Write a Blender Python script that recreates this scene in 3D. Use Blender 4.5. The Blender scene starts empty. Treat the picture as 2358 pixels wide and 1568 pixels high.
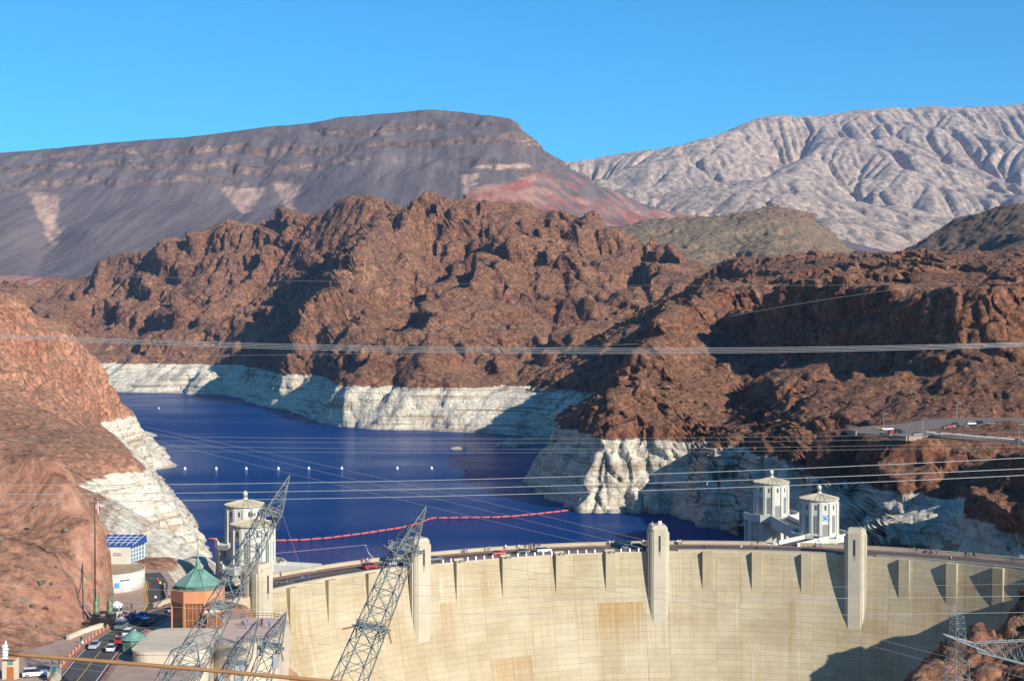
import bpy, bmesh, math, random
import numpy as np
from mathutils import Vector, Matrix

SC = bpy.context.scene
COL = SC.collection
random.seed(7)

# ----------------------------------------------------------------- camera
CAM_H = 70.0                       # camera height above the road on the dam (z = 0)
F_PX, CX, CY, YH = 3355.7, 1179.0, 784.0, 730.0
PITCH = math.atan((CY - YH) / F_PX)
cam_data = bpy.data.cameras.new('camera')
cam_data.sensor_width = 36.0
cam_data.lens = 36.0 * F_PX / 2358.0
cam_data.clip_start = 1.0
cam_data.clip_end = 60000.0
cam = bpy.data.objects.new('camera', cam_data)
cam.location = (0, 0, CAM_H)
cam.rotation_euler = (math.pi / 2 - PITCH, 0, 0)
COL.objects.link(cam)
SC.camera = cam

# ----------------------------------------------------------------- sky, sun, exposure
SUN_AZ, SUN_EL = 45.0, 26.0        # degrees right of the direction behind the camera, elevation
world = bpy.data.worlds.new('World')
SC.world = world
world.use_nodes = True
wn = world.node_tree
wn.nodes.clear()
sky = wn.nodes.new('ShaderNodeTexSky')
sky.sky_type = 'NISHITA'
sky.sun_disc = False
sky.sun_elevation = math.radians(SUN_EL)
sky.sun_rotation = math.radians(180.0 - SUN_AZ)
sky.altitude = 400
sky.air_density = 1.0
sky.dust_density = 0.05
sky.ozone_density = 3.0
hsv = wn.nodes.new('ShaderNodeMix')           # clear desert air: the same tint over the whole sky
hsv.data_type = 'RGBA'; hsv.blend_type = 'MULTIPLY'; hsv.inputs[0].default_value = 1.0
hsv.inputs[7].default_value = (0.15, 0.72, 1.02, 1.0)
bg = wn.nodes.new('ShaderNodeBackground')
bg.inputs['Strength'].default_value = 0.10
wo = wn.nodes.new('ShaderNodeOutputWorld')
wn.links.new(sky.outputs[0], hsv.inputs[6])
wn.links.new(hsv.outputs[2], bg.inputs['Color'])
wn.links.new(bg.outputs[0], wo.inputs['Surface'])

sun_data = bpy.data.lights.new('sun', 'SUN')
sun_data.energy = 5.0
sun_data.angle = math.radians(0.5)
sun_data.color = (1.0, 0.93, 0.82)
sun = bpy.data.objects.new('sun', sun_data)
_a, _e = math.radians(SUN_AZ), math.radians(SUN_EL)
SUN_DIR = Vector((math.sin(_a) * math.cos(_e), -math.cos(_a) * math.cos(_e), math.sin(_e)))
sun.rotation_euler = SUN_DIR.to_track_quat('Z', 'Y').to_euler()
sun.location = SUN_DIR * 500
COL.objects.link(sun)

SC.view_settings.view_transform = 'Standard'
SC.view_settings.look = 'None'
SC.view_settings.exposure = 0.62
SC.view_settings.gamma = 1.0
SC.cycles.use_denoising = True
SC.cycles.volume_bounces = 1
SC.cycles.max_bounces = 6

WATER_Z = -42.8
RING_Z = -2.0

# ----------------------------------------------------------------- helpers
def at(x, y, d):
    """photo position (2358 px wide) and distance ahead -> world point"""
    u, v = (x - CX) / F_PX, (CY - y) / F_PX
    dy = math.cos(PITCH) + v * math.sin(PITCH)
    dz = -math.sin(PITCH) + v * math.cos(PITCH)
    t = d / dy
    return Vector((u * t, d, CAM_H + dz * t))

def atz(x, y, z):
    """photo position on the level z -> world point"""
    u, v = (x - CX) / F_PX, (CY - y) / F_PX
    dy = math.cos(PITCH) + v * math.sin(PITCH)
    dz = -math.sin(PITCH) + v * math.cos(PITCH)
    t = (z - CAM_H) / dz
    return Vector((u * t, dy * t, z))

def to_px(P):
    """world points (n,3) -> photo positions (n,2)"""
    X, Y, Z = P[:, 0], P[:, 1], P[:, 2] - CAM_H
    fy = Y * math.cos(PITCH) - Z * math.sin(PITCH)
    up = Y * math.sin(PITCH) + Z * math.cos(PITCH)
    fy = np.maximum(fy, 1.0)
    return np.stack([CX + F_PX * X / fy, CY - F_PX * up / fy], 1)

def link(o, parent=None):
    COL.objects.link(o)
    if parent is not None:
        o.parent = parent
    return o

def tag(o, label=None, cat=None, group=None, kind=None):
    if label: o['label'] = label
    if cat: o['category'] = cat
    if group: o['group'] = group
    if kind: o['kind'] = kind
    return o

def empty(name, loc=(0, 0, 0), rz=0.0):
    o = bpy.data.objects.new(name, None)
    o.location = loc
    o.rotation_euler = (0, 0, rz)
    COL.objects.link(o)
    return o

def mesh_np(name, V, Fq, mat, smooth=True, attrs=None):
    """numpy quads -> object"""
    me = bpy.data.meshes.new(name)
    V = np.asarray(V, dtype=np.float32)
    Fq = np.asarray(Fq, dtype=np.int32)
    n, k = Fq.shape
    me.vertices.add(len(V)); me.vertices.foreach_set('co', V.ravel())
    me.loops.add(n * k); me.loops.foreach_set('vertex_index', Fq.ravel())
    me.polygons.add(n)
    me.polygons.foreach_set('loop_start', np.arange(0, n * k, k, dtype=np.int32))
    me.polygons.foreach_set('loop_total', np.full(n, k, dtype=np.int32))
    me.polygons.foreach_set('use_smooth', np.full(n, smooth, dtype=bool))
    me.update(calc_edges=True)
    for an, arr in (attrs or {}).items():
        a = me.attributes.new(an, 'FLOAT_COLOR', 'POINT')
        c = np.ones((len(V), 4), dtype=np.float32); c[:, :3] = arr
        a.data.foreach_set('color', c.ravel())
    me.materials.append(mat)
    o = bpy.data.objects.new(name, me)
    COL.objects.link(o)
    return o

# ----------------------------------------------------------------- numpy noise
def _h(ix, iy, iz, seed):
    h = (ix.astype(np.uint32) * np.uint32(374761393) + iy.astype(np.uint32) * np.uint32(668265263)
         + iz.astype(np.uint32) * np.uint32(2147483647) + np.uint32((seed * 974711 + 12345) & 0xffffffff))
    h = (h ^ (h >> np.uint32(13))) * np.uint32(1274126177)
    h = (h ^ (h >> np.uint32(16))) * np.uint32(2246822519)
    return h ^ (h >> np.uint32(15))

def gnoise(x, y, z=None, seed=0):
    """gradient noise, about -1..1, 2D or 3D"""
    old = np.seterr(over='ignore')
    xi, yi = np.floor(x), np.floor(y)
    fx, fy = x - xi, y - yi
    xi, yi = xi.astype(np.int64), yi.astype(np.int64)
    ux, uy = fx * fx * fx * (fx * (fx * 6 - 15) + 10), fy * fy * fy * (fy * (fy * 6 - 15) + 10)
    if z is None:
        zi = np.zeros_like(xi)
        def g(a, b):
            h = _h(xi + a, yi + b, zi, seed)
            t = (h & np.uint32(1023)).astype(np.float32) * np.float32(2 * math.pi / 1024)
            return np.cos(t) * (fx - a) + np.sin(t) * (fy - b)
        r = (g(0, 0) * (1 - ux) + g(1, 0) * ux) * (1 - uy) + (g(0, 1) * (1 - ux) + g(1, 1) * ux) * uy
        np.seterr(**old)
        return r * 1.5
    zi = np.floor(z); fz = z - zi; zi = zi.astype(np.int64)
    uz = fz * fz * fz * (fz * (fz * 6 - 15) + 10)
    def g(a, b, c):
        h = _h(xi + a, yi + b, zi + c, seed)
        gx = (h & np.uint32(255)).astype(np.float32) / 127.5 - 1
        gy = ((h >> np.uint32(8)) & np.uint32(255)).astype(np.float32) / 127.5 - 1
        gz = ((h >> np.uint32(16)) & np.uint32(255)).astype(np.float32) / 127.5 - 1
        return gx * (fx - a) + gy * (fy - b) + gz * (fz - c)
    a0 = (g(0, 0, 0) * (1 - ux) + g(1, 0, 0) * ux) * (1 - uy) + (g(0, 1, 0) * (1 - ux) + g(1, 1, 0) * ux) * uy
    a1 = (g(0, 0, 1) * (1 - ux) + g(1, 0, 1) * ux) * (1 - uy) + (g(0, 1, 1) * (1 - ux) + g(1, 1, 1) * ux) * uy
    np.seterr(**old)
    return (a0 * (1 - uz) + a1 * uz) * 1.6

def fbm(x, y, z=None, oct=4, seed=0, gain=0.5, lac=2.03):
    r = 0; a = 1.0; s = 0
    for i in range(oct):
        r = r + a * gnoise(x, y, z, seed + i * 17); s += a
        x = x * lac + 13.7; y = y * lac + 7.3
        if z is not None: z = z * lac + 3.1
        a *= gain
    return r / s

def ridged(x, y, z=None, oct=4, seed=0, gain=0.5, lac=2.07):
    """1 on sharp crests, 0 in between"""
    r = 0; a = 1.0; s = 0; w = 1.0
    for i in range(oct):
        n = 1 - np.abs(gnoise(x, y, z, seed + i * 31)) * 1.6
        n = np.clip(n, 0, 1) ** 2
        r = r + a * n * w; s += a
        w = np.clip(n * 1.6, 0.25, 1)
        x = x * lac + 5.1; y = y * lac + 9.2
        if z is not None: z = z * lac + 1.7
        a *= gain
    return r / s

def cells(x, y, z, seed=0):
    """3D cellular noise: distance to nearest point and a per-cell value"""
    old = np.seterr(over='ignore')
    xi, yi, zi = np.floor(x).astype(np.int64), np.floor(y).astype(np.int64), np.floor(z).astype(np.int64)
    best = np.full(x.shape, 9.0, np.float32); sec = best.copy(); val = np.zeros(x.shape, np.float32)
    for a in (-1, 0, 1):
        for b in (-1, 0, 1):
            for c in (-1, 0, 1):
                h = _h(xi + a, yi + b, zi + c, seed)
                px = (h & np.uint32(1023)).astype(np.float32) / 1024 + (xi + a - x)
                py = ((h >> np.uint32(10)) & np.uint32(1023)).astype(np.float32) / 1024 + (yi + b - y)
                pz = ((h >> np.uint32(20)) & np.uint32(1023)).astype(np.float32) / 1024 + (zi + c - z)
                d = px * px + py * py + pz * pz
                m = d < best
                sec = np.where(m, best, np.minimum(sec, d))
                val = np.where(m, (h >> np.uint32(5) & np.uint32(255)).astype(np.float32) / 255, val)
                best = np.where(m, d, best)
    np.seterr(**old)
    return np.sqrt(best), np.sqrt(sec) - np.sqrt(best), val

def sstep(a, b, x):
    t = np.clip((x - a) / (b - a), 0, 1)
    return t * t * (3 - 2 * t)

# ----------------------------------------------------------------- height field from control points
class Field:
    def __init__(self, pts, smooth=0.0, origin_scale=1000.0):
        P = np.array([tuple(p) for p in pts], dtype=np.float64)
        # drop near duplicates
        key = np.round(P[:, :2] / 2.0).astype(int)
        _, idx = np.unique(key, axis=0, return_index=True)
        P = P[np.sort(idx)]
        self.c = P[:, :2]; self.s = origin_scale
        n = len(P)
        d = np.sqrt(((self.c[:, None] - self.c[None]) ** 2).sum(-1)) / self.s
        A = np.zeros((n + 3, n + 3))
        A[:n, :n] = -d + np.eye(n) * smooth
        A[:n, n] = 1; A[:n, n + 1:] = self.c / self.s
        A[n, :n] = 1; A[n + 1:, :n] = self.c.T / self.s
        b = np.zeros(n + 3); b[:n] = P[:, 2]
        self.w = np.linalg.solve(A, b)
        self.n = n
    def __call__(self, x, y):
        shp = x.shape
        q = np.stack([x.ravel(), y.ravel()], 1)
        out = np.empty(len(q))
        for i in range(0, len(q), 20000):
            qq = q[i:i + 20000]
            d = np.sqrt((qq[:, None, 0] - self.c[None, :, 0]) ** 2 + (qq[:, None, 1] - self.c[None, :, 1]) ** 2) / self.s
            out[i:i + 20000] = -d @ self.w[:self.n] + self.w[self.n] + (qq / self.s) @ self.w[self.n + 1:]
        return out.reshape(shp)

def grid_eval(field, U, V, sub=4):
    """evaluate on a coarse grid, interpolate to the fine one; U varies axis 0, V axis 1 (both 1D, xy plan)"""
    uc = np.linspace(U[0], U[-1], max(8, len(U) // sub)); vc = np.linspace(V[0], V[-1], max(8, len(V) // sub))
    Zc = field(*np.meshgrid(uc, vc, indexing='ij'))
    Zu = np.empty((len(uc), len(V)))
    for i in range(len(uc)): Zu[i] = np.interp(V, vc, Zc[i])
    Z = np.empty((len(U), len(V)))
    for j in range(len(V)): Z[:, j] = np.interp(U, uc, Zu[:, j])
    return Z

def densify(pl, step):
    """polyline of world points -> points about step apart"""
    out = []
    for a, b in zip(pl[:-1], pl[1:]):
        n = max(1, int((b - a).length / step))
        for i in range(n): out.append(a.lerp(b, i / n))
    out.append(pl[-1])
    return out

def blur0(A, k):
    """box blur along axis 0"""
    if k < 2: return A
    p = np.concatenate([np.repeat(A[:1], k, 0), A, np.repeat(A[-1:], k, 0)], 0)
    c = np.cumsum(np.concatenate([np.zeros_like(p[:1]), p], 0), 0)
    w = 2 * k + 1
    return (c[w:] - c[:-w]) / w

def erode(Z, du, dv, iters, K, m=0.5, cap=1e9, diff=0.0):
    """stream power erosion on a coarse grid (implicit, steepest descent): cuts branching gullies"""
    nu, nv = Z.shape; n = nu * nv
    z = Z.ravel().copy(); z0 = z.copy()
    idx = np.arange(n).reshape(nu, nv)
    offs = [(a, b) for a in (-1, 0, 1) for b in (-1, 0, 1) if a or b]
    fixed = np.zeros((nu, nv), bool); fixed[0] = fixed[-1] = True; fixed[:, 0] = fixed[:, -1] = True
    fixed = fixed.ravel() | (z0 < WATER_Z + 1)
    for it in range(iters):
        zz = z.reshape(nu, nv)
        best = np.zeros((nu, nv)); rec = idx.copy(); dist = np.ones((nu, nv))
        P = np.pad(zz, 1, mode='edge')
        for a, b in offs:
            d = math.hypot(a * du, b * dv)
            s = (zz - P[1 + a:1 + a + nu, 1 + b:1 + b + nv]) / d
            mk = s > best
            ii = np.clip(np.arange(nu)[:, None] + a, 0, nu - 1) * nv + np.clip(np.arange(nv)[None] + b, 0, nv - 1)
            best = np.where(mk, s, best); rec = np.where(mk, ii, rec); dist = np.where(mk, d, dist)
        rec = rec.ravel(); dist = dist.ravel()
        rec = np.where(fixed, np.arange(n), rec)
        order = np.argsort(z)
        A = [du * dv] * n; rl_ = rec.tolist(); ol = order.tolist()
        for i in reversed(ol):
            r = rl_[i]
            if r != i: A[r] += A[i]
        k = (K * np.asarray(A) ** m / dist)
        k = np.where(rec == np.arange(n), 0, k).tolist()
        zl = z.tolist()
        for i in ol:
            ki = k[i]
            if ki: zl[i] = (zl[i] + ki * zl[rl_[i]]) / (1 + ki)
        z = np.maximum(np.asarray(zl), z0 - cap)
        if diff:
            zz = z.reshape(nu, nv); Q = np.pad(zz, 1, mode='edge')
            zz = zz + diff * (Q[2:, 1:-1] + Q[:-2, 1:-1] + Q[1:-1, 2:] + Q[1:-1, :-2] - 4 * zz)
            z = np.where(fixed, z, zz.ravel())
    return z.reshape(nu, nv)

def terrain(name, field, xr, yr, nx, ny, macro, micro, mat, axis='y', backw=0.3, wclip=4.0, tint=None, sub=4, face=1, ero=None, post=None, mask=None, lean=0.0):
    """landform: height field, profile lines resampled by length so that cliffs keep detail, then 3D rock noise"""
    if axis == 'y':
        U = np.linspace(xr[0], xr[1], nx); V = np.linspace(yr[0], yr[1], ny * 2)
        Z = grid_eval(field, U, V, sub)
        XX, YY = np.meshgrid(U, V, indexing='ij')
    else:
        U = np.linspace(yr[0], yr[1], nx); V = np.linspace(xr[0], xr[1], ny * 2)
        f2 = lambda a, b: field(b, a)
        Z = grid_eval(f2, U, V, sub)
        YY, XX = np.meshgrid(U, V, indexing='ij')
    Z = Z + macro(XX, YY, Z)
    dv = V[1] - V[0]
    if ero:
        it, K, cap, diff, gu, gv = ero
        cu = np.linspace(0, len(U) - 1, gu); cv = np.linspace(0, len(V) - 1, gv)
        Zc = Z[np.round(cu).astype(int)][:, np.round(cv).astype(int)]
        dlt = erode(Zc, abs(U[-1] - U[0]) / (gu - 1), abs(V[-1] - V[0]) / (gv - 1), it, K, 0.5, cap, diff) - Zc
        t1 = np.stack([np.interp(np.arange(len(V)), cv, r) for r in dlt])
        E = np.stack([np.interp(np.arange(len(U)), cu, t1[:, j]) for j in range(len(V))], 1)
        if mask is not None: E = E * mask(XX, YY)
        E = E * sstep(WATER_Z + 8, 8.0, Z)
        Z = Z + E
    if post is not None: Z = Z + post(XX, YY, Z)
    dz = np.diff(Z, axis=1) / dv * face
    low = ((Z[:, 1:] + Z[:, :-1]) * 0.5) < WATER_Z - 3
    ds = np.sqrt(1 + np.clip(dz, -wclip, wclip) ** 2) * np.where(dz < -0.1, backw, 1.0) * np.where(low, 0.25, 1.0)
    ds = blur0(ds, 4)
    S = np.concatenate([np.zeros((len(U), 1)), np.cumsum(ds, 1)], 1)
    S /= S[:, -1:]
    t = np.linspace(0, 1, ny)
    Vn = np.empty((len(U), ny)); Zn = np.empty_like(Vn)
    for i in range(len(U)):
        Vn[i] = np.interp(t, S[i], V); Zn[i] = np.interp(Vn[i], V, Z[i])
    Un = np.repeat(U[:, None], ny, 1)
    X, Y = (Un, Vn) if axis == 'y' else (Vn, Un)
    P = np.stack([X, Y, Zn], -1)
    # normals of the smooth form
    du = np.gradient(P, axis=0); dvv = np.gradient(P, axis=1)
    N = np.cross(du, dvv); N /= np.linalg.norm(N, axis=-1, keepdims=True) + 1e-9
    N = np.where(N[..., 2:] < 0, -N, N)
    P = P.reshape(-1, 3); N = N.reshape(-1, 3)
    D = micro(P, N)
    if lean:
        k = max(2, int(45.0 / max(1.0, abs(U[1] - U[0]))))
        Zb = blur0(blur0(Zn, k).T, 14).T
        rel = (Zn - Zb) * sstep(WATER_Z + 6, 10.0, Zn)
        if mask is not None: rel = rel * mask(X, Y)
        D[:, 0] -= lean * rel.ravel()
    P2 = P + D
    idx = np.arange(len(U) * ny).reshape(len(U), ny)
    q = np.stack([idx[:-1, :-1], idx[1:, :-1], idx[1:, 1:], idx[:-1, 1:]], -1).reshape(-1, 4)
    if axis != 'y': q = q[:, ::-1]
    attrs = {'tint': tint(P2, N)} if tint else None
    o = mesh_np(name, P2, q, mat, True, attrs)
    o['kind'] = 'structure'
    return o
# ----------------------------------------------------------------- node material helpers
class NT:
    def __init__(self, name):
        self.m = bpy.data.materials.new(name); self.m.use_nodes = True
        self.t = self.m.node_tree; self.n = self.t.nodes; self.l = self.t.links
        self.bsdf = self.n['Principled BSDF']
    def node(self, typ, **kw):
        n = self.n.new(typ)
        for k, v in kw.items(): setattr(n, k, v)
        return n
    def set(self, sock, v):
        if isinstance(v, bpy.types.NodeSocket): self.l.new(v, sock)
        elif isinstance(v, (tuple, list)) and len(v) == 3 and sock.type == 'RGBA': sock.default_value = (*v, 1)
        else: sock.default_value = v
    def pos(self): return self.node('ShaderNodeNewGeometry').outputs['Position']
    def scale(self, v, s):
        n = self.node('ShaderNodeVectorMath', operation='MULTIPLY'); self.set(n.inputs[0], v); n.inputs[1].default_value = s if isinstance(s, tuple) else (s, s, s)
        return n.outputs[0]
    def vadd(self, a, b):
        n = self.node('ShaderNodeVectorMath', operation='ADD'); self.set(n.inputs[0], a); self.set(n.inputs[1], b); return n.outputs[0]
    def noise(self, v, s=1.0, d=4.0, r=0.55, dist=0.0):
        n = self.node('ShaderNodeTexNoise'); self.set(n.inputs['Vector'], v); n.inputs['Scale'].default_value = s
        n.inputs['Detail'].default_value = d; n.inputs['Roughness'].default_value = r; n.inputs['Distortion'].default_value = dist
        return n.outputs['Fac']
    def noisec(self, v, s=1.0, d=2.0):
        n = self.node('ShaderNodeTexNoise'); self.set(n.inputs['Vector'], v); n.inputs['Scale'].default_value = s
        n.inputs['Detail'].default_value = d
        return n.outputs['Color']
    def vor(self, v, s=1.0, feature='F1', out='Distance', rnd=1.0):
        n = self.node('ShaderNodeTexVoronoi', feature=feature); self.set(n.inputs['Vector'], v); n.inputs['Scale'].default_value = s
        n.inputs['Randomness'].default_value = rnd
        return n.outputs[out]
    def ramp(self, f, stops, interp='LINEAR'):
        n = self.node('ShaderNodeValToRGB'); self.set(n.inputs[0], f); cr = n.color_ramp; cr.interpolation = interp
        while len(cr.elements) < len(stops): cr.elements.new(0.5)
        for e, (p, c) in zip(cr.elements, stops):
            e.position = p; e.color = (*c, 1) if len(c) == 3 else c
        return n.outputs[0]
    def rng(self, f, a, b, c=0.0, d=1.0, smooth=False):
        n = self.node('ShaderNodeMapRange'); self.set(n.inputs[0], f)
        if smooth: n.interpolation_type = 'SMOOTHSTEP'
        for i, v in enumerate((a, b, c, d)): n.inputs[i + 1].default_value = v
        return n.outputs[0]
    def mix(self, f, a, b, mode='MIX'):
        n = self.node('ShaderNodeMix', data_type='RGBA', blend_type=mode)
        self.set(n.inputs[0], f); self.set(n.inputs[6], a); self.set(n.inputs[7], b); return n.outputs[2]
    def math(self, op, a, b=0.0, c=0.0):
        n = self.node('ShaderNodeMath', operation=op); self.set(n.inputs[0], a); self.set(n.inputs[1], b); self.set(n.inputs[2], c); return n.outputs[0]
    def sep(self, v):
        n = self.node('ShaderNodeSeparateXYZ'); self.set(n.inputs[0], v); return n.outputs
    def comb(self, x, y, z):
        n = self.node('ShaderNodeCombineXYZ'); self.set(n.inputs[0], x); self.set(n.inputs[1], y); self.set(n.inputs[2], z); return n.outputs[0]
    def normal(self): return self.node('ShaderNodeNewGeometry').outputs['Normal']
    def bump(self, h, dist, strength=1.0, normal=None):
        n = self.node('ShaderNodeBump'); n.inputs['Strength'].default_value = strength; n.inputs['Distance'].default_value = dist
        self.set(n.inputs['Height'], h)
        if normal is not None: self.set(n.inputs['Normal'], normal)
        return n.outputs[0]
    def attr(self, name): return self.node('ShaderNodeAttribute', attribute_name=name).outputs['Color']
    def done(self, color, rough=0.9, normal=None, spec=0.2, metal=0.0):
        self.set(self.bsdf.inputs['Base Color'], color); self.set(self.bsdf.inputs['Roughness'], rough)
        self.bsdf.inputs['Specular IOR Level'].default_value = spec; self.bsdf.inputs['Metallic'].default_value = metal
        if normal is not None: self.set(self.bsdf.inputs['Normal'], normal)
        return self.m

def rock_mat(name, cols, scree, s=1.0, ring=False, streak=0.5, bumpd=1.0, speck=(0.16, 0.17, 0.11), tint=False, patch=None, rubble=1.0, val=1.0, yk=1.0):
    t = NT(name); p = t.pos()
    if yk != 1.0: p = t.scale(p, (1.0, yk, 1.0))
    wz = t.sep(p)[2]
    big = t.noise(t.scale(p, 0.010 / s), 1.0, 4, 0.6, 0.6)
    base = t.ramp(big, [(0.28, cols[0]), (0.45, cols[1]), (0.58, cols[2]), (0.74, cols[3])])
    st = t.noise(t.scale(p, (0.16 / s, 0.16 / s, 0.022 / s)), 1.0, 4, 0.6)
    base = t.mix(t.rng(st, 0.42, 0.70, 0, streak), base, cols[4])
    nz = t.sep(t.normal())[2]
    slope = t.rng(t.math('ADD', nz, t.rng(t.noise(t.scale(p, 0.05 / s), 1, 3), 0, 1, -0.18, 0.18)), 0.55, 0.82, 0, 1, True)
    scn = t.noise(t.scale(p, 0.035 / s), 1, 4, 0.6)
    sc = t.mix(t.rng(scn, 0.35, 0.65), scree[0], scree[1])
    base = t.mix(t.math('MULTIPLY', slope, 0.85), base, sc)
    if patch:
        pn = t.noise(t.scale(p, (0.016 / s, 0.016 / s, 0.03 / s)), 1.0, 4, 0.62, 0.8)
        base = t.mix(t.rng(pn, 0.60, 0.68, 0, 0.8, True), base, patch)
    # value mottling, stone by stone
    fine = t.noise(t.scale(p, 0.30 / s), 1.0, 6, 0.68)
    base = t.mix(1.0, base, t.ramp(fine, [(0.30, (0.30, 0.28, 0.28)), (0.50, (1.0, 1.0, 1.0)), (0.70, (1.65, 1.55, 1.45))]), 'MULTIPLY')
    vc = t.vor(t.scale(p, 0.45 / s), 1.0, 'F1', 'Color')
    base = t.mix(0.5 * rubble, base, t.ramp(t.sep(vc)[0], [(0.0, (0.40, 0.36, 0.36)), (0.6, (1.0, 1.0, 1.0)), (1.0, (1.6, 1.5, 1.4))]), 'MULTIPLY')
    if speck:
        sp = t.noise(t.scale(p, 0.55 / s), 1.0, 2, 0.5)
        base = t.mix(t.math('MULTIPLY', t.rng(sp, 0.66, 0.72), t.math('MULTIPLY', slope, 0.75)), base, speck)
    if tint:
        a = t.node('ShaderNodeAttribute', attribute_name='tint')
        ch = t.sep(a.outputs['Color'])
        base = tint(t, base, ch, p, fine)
    if val != 1.0: base = t.mix(1.0, base, (val, val, val), 'MULTIPLY')
    if ring:
        e = t.noise(t.scale(p, (0.06, 0.06, 0.06)), 1.0, 4, 0.6)
        edge = t.math('ADD', wz, t.rng(e, 0.2, 0.8, -2.2, 2.2))
        f = t.math('MULTIPLY', t.rng(edge, RING_Z - 0.5, RING_Z + 0.5, 1, 0), t.math('GREATER_THAN', t.sep(p)[1], 385.0))
        band = t.noise(t.vadd(t.scale(p, (0.008, 0.008, 0.42)), t.scale(t.noisec(t.scale(p, 0.03), 1, 2), 0.3)), 1.0, 4, 0.62)
        wcol = t.ramp(band, [(0.32, (0.26, 0.195, 0.135)), (0.39, (0.40, 0.32, 0.23)), (0.45, (0.57, 0.505, 0.39)), (0.55, (0.68, 0.63, 0.515)), (0.66, (0.50, 0.43, 0.325))])
        dn = t.noise(t.scale(p, (0.05, 0.05, 0.09)), 1.0, 5, 0.65)
        wcol = t.mix(t.rng(dn, 0.52, 0.70, 0, 0.8), wcol, (0.36, 0.27, 0.19))
        fn = t.noise(t.scale(p, 0.5), 1.0, 5, 0.65)
        wcol = t.mix(1.0, wcol, t.ramp(fn, [(0.3, (0.42, 0.39, 0.36)), (0.47, (1, 1, 1)), (0.75, (1.15, 1.13, 1.1))]), 'MULTIPLY')
        low = t.rng(wz, WATER_Z + 0.3, WATER_Z + 2.2, 1, 0)
        wcol = t.mix(t.math('MULTIPLY', low, 0.5), wcol, (0.30, 0.25, 0.19))
        base = t.mix(f, base, wcol)
    h1 = t.noise(t.scale(p, 0.35 / s), 1.0, 8, 0.72)
    v1 = t.vor(t.vadd(t.scale(p, 0.32 / s), t.scale(t.noisec(t.scale(p, 0.4 / s), 1, 2), 0.5)), 1.0)
    h = t.math('ADD', t.math('MULTIPLY', h1, 1.3), t.math('MULTIPLY', v1, -0.55 * rubble))
    nrm = t.bump(h, 1.6 * bumpd * s)
    return t.done(base, 0.95, nrm, 0.12)

BROWN = [(0.145, 0.068, 0.042), (0.200, 0.095, 0.056), (0.245, 0.122, 0.070), (0.172, 0.098, 0.070), (0.070, 0.042, 0.037)]
def tint_near(t, base, ch, p, fine):
    cut = t.mix(t.rng(t.noise(t.scale(p, (0.08, 0.08, 0.05)), 1.0, 5, 0.65), 0.38, 0.62), (0.40, 0.185, 0.118), (0.54, 0.305, 0.205))
    cut = t.mix(1.0, cut, t.ramp(fine, [(0.3, (0.62, 0.58, 0.56)), (0.52, (1, 1, 1)), (0.75, (1.18, 1.15, 1.12))]), 'MULTIPLY')
    st = t.noise(t.scale(p, (0.3, 0.3, 0.03)), 1.0, 4, 0.6)
    cut = t.mix(t.rng(st, 0.54, 0.70, 0, 0.6), cut, (0.22, 0.10, 0.07))
    return t.mix(t.math('MULTIPLY', ch[0], 0.85), base, cut)
M_near = rock_mat('rock_nevada', [(0.27, 0.115, 0.072), (0.37, 0.168, 0.10), (0.42, 0.215, 0.13), (0.31, 0.165, 0.112), (0.15, 0.08, 0.06)],
                  [(0.34, 0.185, 0.12), (0.26, 0.135, 0.085)], 0.8, ring=True, streak=0.55, bumpd=0.7, patch=(0.42, 0.24, 0.15), rubble=0.7, tint=tint_near)
M_mid = rock_mat('rock_canyon', BROWN, [(0.245, 0.132, 0.078), (0.180, 0.096, 0.060)], 1.3, ring=True, streak=0.7, bumpd=1.0, patch=(0.30, 0.165, 0.095))
M_abut = rock_mat('rock_abutment', [(0.17, 0.075, 0.046), (0.24, 0.105, 0.06), (0.29, 0.14, 0.08), (0.20, 0.105, 0.07), (0.10, 0.055, 0.042)],
                   [(0.26, 0.145, 0.09), (0.2, 0.11, 0.07)], 0.5, streak=0.6, bumpd=1.0, patch=(0.30, 0.175, 0.105))
M_right = rock_mat('rock_arizona', [(0.155, 0.065, 0.038), (0.215, 0.092, 0.050), (0.255, 0.118, 0.066), (0.180, 0.092, 0.062), (0.088, 0.048, 0.038)],
                   [(0.230, 0.120, 0.070), (0.165, 0.088, 0.056)], 0.9, ring=True, streak=0.6, bumpd=1.1, patch=(0.27, 0.15, 0.09))

def tint_mesa(t, base, ch, p, fine):
    v = t.ramp(fine, [(0.3, (0.7, 0.68, 0.66)), (0.6, (1.1, 1.1, 1.1))])
    q = t.scale(p, (0.022, 0.005, 0.0012))
    stk = t.noise(q, 1.0, 4, 0.65)
    tal = t.mix(t.rng(stk, 0.38, 0.62), (0.105, 0.082, 0.082), (0.175, 0.138, 0.126))
    base = t.mix(ch[2], base, tal)
    pale = t.mix(1.0, (0.50, 0.32, 0.23), v, 'MULTIPLY')
    base = t.mix(ch[0], base, pale)
    red = t.mix(t.rng(t.noise(t.scale(p, (0.014, 0.008, 0.02)), 1.0, 4, 0.6), 0.42, 0.58), (0.38, 0.115, 0.075), (0.46, 0.25, 0.165))
    return t.mix(ch[1], base, t.mix(1.0, red, v, 'MULTIPLY'))

M_mesa = rock_mat('rock_mesa', [(0.115, 0.070, 0.058), (0.145, 0.094, 0.076), (0.195, 0.132, 0.10), (0.13, 0.090, 0.08), (0.085, 0.060, 0.056)],
                  [(0.100, 0.078, 0.074), (0.086, 0.067, 0.065)], 6.0, streak=0.6, bumpd=0.4, speck=None, tint=tint_mesa, rubble=0.35, yk=0.3)

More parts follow.
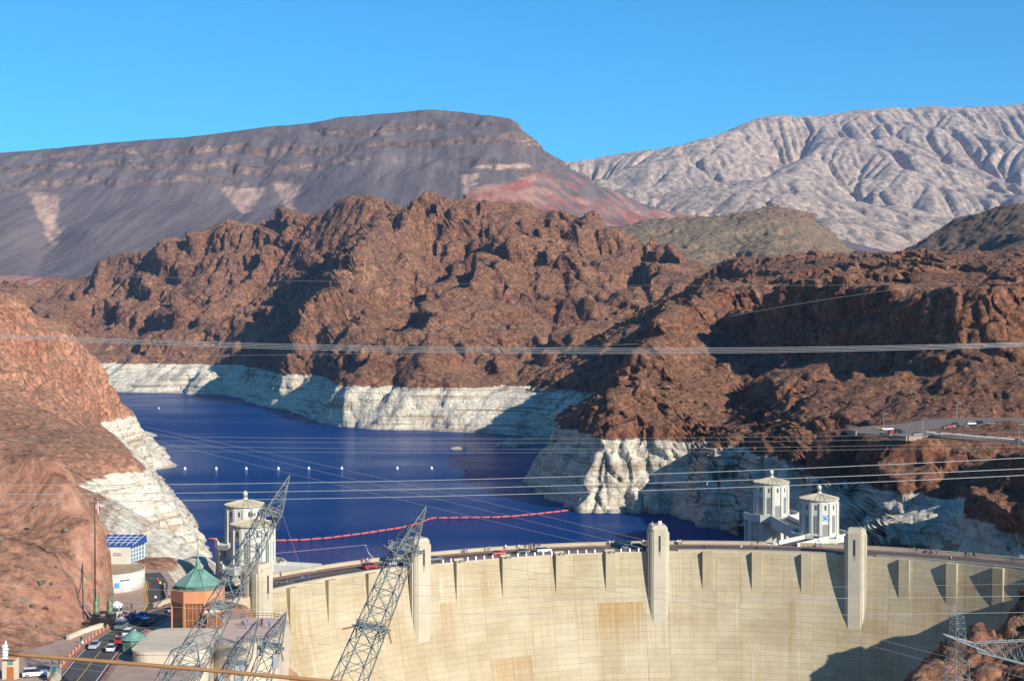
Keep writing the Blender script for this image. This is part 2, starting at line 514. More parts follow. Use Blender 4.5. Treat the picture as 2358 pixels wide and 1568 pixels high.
def tint_range(t, base, ch, p, fine):
    red = t.mix(t.rng(t.noise(t.scale(p, 0.008), 1.0, 4, 0.6), 0.40, 0.60), (0.36, 0.17, 0.12), (0.42, 0.30, 0.23))
    return t.mix(ch[1], base, red)
M_range = rock_mat('rock_range', [(0.27, 0.195, 0.15), (0.335, 0.25, 0.195), (0.385, 0.295, 0.23), (0.30, 0.225, 0.18), (0.21, 0.15, 0.122)],
                   [(0.40, 0.312, 0.24), (0.32, 0.243, 0.19)], 9.0, streak=0.35, bumpd=0.6, speck=(0.16, 0.13, 0.11), tint=tint_range, rubble=0.35, yk=0.4)
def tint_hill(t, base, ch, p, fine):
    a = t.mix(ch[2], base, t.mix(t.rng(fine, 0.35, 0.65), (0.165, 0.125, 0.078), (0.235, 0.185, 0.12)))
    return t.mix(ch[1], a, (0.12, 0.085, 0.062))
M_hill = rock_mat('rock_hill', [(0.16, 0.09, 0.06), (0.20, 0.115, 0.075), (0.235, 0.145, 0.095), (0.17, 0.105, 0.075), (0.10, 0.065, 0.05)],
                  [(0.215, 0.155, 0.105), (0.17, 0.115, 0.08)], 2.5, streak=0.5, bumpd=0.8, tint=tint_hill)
# ----------------------------------------------------------------- landforms
def pl(*a): return [at(*p) for p in a]
def wl(*a): return [atz(x, y, WATER_Z) for x, y in a]
def rl(*a): return [atz(x, y, RING_Z) for x, y in a]
def lower(pts, dy, dz): return [Vector((p.x * (p.y + dy) / p.y, p.y + dy, p.z + dz)) for p in pts]

def terrace(z, h, n, k, lo=8.0):
    """cliff bands: alternate steep and gentle parts of a slope"""
    t = z / h + n
    fl = np.floor(t); f = t - fl
    zz = (fl + sstep(0.45, 0.80, f) - n) * h
    return np.where(z > lo, (zz - z) * k * sstep(lo, lo + 12, z), 0.0)

# ---- canyon mountain across the lake
def build_mid():
    C = []
    shore = wl((245, 903), (330, 905), (430, 905), (500, 905), (545, 915), (600, 935), (640, 942), (690, 955), (725, 970), (770, 981), (830, 985),
               (880, 990), (980, 990), (1075, 995), (1150, 998), (1240, 1000))
    ring = rl((245, 838), (330, 838), (400, 840), (560, 845), (600, 852), (640, 862), (700, 862), (745, 868), (772, 888), (800, 890), (900, 893), (1100, 895), (1340, 897))
    C += densify(shore, 30) + densify(ring, 30)
    C += densify(lower(shore, -60, -25), 80)
    C += densify([Vector((-2200, 2100, WATER_Z)), Vector((-1200, 2250, WATER_Z)), shore[0]], 100)
    C += densify([Vector((-2200, 2200, -2)), Vector((-1200, 2300, -2)), ring[0]], 100)
    crest = pl((-260, 700, 3100), (0, 688, 3000), (60, 664, 3000), (170, 645, 2900), (215, 622, 2850), (290, 578, 2800), (360, 556, 2750), (430, 546, 2720), (480, 532, 2700), (505, 515, 2680),
               (530, 508, 2680), (575, 508, 2660), (620, 500, 2650), (700, 491, 2620), (745, 482, 2600), (775, 468, 2580), (800, 462, 2560), (850, 463, 2520), (920, 468, 2480),
               (975, 478, 2450), (1000, 474, 2380), (1080, 468, 2320), (1100, 462, 2300), (1190, 462, 2300), (1250, 468, 2300), (1290, 474, 2280), (1330, 486, 2260), (1360, 498, 2240),
               (1430, 512, 2200), (1500, 538, 2120), (1560, 562, 2050), (1620, 590, 1960), (1680, 625, 1880), (1800, 690, 1800), (1950, 760, 1750))
    C += densify(crest, 35)
    C += densify(lower(crest, 180, -45), 90) + densify(lower(crest, 600, -150), 150)
    # spur whose left flank lies in shadow
    C += densify(pl((880, 480, 2300), (868, 510, 2200), (845, 560, 2080), (800, 620, 1960), (750, 680, 1885), (705, 730, 1840), (665, 790, 1815), (648, 830, 1815)), 25)
    C += densify(pl((815, 545, 2480), (750, 620, 2380), (700, 700, 2260), (650, 765, 2160), (600, 825, 2080), (580, 846, 2060)), 25)
    C += densify(pl((640, 560, 2600), (590, 650, 2500), (540, 720, 2390), (500, 790, 2270)), 40)
    # left mass
    C += densify(pl((430, 600, 2640), (400, 680, 2520), (360, 760, 2380), (330, 815, 2250)), 50)
    C += densify(pl((250, 650, 2750), (220, 720, 2600), (200, 790, 2420)), 60)
    # cliff spur in the middle with a dark ravine on its left
    C += densify(pl((1150, 520, 2160), (1125, 545, 2110), (1110, 600, 2020), (1085, 655, 1930), (1010, 715, 1820), (950, 770, 1730), (900, 810, 1670)), 25)
    C += densify(pl((1070, 590, 2170), (1010, 650, 2040), (950, 715, 1930), (890, 770, 1830), (868, 795, 1770)), 25)
    C += densify(pl((985, 560, 2200), (930, 620, 2030), (880, 680, 1920), (850, 740, 1830), (830, 800, 1730)), 35)
    # front buttresses down to the white band
    C += densify(pl((800, 800, 1660), (790, 850, 1560)), 30) + densify(pl((760, 800, 1800), (745, 850, 1770)), 30)
    C += densify(pl((1200, 560, 2100), (1230, 640, 1950), (1200, 720, 1790), (1170, 800, 1620), (1150, 860, 1520)), 40)
    C += densify(pl((1270, 620, 2010), (1290, 700, 1850), (1240, 780, 1680)), 40)
    C += densify(pl((1420, 560, 2120), (1440, 640, 1930), (1400, 715, 1760), (1330, 800, 1590), (1260, 880, 1475)), 40)
    C += densify(pl((1380, 660, 1880), (1450, 650, 1860), (1480, 670, 1800)), 30)
    C += densify(pl((1560, 620, 1900), (1560, 700, 1750), (1500, 790, 1600), (1430, 880, 1480)), 50)
    C += [Vector((600, 1450, -2)), Vector((700, 1400, -10)), Vector((900, 1600, 40)), Vector((1000, 2400, 60)), Vector((-2200, 3200, 60)), Vector((-2200, 2800, 60))]
    F = Field(C)
    ca, sa = math.cos(math.radians(30)), math.sin(math.radians(30))
    def macro(x, y, z):
        m = sstep(-45, 40, z)
        u, v = x * ca - y * sa, x * sa + y * ca
        w = fbm(x / 160, y / 160, seed=3, oct=3) * 50
        return (fbm(x / 120, y / 120, oct=4, seed=4) * 18 + (ridged((u + w) / 130, v / 300, seed=11, oct=3) - 0.42) * 34) * m + fbm(x / 30, y / 30, oct=3, seed=6) * 4
    def post(x, y, z):
        tn = fbm(x / 220, y / 220, seed=5, oct=3) * 1.3
        k = 0.8 * sstep(-0.25, 0.25, fbm(x / 130, y / 130, seed=9, oct=2))
        w = fbm(x / 25, y / 25, seed=15, oct=2) * 0.35
        c, e, v = cells(x / 34 + w, y / 46 - w, np.zeros_like(x), seed=51)
        blk = ((v - 0.45) * 13 - (1 - sstep(0.0, 0.22, e)) * 5) * sstep(-20, 30, z) * sstep(-0.15, 0.2, fbm(x / 170, y / 170, seed=19, oct=2))
        return terrace(z, 46.0, tn, k) + terrace(z, 17.0, tn * 2.1, 0.45 * k) + blk
    def micro(P, N):
        x, y, z = P.T
        st = sstep(0.85, 0.45, N[:, 2])
        a = fbm(x / 22, y / 22, z / 34, oct=3, seed=41) * 5.0
        b = fbm(x / 6, y / 6, z / 9, oct=3, seed=47) * 2.0
        c1, e1, v1 = cells(x / 17 + a * 0.03, y / 17, z / 34, seed=3)
        c2, e2, v2 = cells(x / 7 + a * 0.05, y / 7, z / 8, seed=8)
        h = a * (0.5 + st * 0.7) + b + (v1 - 0.5) * 6.0 * st - (1 - sstep(0, 0.25, e1)) * 3.2 * st + (0.6 - c2) * 1.8 * (1 - 0.3 * st)
        H = N.copy(); H[:, 2] *= 0.6
        return H * h[:, None]
    return terrain('mountain_terrain', F, (-1150, 620), (1360, 2950), 570, 550, macro, micro, M_mid, 'y', backw=0.25, ero=(14, 0.022, 60.0, 0.01, 300, 300), post=post, lean=0.32)

# ---- Arizona side: peninsula, coves, parking terrace, cliff band
LOT_Z = 18.0
def build_right():
    C = []
    shore = wl((1262, 1010), (1235, 1060), (1203, 1110), (1270, 1150), (1340, 1180), (1440, 1180), (1535, 1180), (1580, 1195), (1640, 1205), (1690, 1222), (1730, 1235))
    C += densify(shore, 15)
    C += densify(lower(shore, -25, -20), 40)
    # the shore goes on behind the intake towers and the end of the dam
    sh2 = [Vector((x, y, WATER_Z)) for x, y in ((108, 690), (112, 660), (118, 629), (132, 600), (142, 565), (148, 530), (150, 500), (150, 470), (154, 430), (160, 398))]
    C += densify(sh2, 20)
    C += [p + Vector((-26, -8, -14)) for p in densify(sh2, 30)]
    ring = rl((1290, 968), (1280, 988), (1330, 995), (1380, 1001), (1392, 1014), (1450, 1016), (1540, 1016), (1612, 1020), (1640, 1036), (1700, 1044), (1745, 1056), (1800, 1070), (1880, 1085), (1905, 1112),
              (2000, 1122), (2100, 1134), (2180, 1148), (2250, 1162))
    C += densify(ring, 14)
    C += densify([Vector((183, 540, -2)), Vector((176, 505, -2)), Vector((174, 480, -2)), Vector((180, 450, -2)), Vector((190, 420, -2)), Vector((198, 400, -2))], 12)
    # crest of the peninsula spur, shade on its left
    C += densify(pl((1690, 640, 1400), (1645, 655, 1290), (1590, 690, 1180), (1545, 730, 1100), (1505, 790, 1010), (1470, 850, 945), (1430, 910, 905), (1395, 965, 878), (1382, 1005, 866)), 16)
    # dark flank left of the spur crest
    C += densify(pl((1560, 720, 1250), (1490, 790, 1110), (1430, 860, 1020), (1370, 920, 965), (1320, 962, 950)), 25)
    # front of the peninsula
    C += densify(pl((1640, 740, 1130), (1600, 820, 1020), (1560, 900, 930), (1550, 970, 890)), 25)
    C += densify(pl((1480, 940, 905), (1500, 985, 880)), 20)
    C += densify(pl((1655, 790, 1090), (1650, 860, 1000), (1640, 930, 925), (1620, 985, 880)), 25)
    # gully between the peninsula and the next rocks
    C += densify(pl((1680, 870, 1010), (1670, 930, 950), (1655, 1000, 885)), 20)
    C += densify(pl((1730, 860, 950), (1770, 910, 890), (1780, 960, 845), (1785, 1020, 790)), 20)
    C += densify(pl((1850, 900, 860), (1860, 970, 800), (1860, 1040, 735), (1880, 1070, 700)), 20)
    # cliff band: lower and upper edges
    C += densify(pl((1640, 800, 1140), (1680, 815, 1100), (1735, 822, 1052), (1803, 822, 1020), (1920, 800, 960), (2050, 808, 898), (2170, 804, 856), (2272, 795, 836), (2375, 785, 840), (2575, 775, 840)), 20)
    rim = pl((1660, 745, 1150), (1705, 715, 1110), (1760, 690, 1060), (1830, 660, 1030), (1950, 648, 970), (2080, 660, 908), (2200, 676, 865), (2300, 670, 845), (2400, 650, 850), (2600, 625, 850))
    C += densify(rim, 14) + densify([p + Vector((8, 14, 1.0)) for p in rim], 14) + densify([p + Vector((18, 40, 3.0)) for p in rim], 22)
    # plateau above and its rim
    C += densify(pl((1700, 660, 1350), (1800, 648, 1250), (2000, 636, 1200), (2200, 655, 1150), (2358, 648, 1100)), 40)
    C += densify(pl((1640, 625, 1560), (1660, 603, 1560), (1720, 596, 1560), (1820, 602, 1620), (2000, 610, 1650), (2200, 610, 1550), (2290, 600, 1480), (2358, 588, 1420), (2600, 560, 1350)), 40)
    C += densify([Vector((250, 1900, 60)), Vector((500, 1950, 70)), Vector((800, 1800, 70))], 80)
    # rubble slope under the cliffs
    C += densify(pl((1700, 835, 1060), (1800, 845, 985), (1915, 830, 935), (2045, 838, 876), (2165, 832, 836), (2358, 815, 815)), 20)
    C += densify(pl((1900, 880, 870), (2000, 870, 840), (2150, 880, 800), (2250, 870, 795), (2358, 860, 790), (2600, 850, 780)), 30)
    C += densify(pl((1950, 970, 760), (2050, 960, 760), (2150, 950, 755), (2250, 945, 752), (2358, 942, 750), (2600, 940, 745)), 25)
    # parking terrace (level) and the lower road
    for (x, y) in ((1945, 988), (2000, 985), (2050, 980), (2100, 972), (2150, 968), (2220, 966), (2300, 966), (2358, 966), (2500, 966),
                   (2000, 996), (2060, 1000), (2100, 1002), (2150, 985), (2230, 982), (2300, 980), (2358, 980), (2500, 978)):
        C.append(atz(x, y, LOT_Z))
    for (x, y, z) in ((2140, 1002, 17.0), (2200, 1008, 16.0), (2260, 1014, 15.2), (2330, 1020, 14.5), (2400, 1026, 14), (2520, 1034, 13),
                      (2170, 996, 18.3), (2240, 996, 18.6), (2310, 996, 18.6), (2358, 996, 18.6), (2480, 1000, 18.0)):
        C.append(atz(x, y, z))
    # edge of the terrace, rock ribs below it
    C += densify(pl((1950, 1002, 655), (1990, 1008, 642), (2030, 1012, 636), (2080, 1016, 632), (2130, 1020, 632)), 8)
    C += densify(pl((1915, 1050, 672), (1960, 1060, 640), (1985, 1095, 632)), 10)
    C += densify(pl((2030, 1050, 622), (2028, 1090, 612), (2020, 1130, 604)), 8)
    C += densify(pl((2062, 1060, 634), (2060, 1100, 626)), 8)
    C += densify(pl((2110, 1040, 624), (2120, 1090, 606), (2130, 1125, 596), (2140, 1145, 588)), 8)
    C += densify(pl((2200, 1050, 612), (2220, 1090, 590), (2200, 1115, 582)), 12)
    C += densify(pl((2290, 1050, 600), (2280, 1085, 572), (2320, 1080, 560), (2400, 1080, 545)), 12)
    C += densify(pl((2200, 1135, 575), (2260, 1140, 560)), 10)
    # red cliff at the right end with its foot behind the dam
    C += densify(pl((2250, 1105, 545), (2270, 1112, 520), (2310, 1110, 500), (2358, 1105, 480), (2500, 1090, 460)), 10)
    C += densify(pl((2320, 1150, 492), (2328, 1200, 488), (2330, 1240, 485)), 10)
    C += [at(2290, 1262, 492), at(2260, 1262, 500), at(2358, 1255, 470), at(2330, 1258, 478), at(2300, 1240, 500), at(2500, 1250, 440)]
    C += densify([Vector((215, 400, 2)), Vector((240, 395, 4)), Vector((300, 400, 10))], 20)
    # rock knob behind the fourth tower
    C += [at(2035, 1205, 575), at(2050, 1215, 572), at(2020, 1235, 570), at(2000, 1210, 580), at(1990, 1250, 574)]
    C += [Vector((700, 500, 60)), Vector((520, 600, 45)), Vector((600, 900, 90)), Vector((900, 1200, 120)), Vector((900, 500, 90)), Vector((420, 430, 30)), Vector((330, 420, 20))]
    F = Field(C)
    ca, sa = math.cos(math.radians(28)), math.sin(math.radians(28))
    lot = [atz(2100, 985, LOT_Z), atz(2358, 985, LOT_Z)]
    def flatmask(x, y):
        # 1 on the terrace and road, 0 elsewhere
        m = np.zeros_like(x)
        for px, py, r, zz in flats:
            m = np.maximum(m, sstep(r, r * 0.6, np.hypot(x - px, y - py)))
        return m
    def flatz(x, y):
        best = np.full(x.shape, 1e9); z = np.zeros_like(x)
        for px, py, r, zz in flats:
            d = np.hypot(x - px, y - py) / r; k = d < best
            z = np.where(k, zz, z); best = np.where(k, d, best)
        return z
    flats = []
    for a, b, r, dz in (((1945, 991), (2060, 996), 17, (0.5, 0.5)), ((2025, 1003), (2125, 1009), 11, (0.4, 0.4)), ((2060, 988), (2160, 982), 22, (0.5, 0.5)), ((2150, 974), (2560, 972), 26, (0.5, 0.5)), ((2180, 994), (2560, 998), 13, (1.6, 0.6)), ((2110, 1001), (2200, 1007), 9, (0.3, -0.3)), ((2200, 1007), (2600, 1037), 9, (-0.3, -3.3))):
        A, B = atz(*a, LOT_Z + dz[0]), atz(*b, LOT_Z + dz[1])
        for i in range(22):
            q = A.lerp(B, i / 21); flats.append((q.x, q.y, r, q.z))
    def macro(x, y, z):
        m = sstep(-44, 30, z)
        return (fbm(x / 70, y / 70, oct=4, seed=104) * 7 * m + fbm(x / 18, y / 18, oct=3, seed=106) * 2.2) * (1 - flatmask(x, y))
    def post(x, y, z):
        tn = fbm(x / 120, y / 120, seed=105, oct=3) * 1.2
        k = 0.7 * sstep(-0.2, 0.25, fbm(x / 80, y / 80, seed=109, oct=2))
        w = fbm(x / 14, y / 14, seed=115, oct=2) * 0.35
        c, e, v = cells(x / 19 + w, y / 26 - w, np.zeros_like(x), seed=61)
        blk = ((v - 0.45) * 8 - (1 - sstep(0.0, 0.22, e)) * 3) * sstep(-30, 20, z) * sstep(-0.2, 0.2, fbm(x / 90, y / 90, seed=119, oct=2))
        return (blk + terrace(z, 24.0, tn, k, 22.0) + terrace(z, 9.0, tn * 2.0, 0.45 * k, 22.0)) * (1 - flatmask(x, y)) + (flatz(x, y) - z) * flatmask(x, y)
    def emask(x, y): return 1 - flatmask(x, y)
    def micro(P, N):
        x, y, z = P.T
        st = sstep(0.9, 0.5, N[:, 2])
        a = fbm(x / 14, y / 14, z / 20, oct=3, seed=141) * 3.6
        b = fbm(x / 4, y / 4, z / 5, oct=3, seed=147) * 1.3
        c1, e1, v1 = cells(x / 12 + a * 0.05, y / 12, z / 26, seed=13)
        c2, e2, v2 = cells(x / 3.6 + a * 0.05, y / 3.6, z / 3.6, seed=18)
        h = a * (0.45 + st * 0.75) + b + (v1 - 0.5) * 7.0 * st - (1 - sstep(0, 0.25, e1)) * 3.0 * st + (0.55 - c2) * 1.9 * (0.4 + 0.6 * v2)
        h = h * (1 - flatmask(x, y))
        H = N.copy(); H[:, 2] *= 0.7
        return H * h[:, None]
    return terrain('arizona_terrain', F, (-20, 580), (395, 1900), 510, 640, macro, micro, M_right, 'y', backw=0.25, ero=(12, 0.016, 22.0, 0.01, 250, 380), post=post, mask=emask, lean=0.3)

# ---- Nevada side: red slope and cut cliff on the left
def build_left():
    C = []
    # far spur
    C += densify(wl((300, 1085), (350, 1083), (412, 1078), (380, 1040), (345, 990), (330, 960)), 12)
    C += densify(rl((318, 957), (290, 962), (230, 972)), 12)
    C += densify(rl((232, 975), (280, 1005), (310, 1040), (335, 1075), (348, 1084)), 12)
    C += densify(pl((-400, 610, 880), (-200, 660, 890), (0, 727, 900), (60, 740, 920), (100, 757, 940), (150, 785, 960), (200, 815, 985), (245, 850, 1020), (275, 885, 1045), (300, 925, 1060), (316, 950, 1068)), 15)
    C += densify(lower(pl((-400, 610, 880), (-200, 660, 890), (0, 727, 900), (100, 757, 940), (200, 815, 985), (245, 850, 1020), (300, 925, 1060)), 130, -28), 40)
    C += densify([Vector((-330, 1250, WATER_Z)), Vector((-450, 1350, WATER_Z)), Vector((-600, 1400, WATER_Z))], 50)
    C += densify([Vector((-300, 1180, -20)), Vector((-420, 1250, -5)), Vector((-600, 1300, 10))], 50)
    # steep face of the far spur, bench under it
    C += densify(pl((0, 890, 830), (80, 900, 850), (170, 935, 890), (215, 960, 960)), 18)
    C += densify(pl((0, 800, 880), (100, 830, 910), (200, 880, 970)), 25)
    C += densify(pl((-300, 900, 780), (0, 960, 760), (90, 965, 770), (170, 985, 800), (215, 975, 900)), 20)
    # near spur
    C += densify(wl((330, 1350), (385, 1330), (395, 1300), (487, 1280), (470, 1245), (440, 1195), (410, 1150), (375, 1100), (350, 1085)), 10)
    C += densify([p + Vector((22, 0, -12)) for p in wl((385, 1330), (487, 1280), (440, 1195), (375, 1100), (412, 1078), (345, 990))], 40)
    C += densify(rl((346, 1085), (330, 1090), (290, 1094), (245, 1100), (217, 1112), (200, 1120), (165, 1112)), 8)
    C += densify(pl((340, 1075, 692), (310, 1040, 720), (260, 1020, 735), (200, 1010, 740), (120, 1000, 720), (0, 1010, 690), (-300, 990, 640)), 14)
    C += densify(pl((100, 1060, 640), (150, 1090, 630), (0, 1060, 610)), 16)
    # light scree chute behind the visitor buildings
    C += densify(pl((165, 1120, 560), (190, 1160, 520), (230, 1215, 480), (300, 1240, 520), (330, 1290, 500)), 12)
    C += densify(pl((350, 1200, 590), (410, 1230, 610), (300, 1170, 600)), 14)
    C += densify(pl((330, 1310, 430), (360, 1320, 440), (375, 1315, 470)), 8)
    C += densify([Vector((-88, 470, -30)), Vector((-84, 430, -30)), Vector((-80, 400, -34))], 10)
    C += densify([Vector((-98, 470, -6)), Vector((-95, 440, -4)), Vector((-92, 415, -5)), Vector((-90, 395, -8))], 8)
    # cut cliff: upper edge and foot
    C += densify(pl((-400, 980, 400), (0, 1030, 390), (70, 1035, 386), (125, 1045, 380), (150, 1090, 374), (175, 1150, 368), (205, 1175, 364), (236, 1205, 362)), 5)
    C += densify(pl((-400, 990, 430), (0, 1025, 420), (70, 1030, 412), (125, 1040, 408), (160, 1095, 400), (190, 1155, 390), (232, 1195, 380)), 6)
    C += densify([atz(237, 1396, 0), atz(234, 1404, 0), atz(190, 1455, 0), atz(183, 1490, 0), atz(120, 1535, 0), atz(30, 1562, 0), atz(-150, 1600, 0), atz(-400, 1640, 0)], 3)
    C += densify(pl((236, 1300, 358), (212, 1350, 350), (196, 1400, 342)), 4)
    C += densify(pl((0, 1140, 376), (60, 1160, 372), (120, 1170, 366), (160, 1230, 360), (185, 1300, 350), (190, 1370, 342)), 6)
    C += densify(pl((0, 1215, 366), (60, 1235, 362), (120, 1270, 356)), 6)
    C += densify(pl((0, 1232, 345), (60, 1265, 340), (110, 1292, 338), (160, 1340, 336), (178, 1400, 333)), 5)
    C += densify(pl((0, 1400, 318), (70, 1430, 318), (130, 1450, 320), (165, 1460, 322)), 5)
    C += densify(pl((0, 1510, 298), (60, 1515, 300), (110, 1510, 306), (160, 1480, 318)), 5)
    C += densify([Vector((-80, 205, -0.6)), Vector((-80, 262, -0.6))], 8) + [Vector((-98, 205, -0.6)), Vector((-98, 235, -0.6)), Vector((-115, 205, 8)), Vector((-115, 240, 8))]
    C += densify(pl((-300, 1200, 370), (-300, 1400, 310)), 15)
    # level ground in front of and beside the foot (road, buildings)
    for p in ((240, 1408), (300, 1400), (330, 1380), (380, 1380), (260, 1480), (200, 1520), (150, 1568), (330, 1500), (400, 1420), (300, 1568), (430, 1440), (240, 1450), (60, 1568), (-50, 1600)):
        q = atz(*p, 0); q.z = -0.6; C.append(q)
    C += [Vector((-0.2815 * y + 3.0, y, -0.5)) for y in range(352, 405, 3)] + [Vector((-0.2815 * y + 7.0, y, -0.5)) for y in range(352, 400, 5)]
    C += [Vector((-84, 372, -0.6)), Vector((-98, 385, -0.6)), Vector((-100, 410, -0.6)), Vector((-92, 392, -0.6)), Vector((-70, 362, -0.6)), Vector((-62, 350, -0.6)), Vector((-104, 430, -0.4)), Vector((-112, 425, -0.4))]
    C += densify([Vector((-66, 205, -1)), Vector((-66, 262, -1)), Vector((-64, 300, -1)), Vector((-60, 335, -1))], 6) + densify([Vector((-58, 205, -30)), Vector((-58, 262, -30)), Vector((-54, 300, -30)), Vector((-50, 340, -28))], 6) + densify([Vector((-40, 205, -60)), Vector((-40, 262, -60)), Vector((-30, 300, -70)), Vector((-25, 340, -70))], 8)
    C += [Vector((-56, 352, -3)), Vector((-66, 372, -12)), Vector((-66, 390, -25))]
    F = Field(C)
    def macro(x, y, z):
        m = np.clip(sstep(2.0, 14, z) + sstep(-3.5, -12, z), 0, 1)
        far = sstep(400, 600, y)
        return (fbm(x / 60, y / 60, oct=4, seed=204) * 5 * far + fbm(x / 16, y / 16, oct=3, seed=206) * 1.2) * m
    def post(x, y, z):
        tn = fbm(x / 90, y / 90, seed=205, oct=3) * 1.2
        far = sstep(430, 600, y)
        k = 0.6 * sstep(-0.1, 0.3, fbm(x / 70, y / 70, seed=209, oct=2))
        d = terrace(z, 22.0, tn, k, 12.0) * (0.2 + 0.8 * far)
        z2 = z + d - 60 * sstep(-64, -58, x) * sstep(138, 133, np.hypot(x - 53.43, y - 299.38)) * sstep(372, 362, y)
        inside = (x > np.interp(y, (240, 296, 310, 330, 345, 362, 372, 404), (-108, -104, -97.5, -94.5, -95.5, -100, -103, -107))) & (x < np.interp(y, (240, 340, 352, 366, 384, 404), (-60, -58, -84, -86, -88, -95))) & (y < 404)
        z2 = np.where(inside, np.minimum(z2, -0.5), z2)
        return z2 - z
    def emask(x, y): return sstep(390, 470, y)
    def micro(P, N):
        x, y, z = P.T
        st = sstep(0.9, 0.5, N[:, 2])
        far = sstep(430, 600, y)
        m = np.clip(sstep(0.6, 5, z) + sstep(-3.5, -8, z), 0, 1)
        a = fbm(x / 15, y / 15, z / 22, oct=4, seed=241) * (1.8 + 1.6 * far)
        b = fbm(x / 3.5, y / 3.5, z / 5, oct=3, seed=247) * 0.9
        c1, e1, v1 = cells(x / 9 + a * 0.05, y / 9, z / 22, seed=23)
        c2, e2, v2 = cells(x / 3.2, y / 3.2, z / 3.2, seed=28)
        h = a * (0.5 + st * 0.7) + b + ((v1 - 0.5) * 2.6 * st - (1 - sstep(0, 0.22, e1)) * 1.3 * st) * (0.5 + 0.5 * far) + (0.55 - c2) * 1.1
        H = N.copy(); H[:, 2] *= 0.7
        return H * (h * m)[:, None]
    def tint(P, N):
        wob = fbm(P[:, 0] / 30, P[:, 1] / 30, P[:, 2] / 30, oct=3, seed=251)
        a = sstep(452, 412, P[:, 1] + wob * 22) * sstep(0.95, 0.7, N[:, 2] + wob * 0.1)
        z = np.zeros_like(a)
        return np.stack([a, z, z], 1)
    return terrain('nevada_terrain', F, (-520, -12), (206, 1420), 500, 470, macro, micro, M_near, 'x', backw=1.0, face=1, ero=(12, 0.016, 20.0, 0.01, 330, 200), post=post, mask=emask, tint=tint)

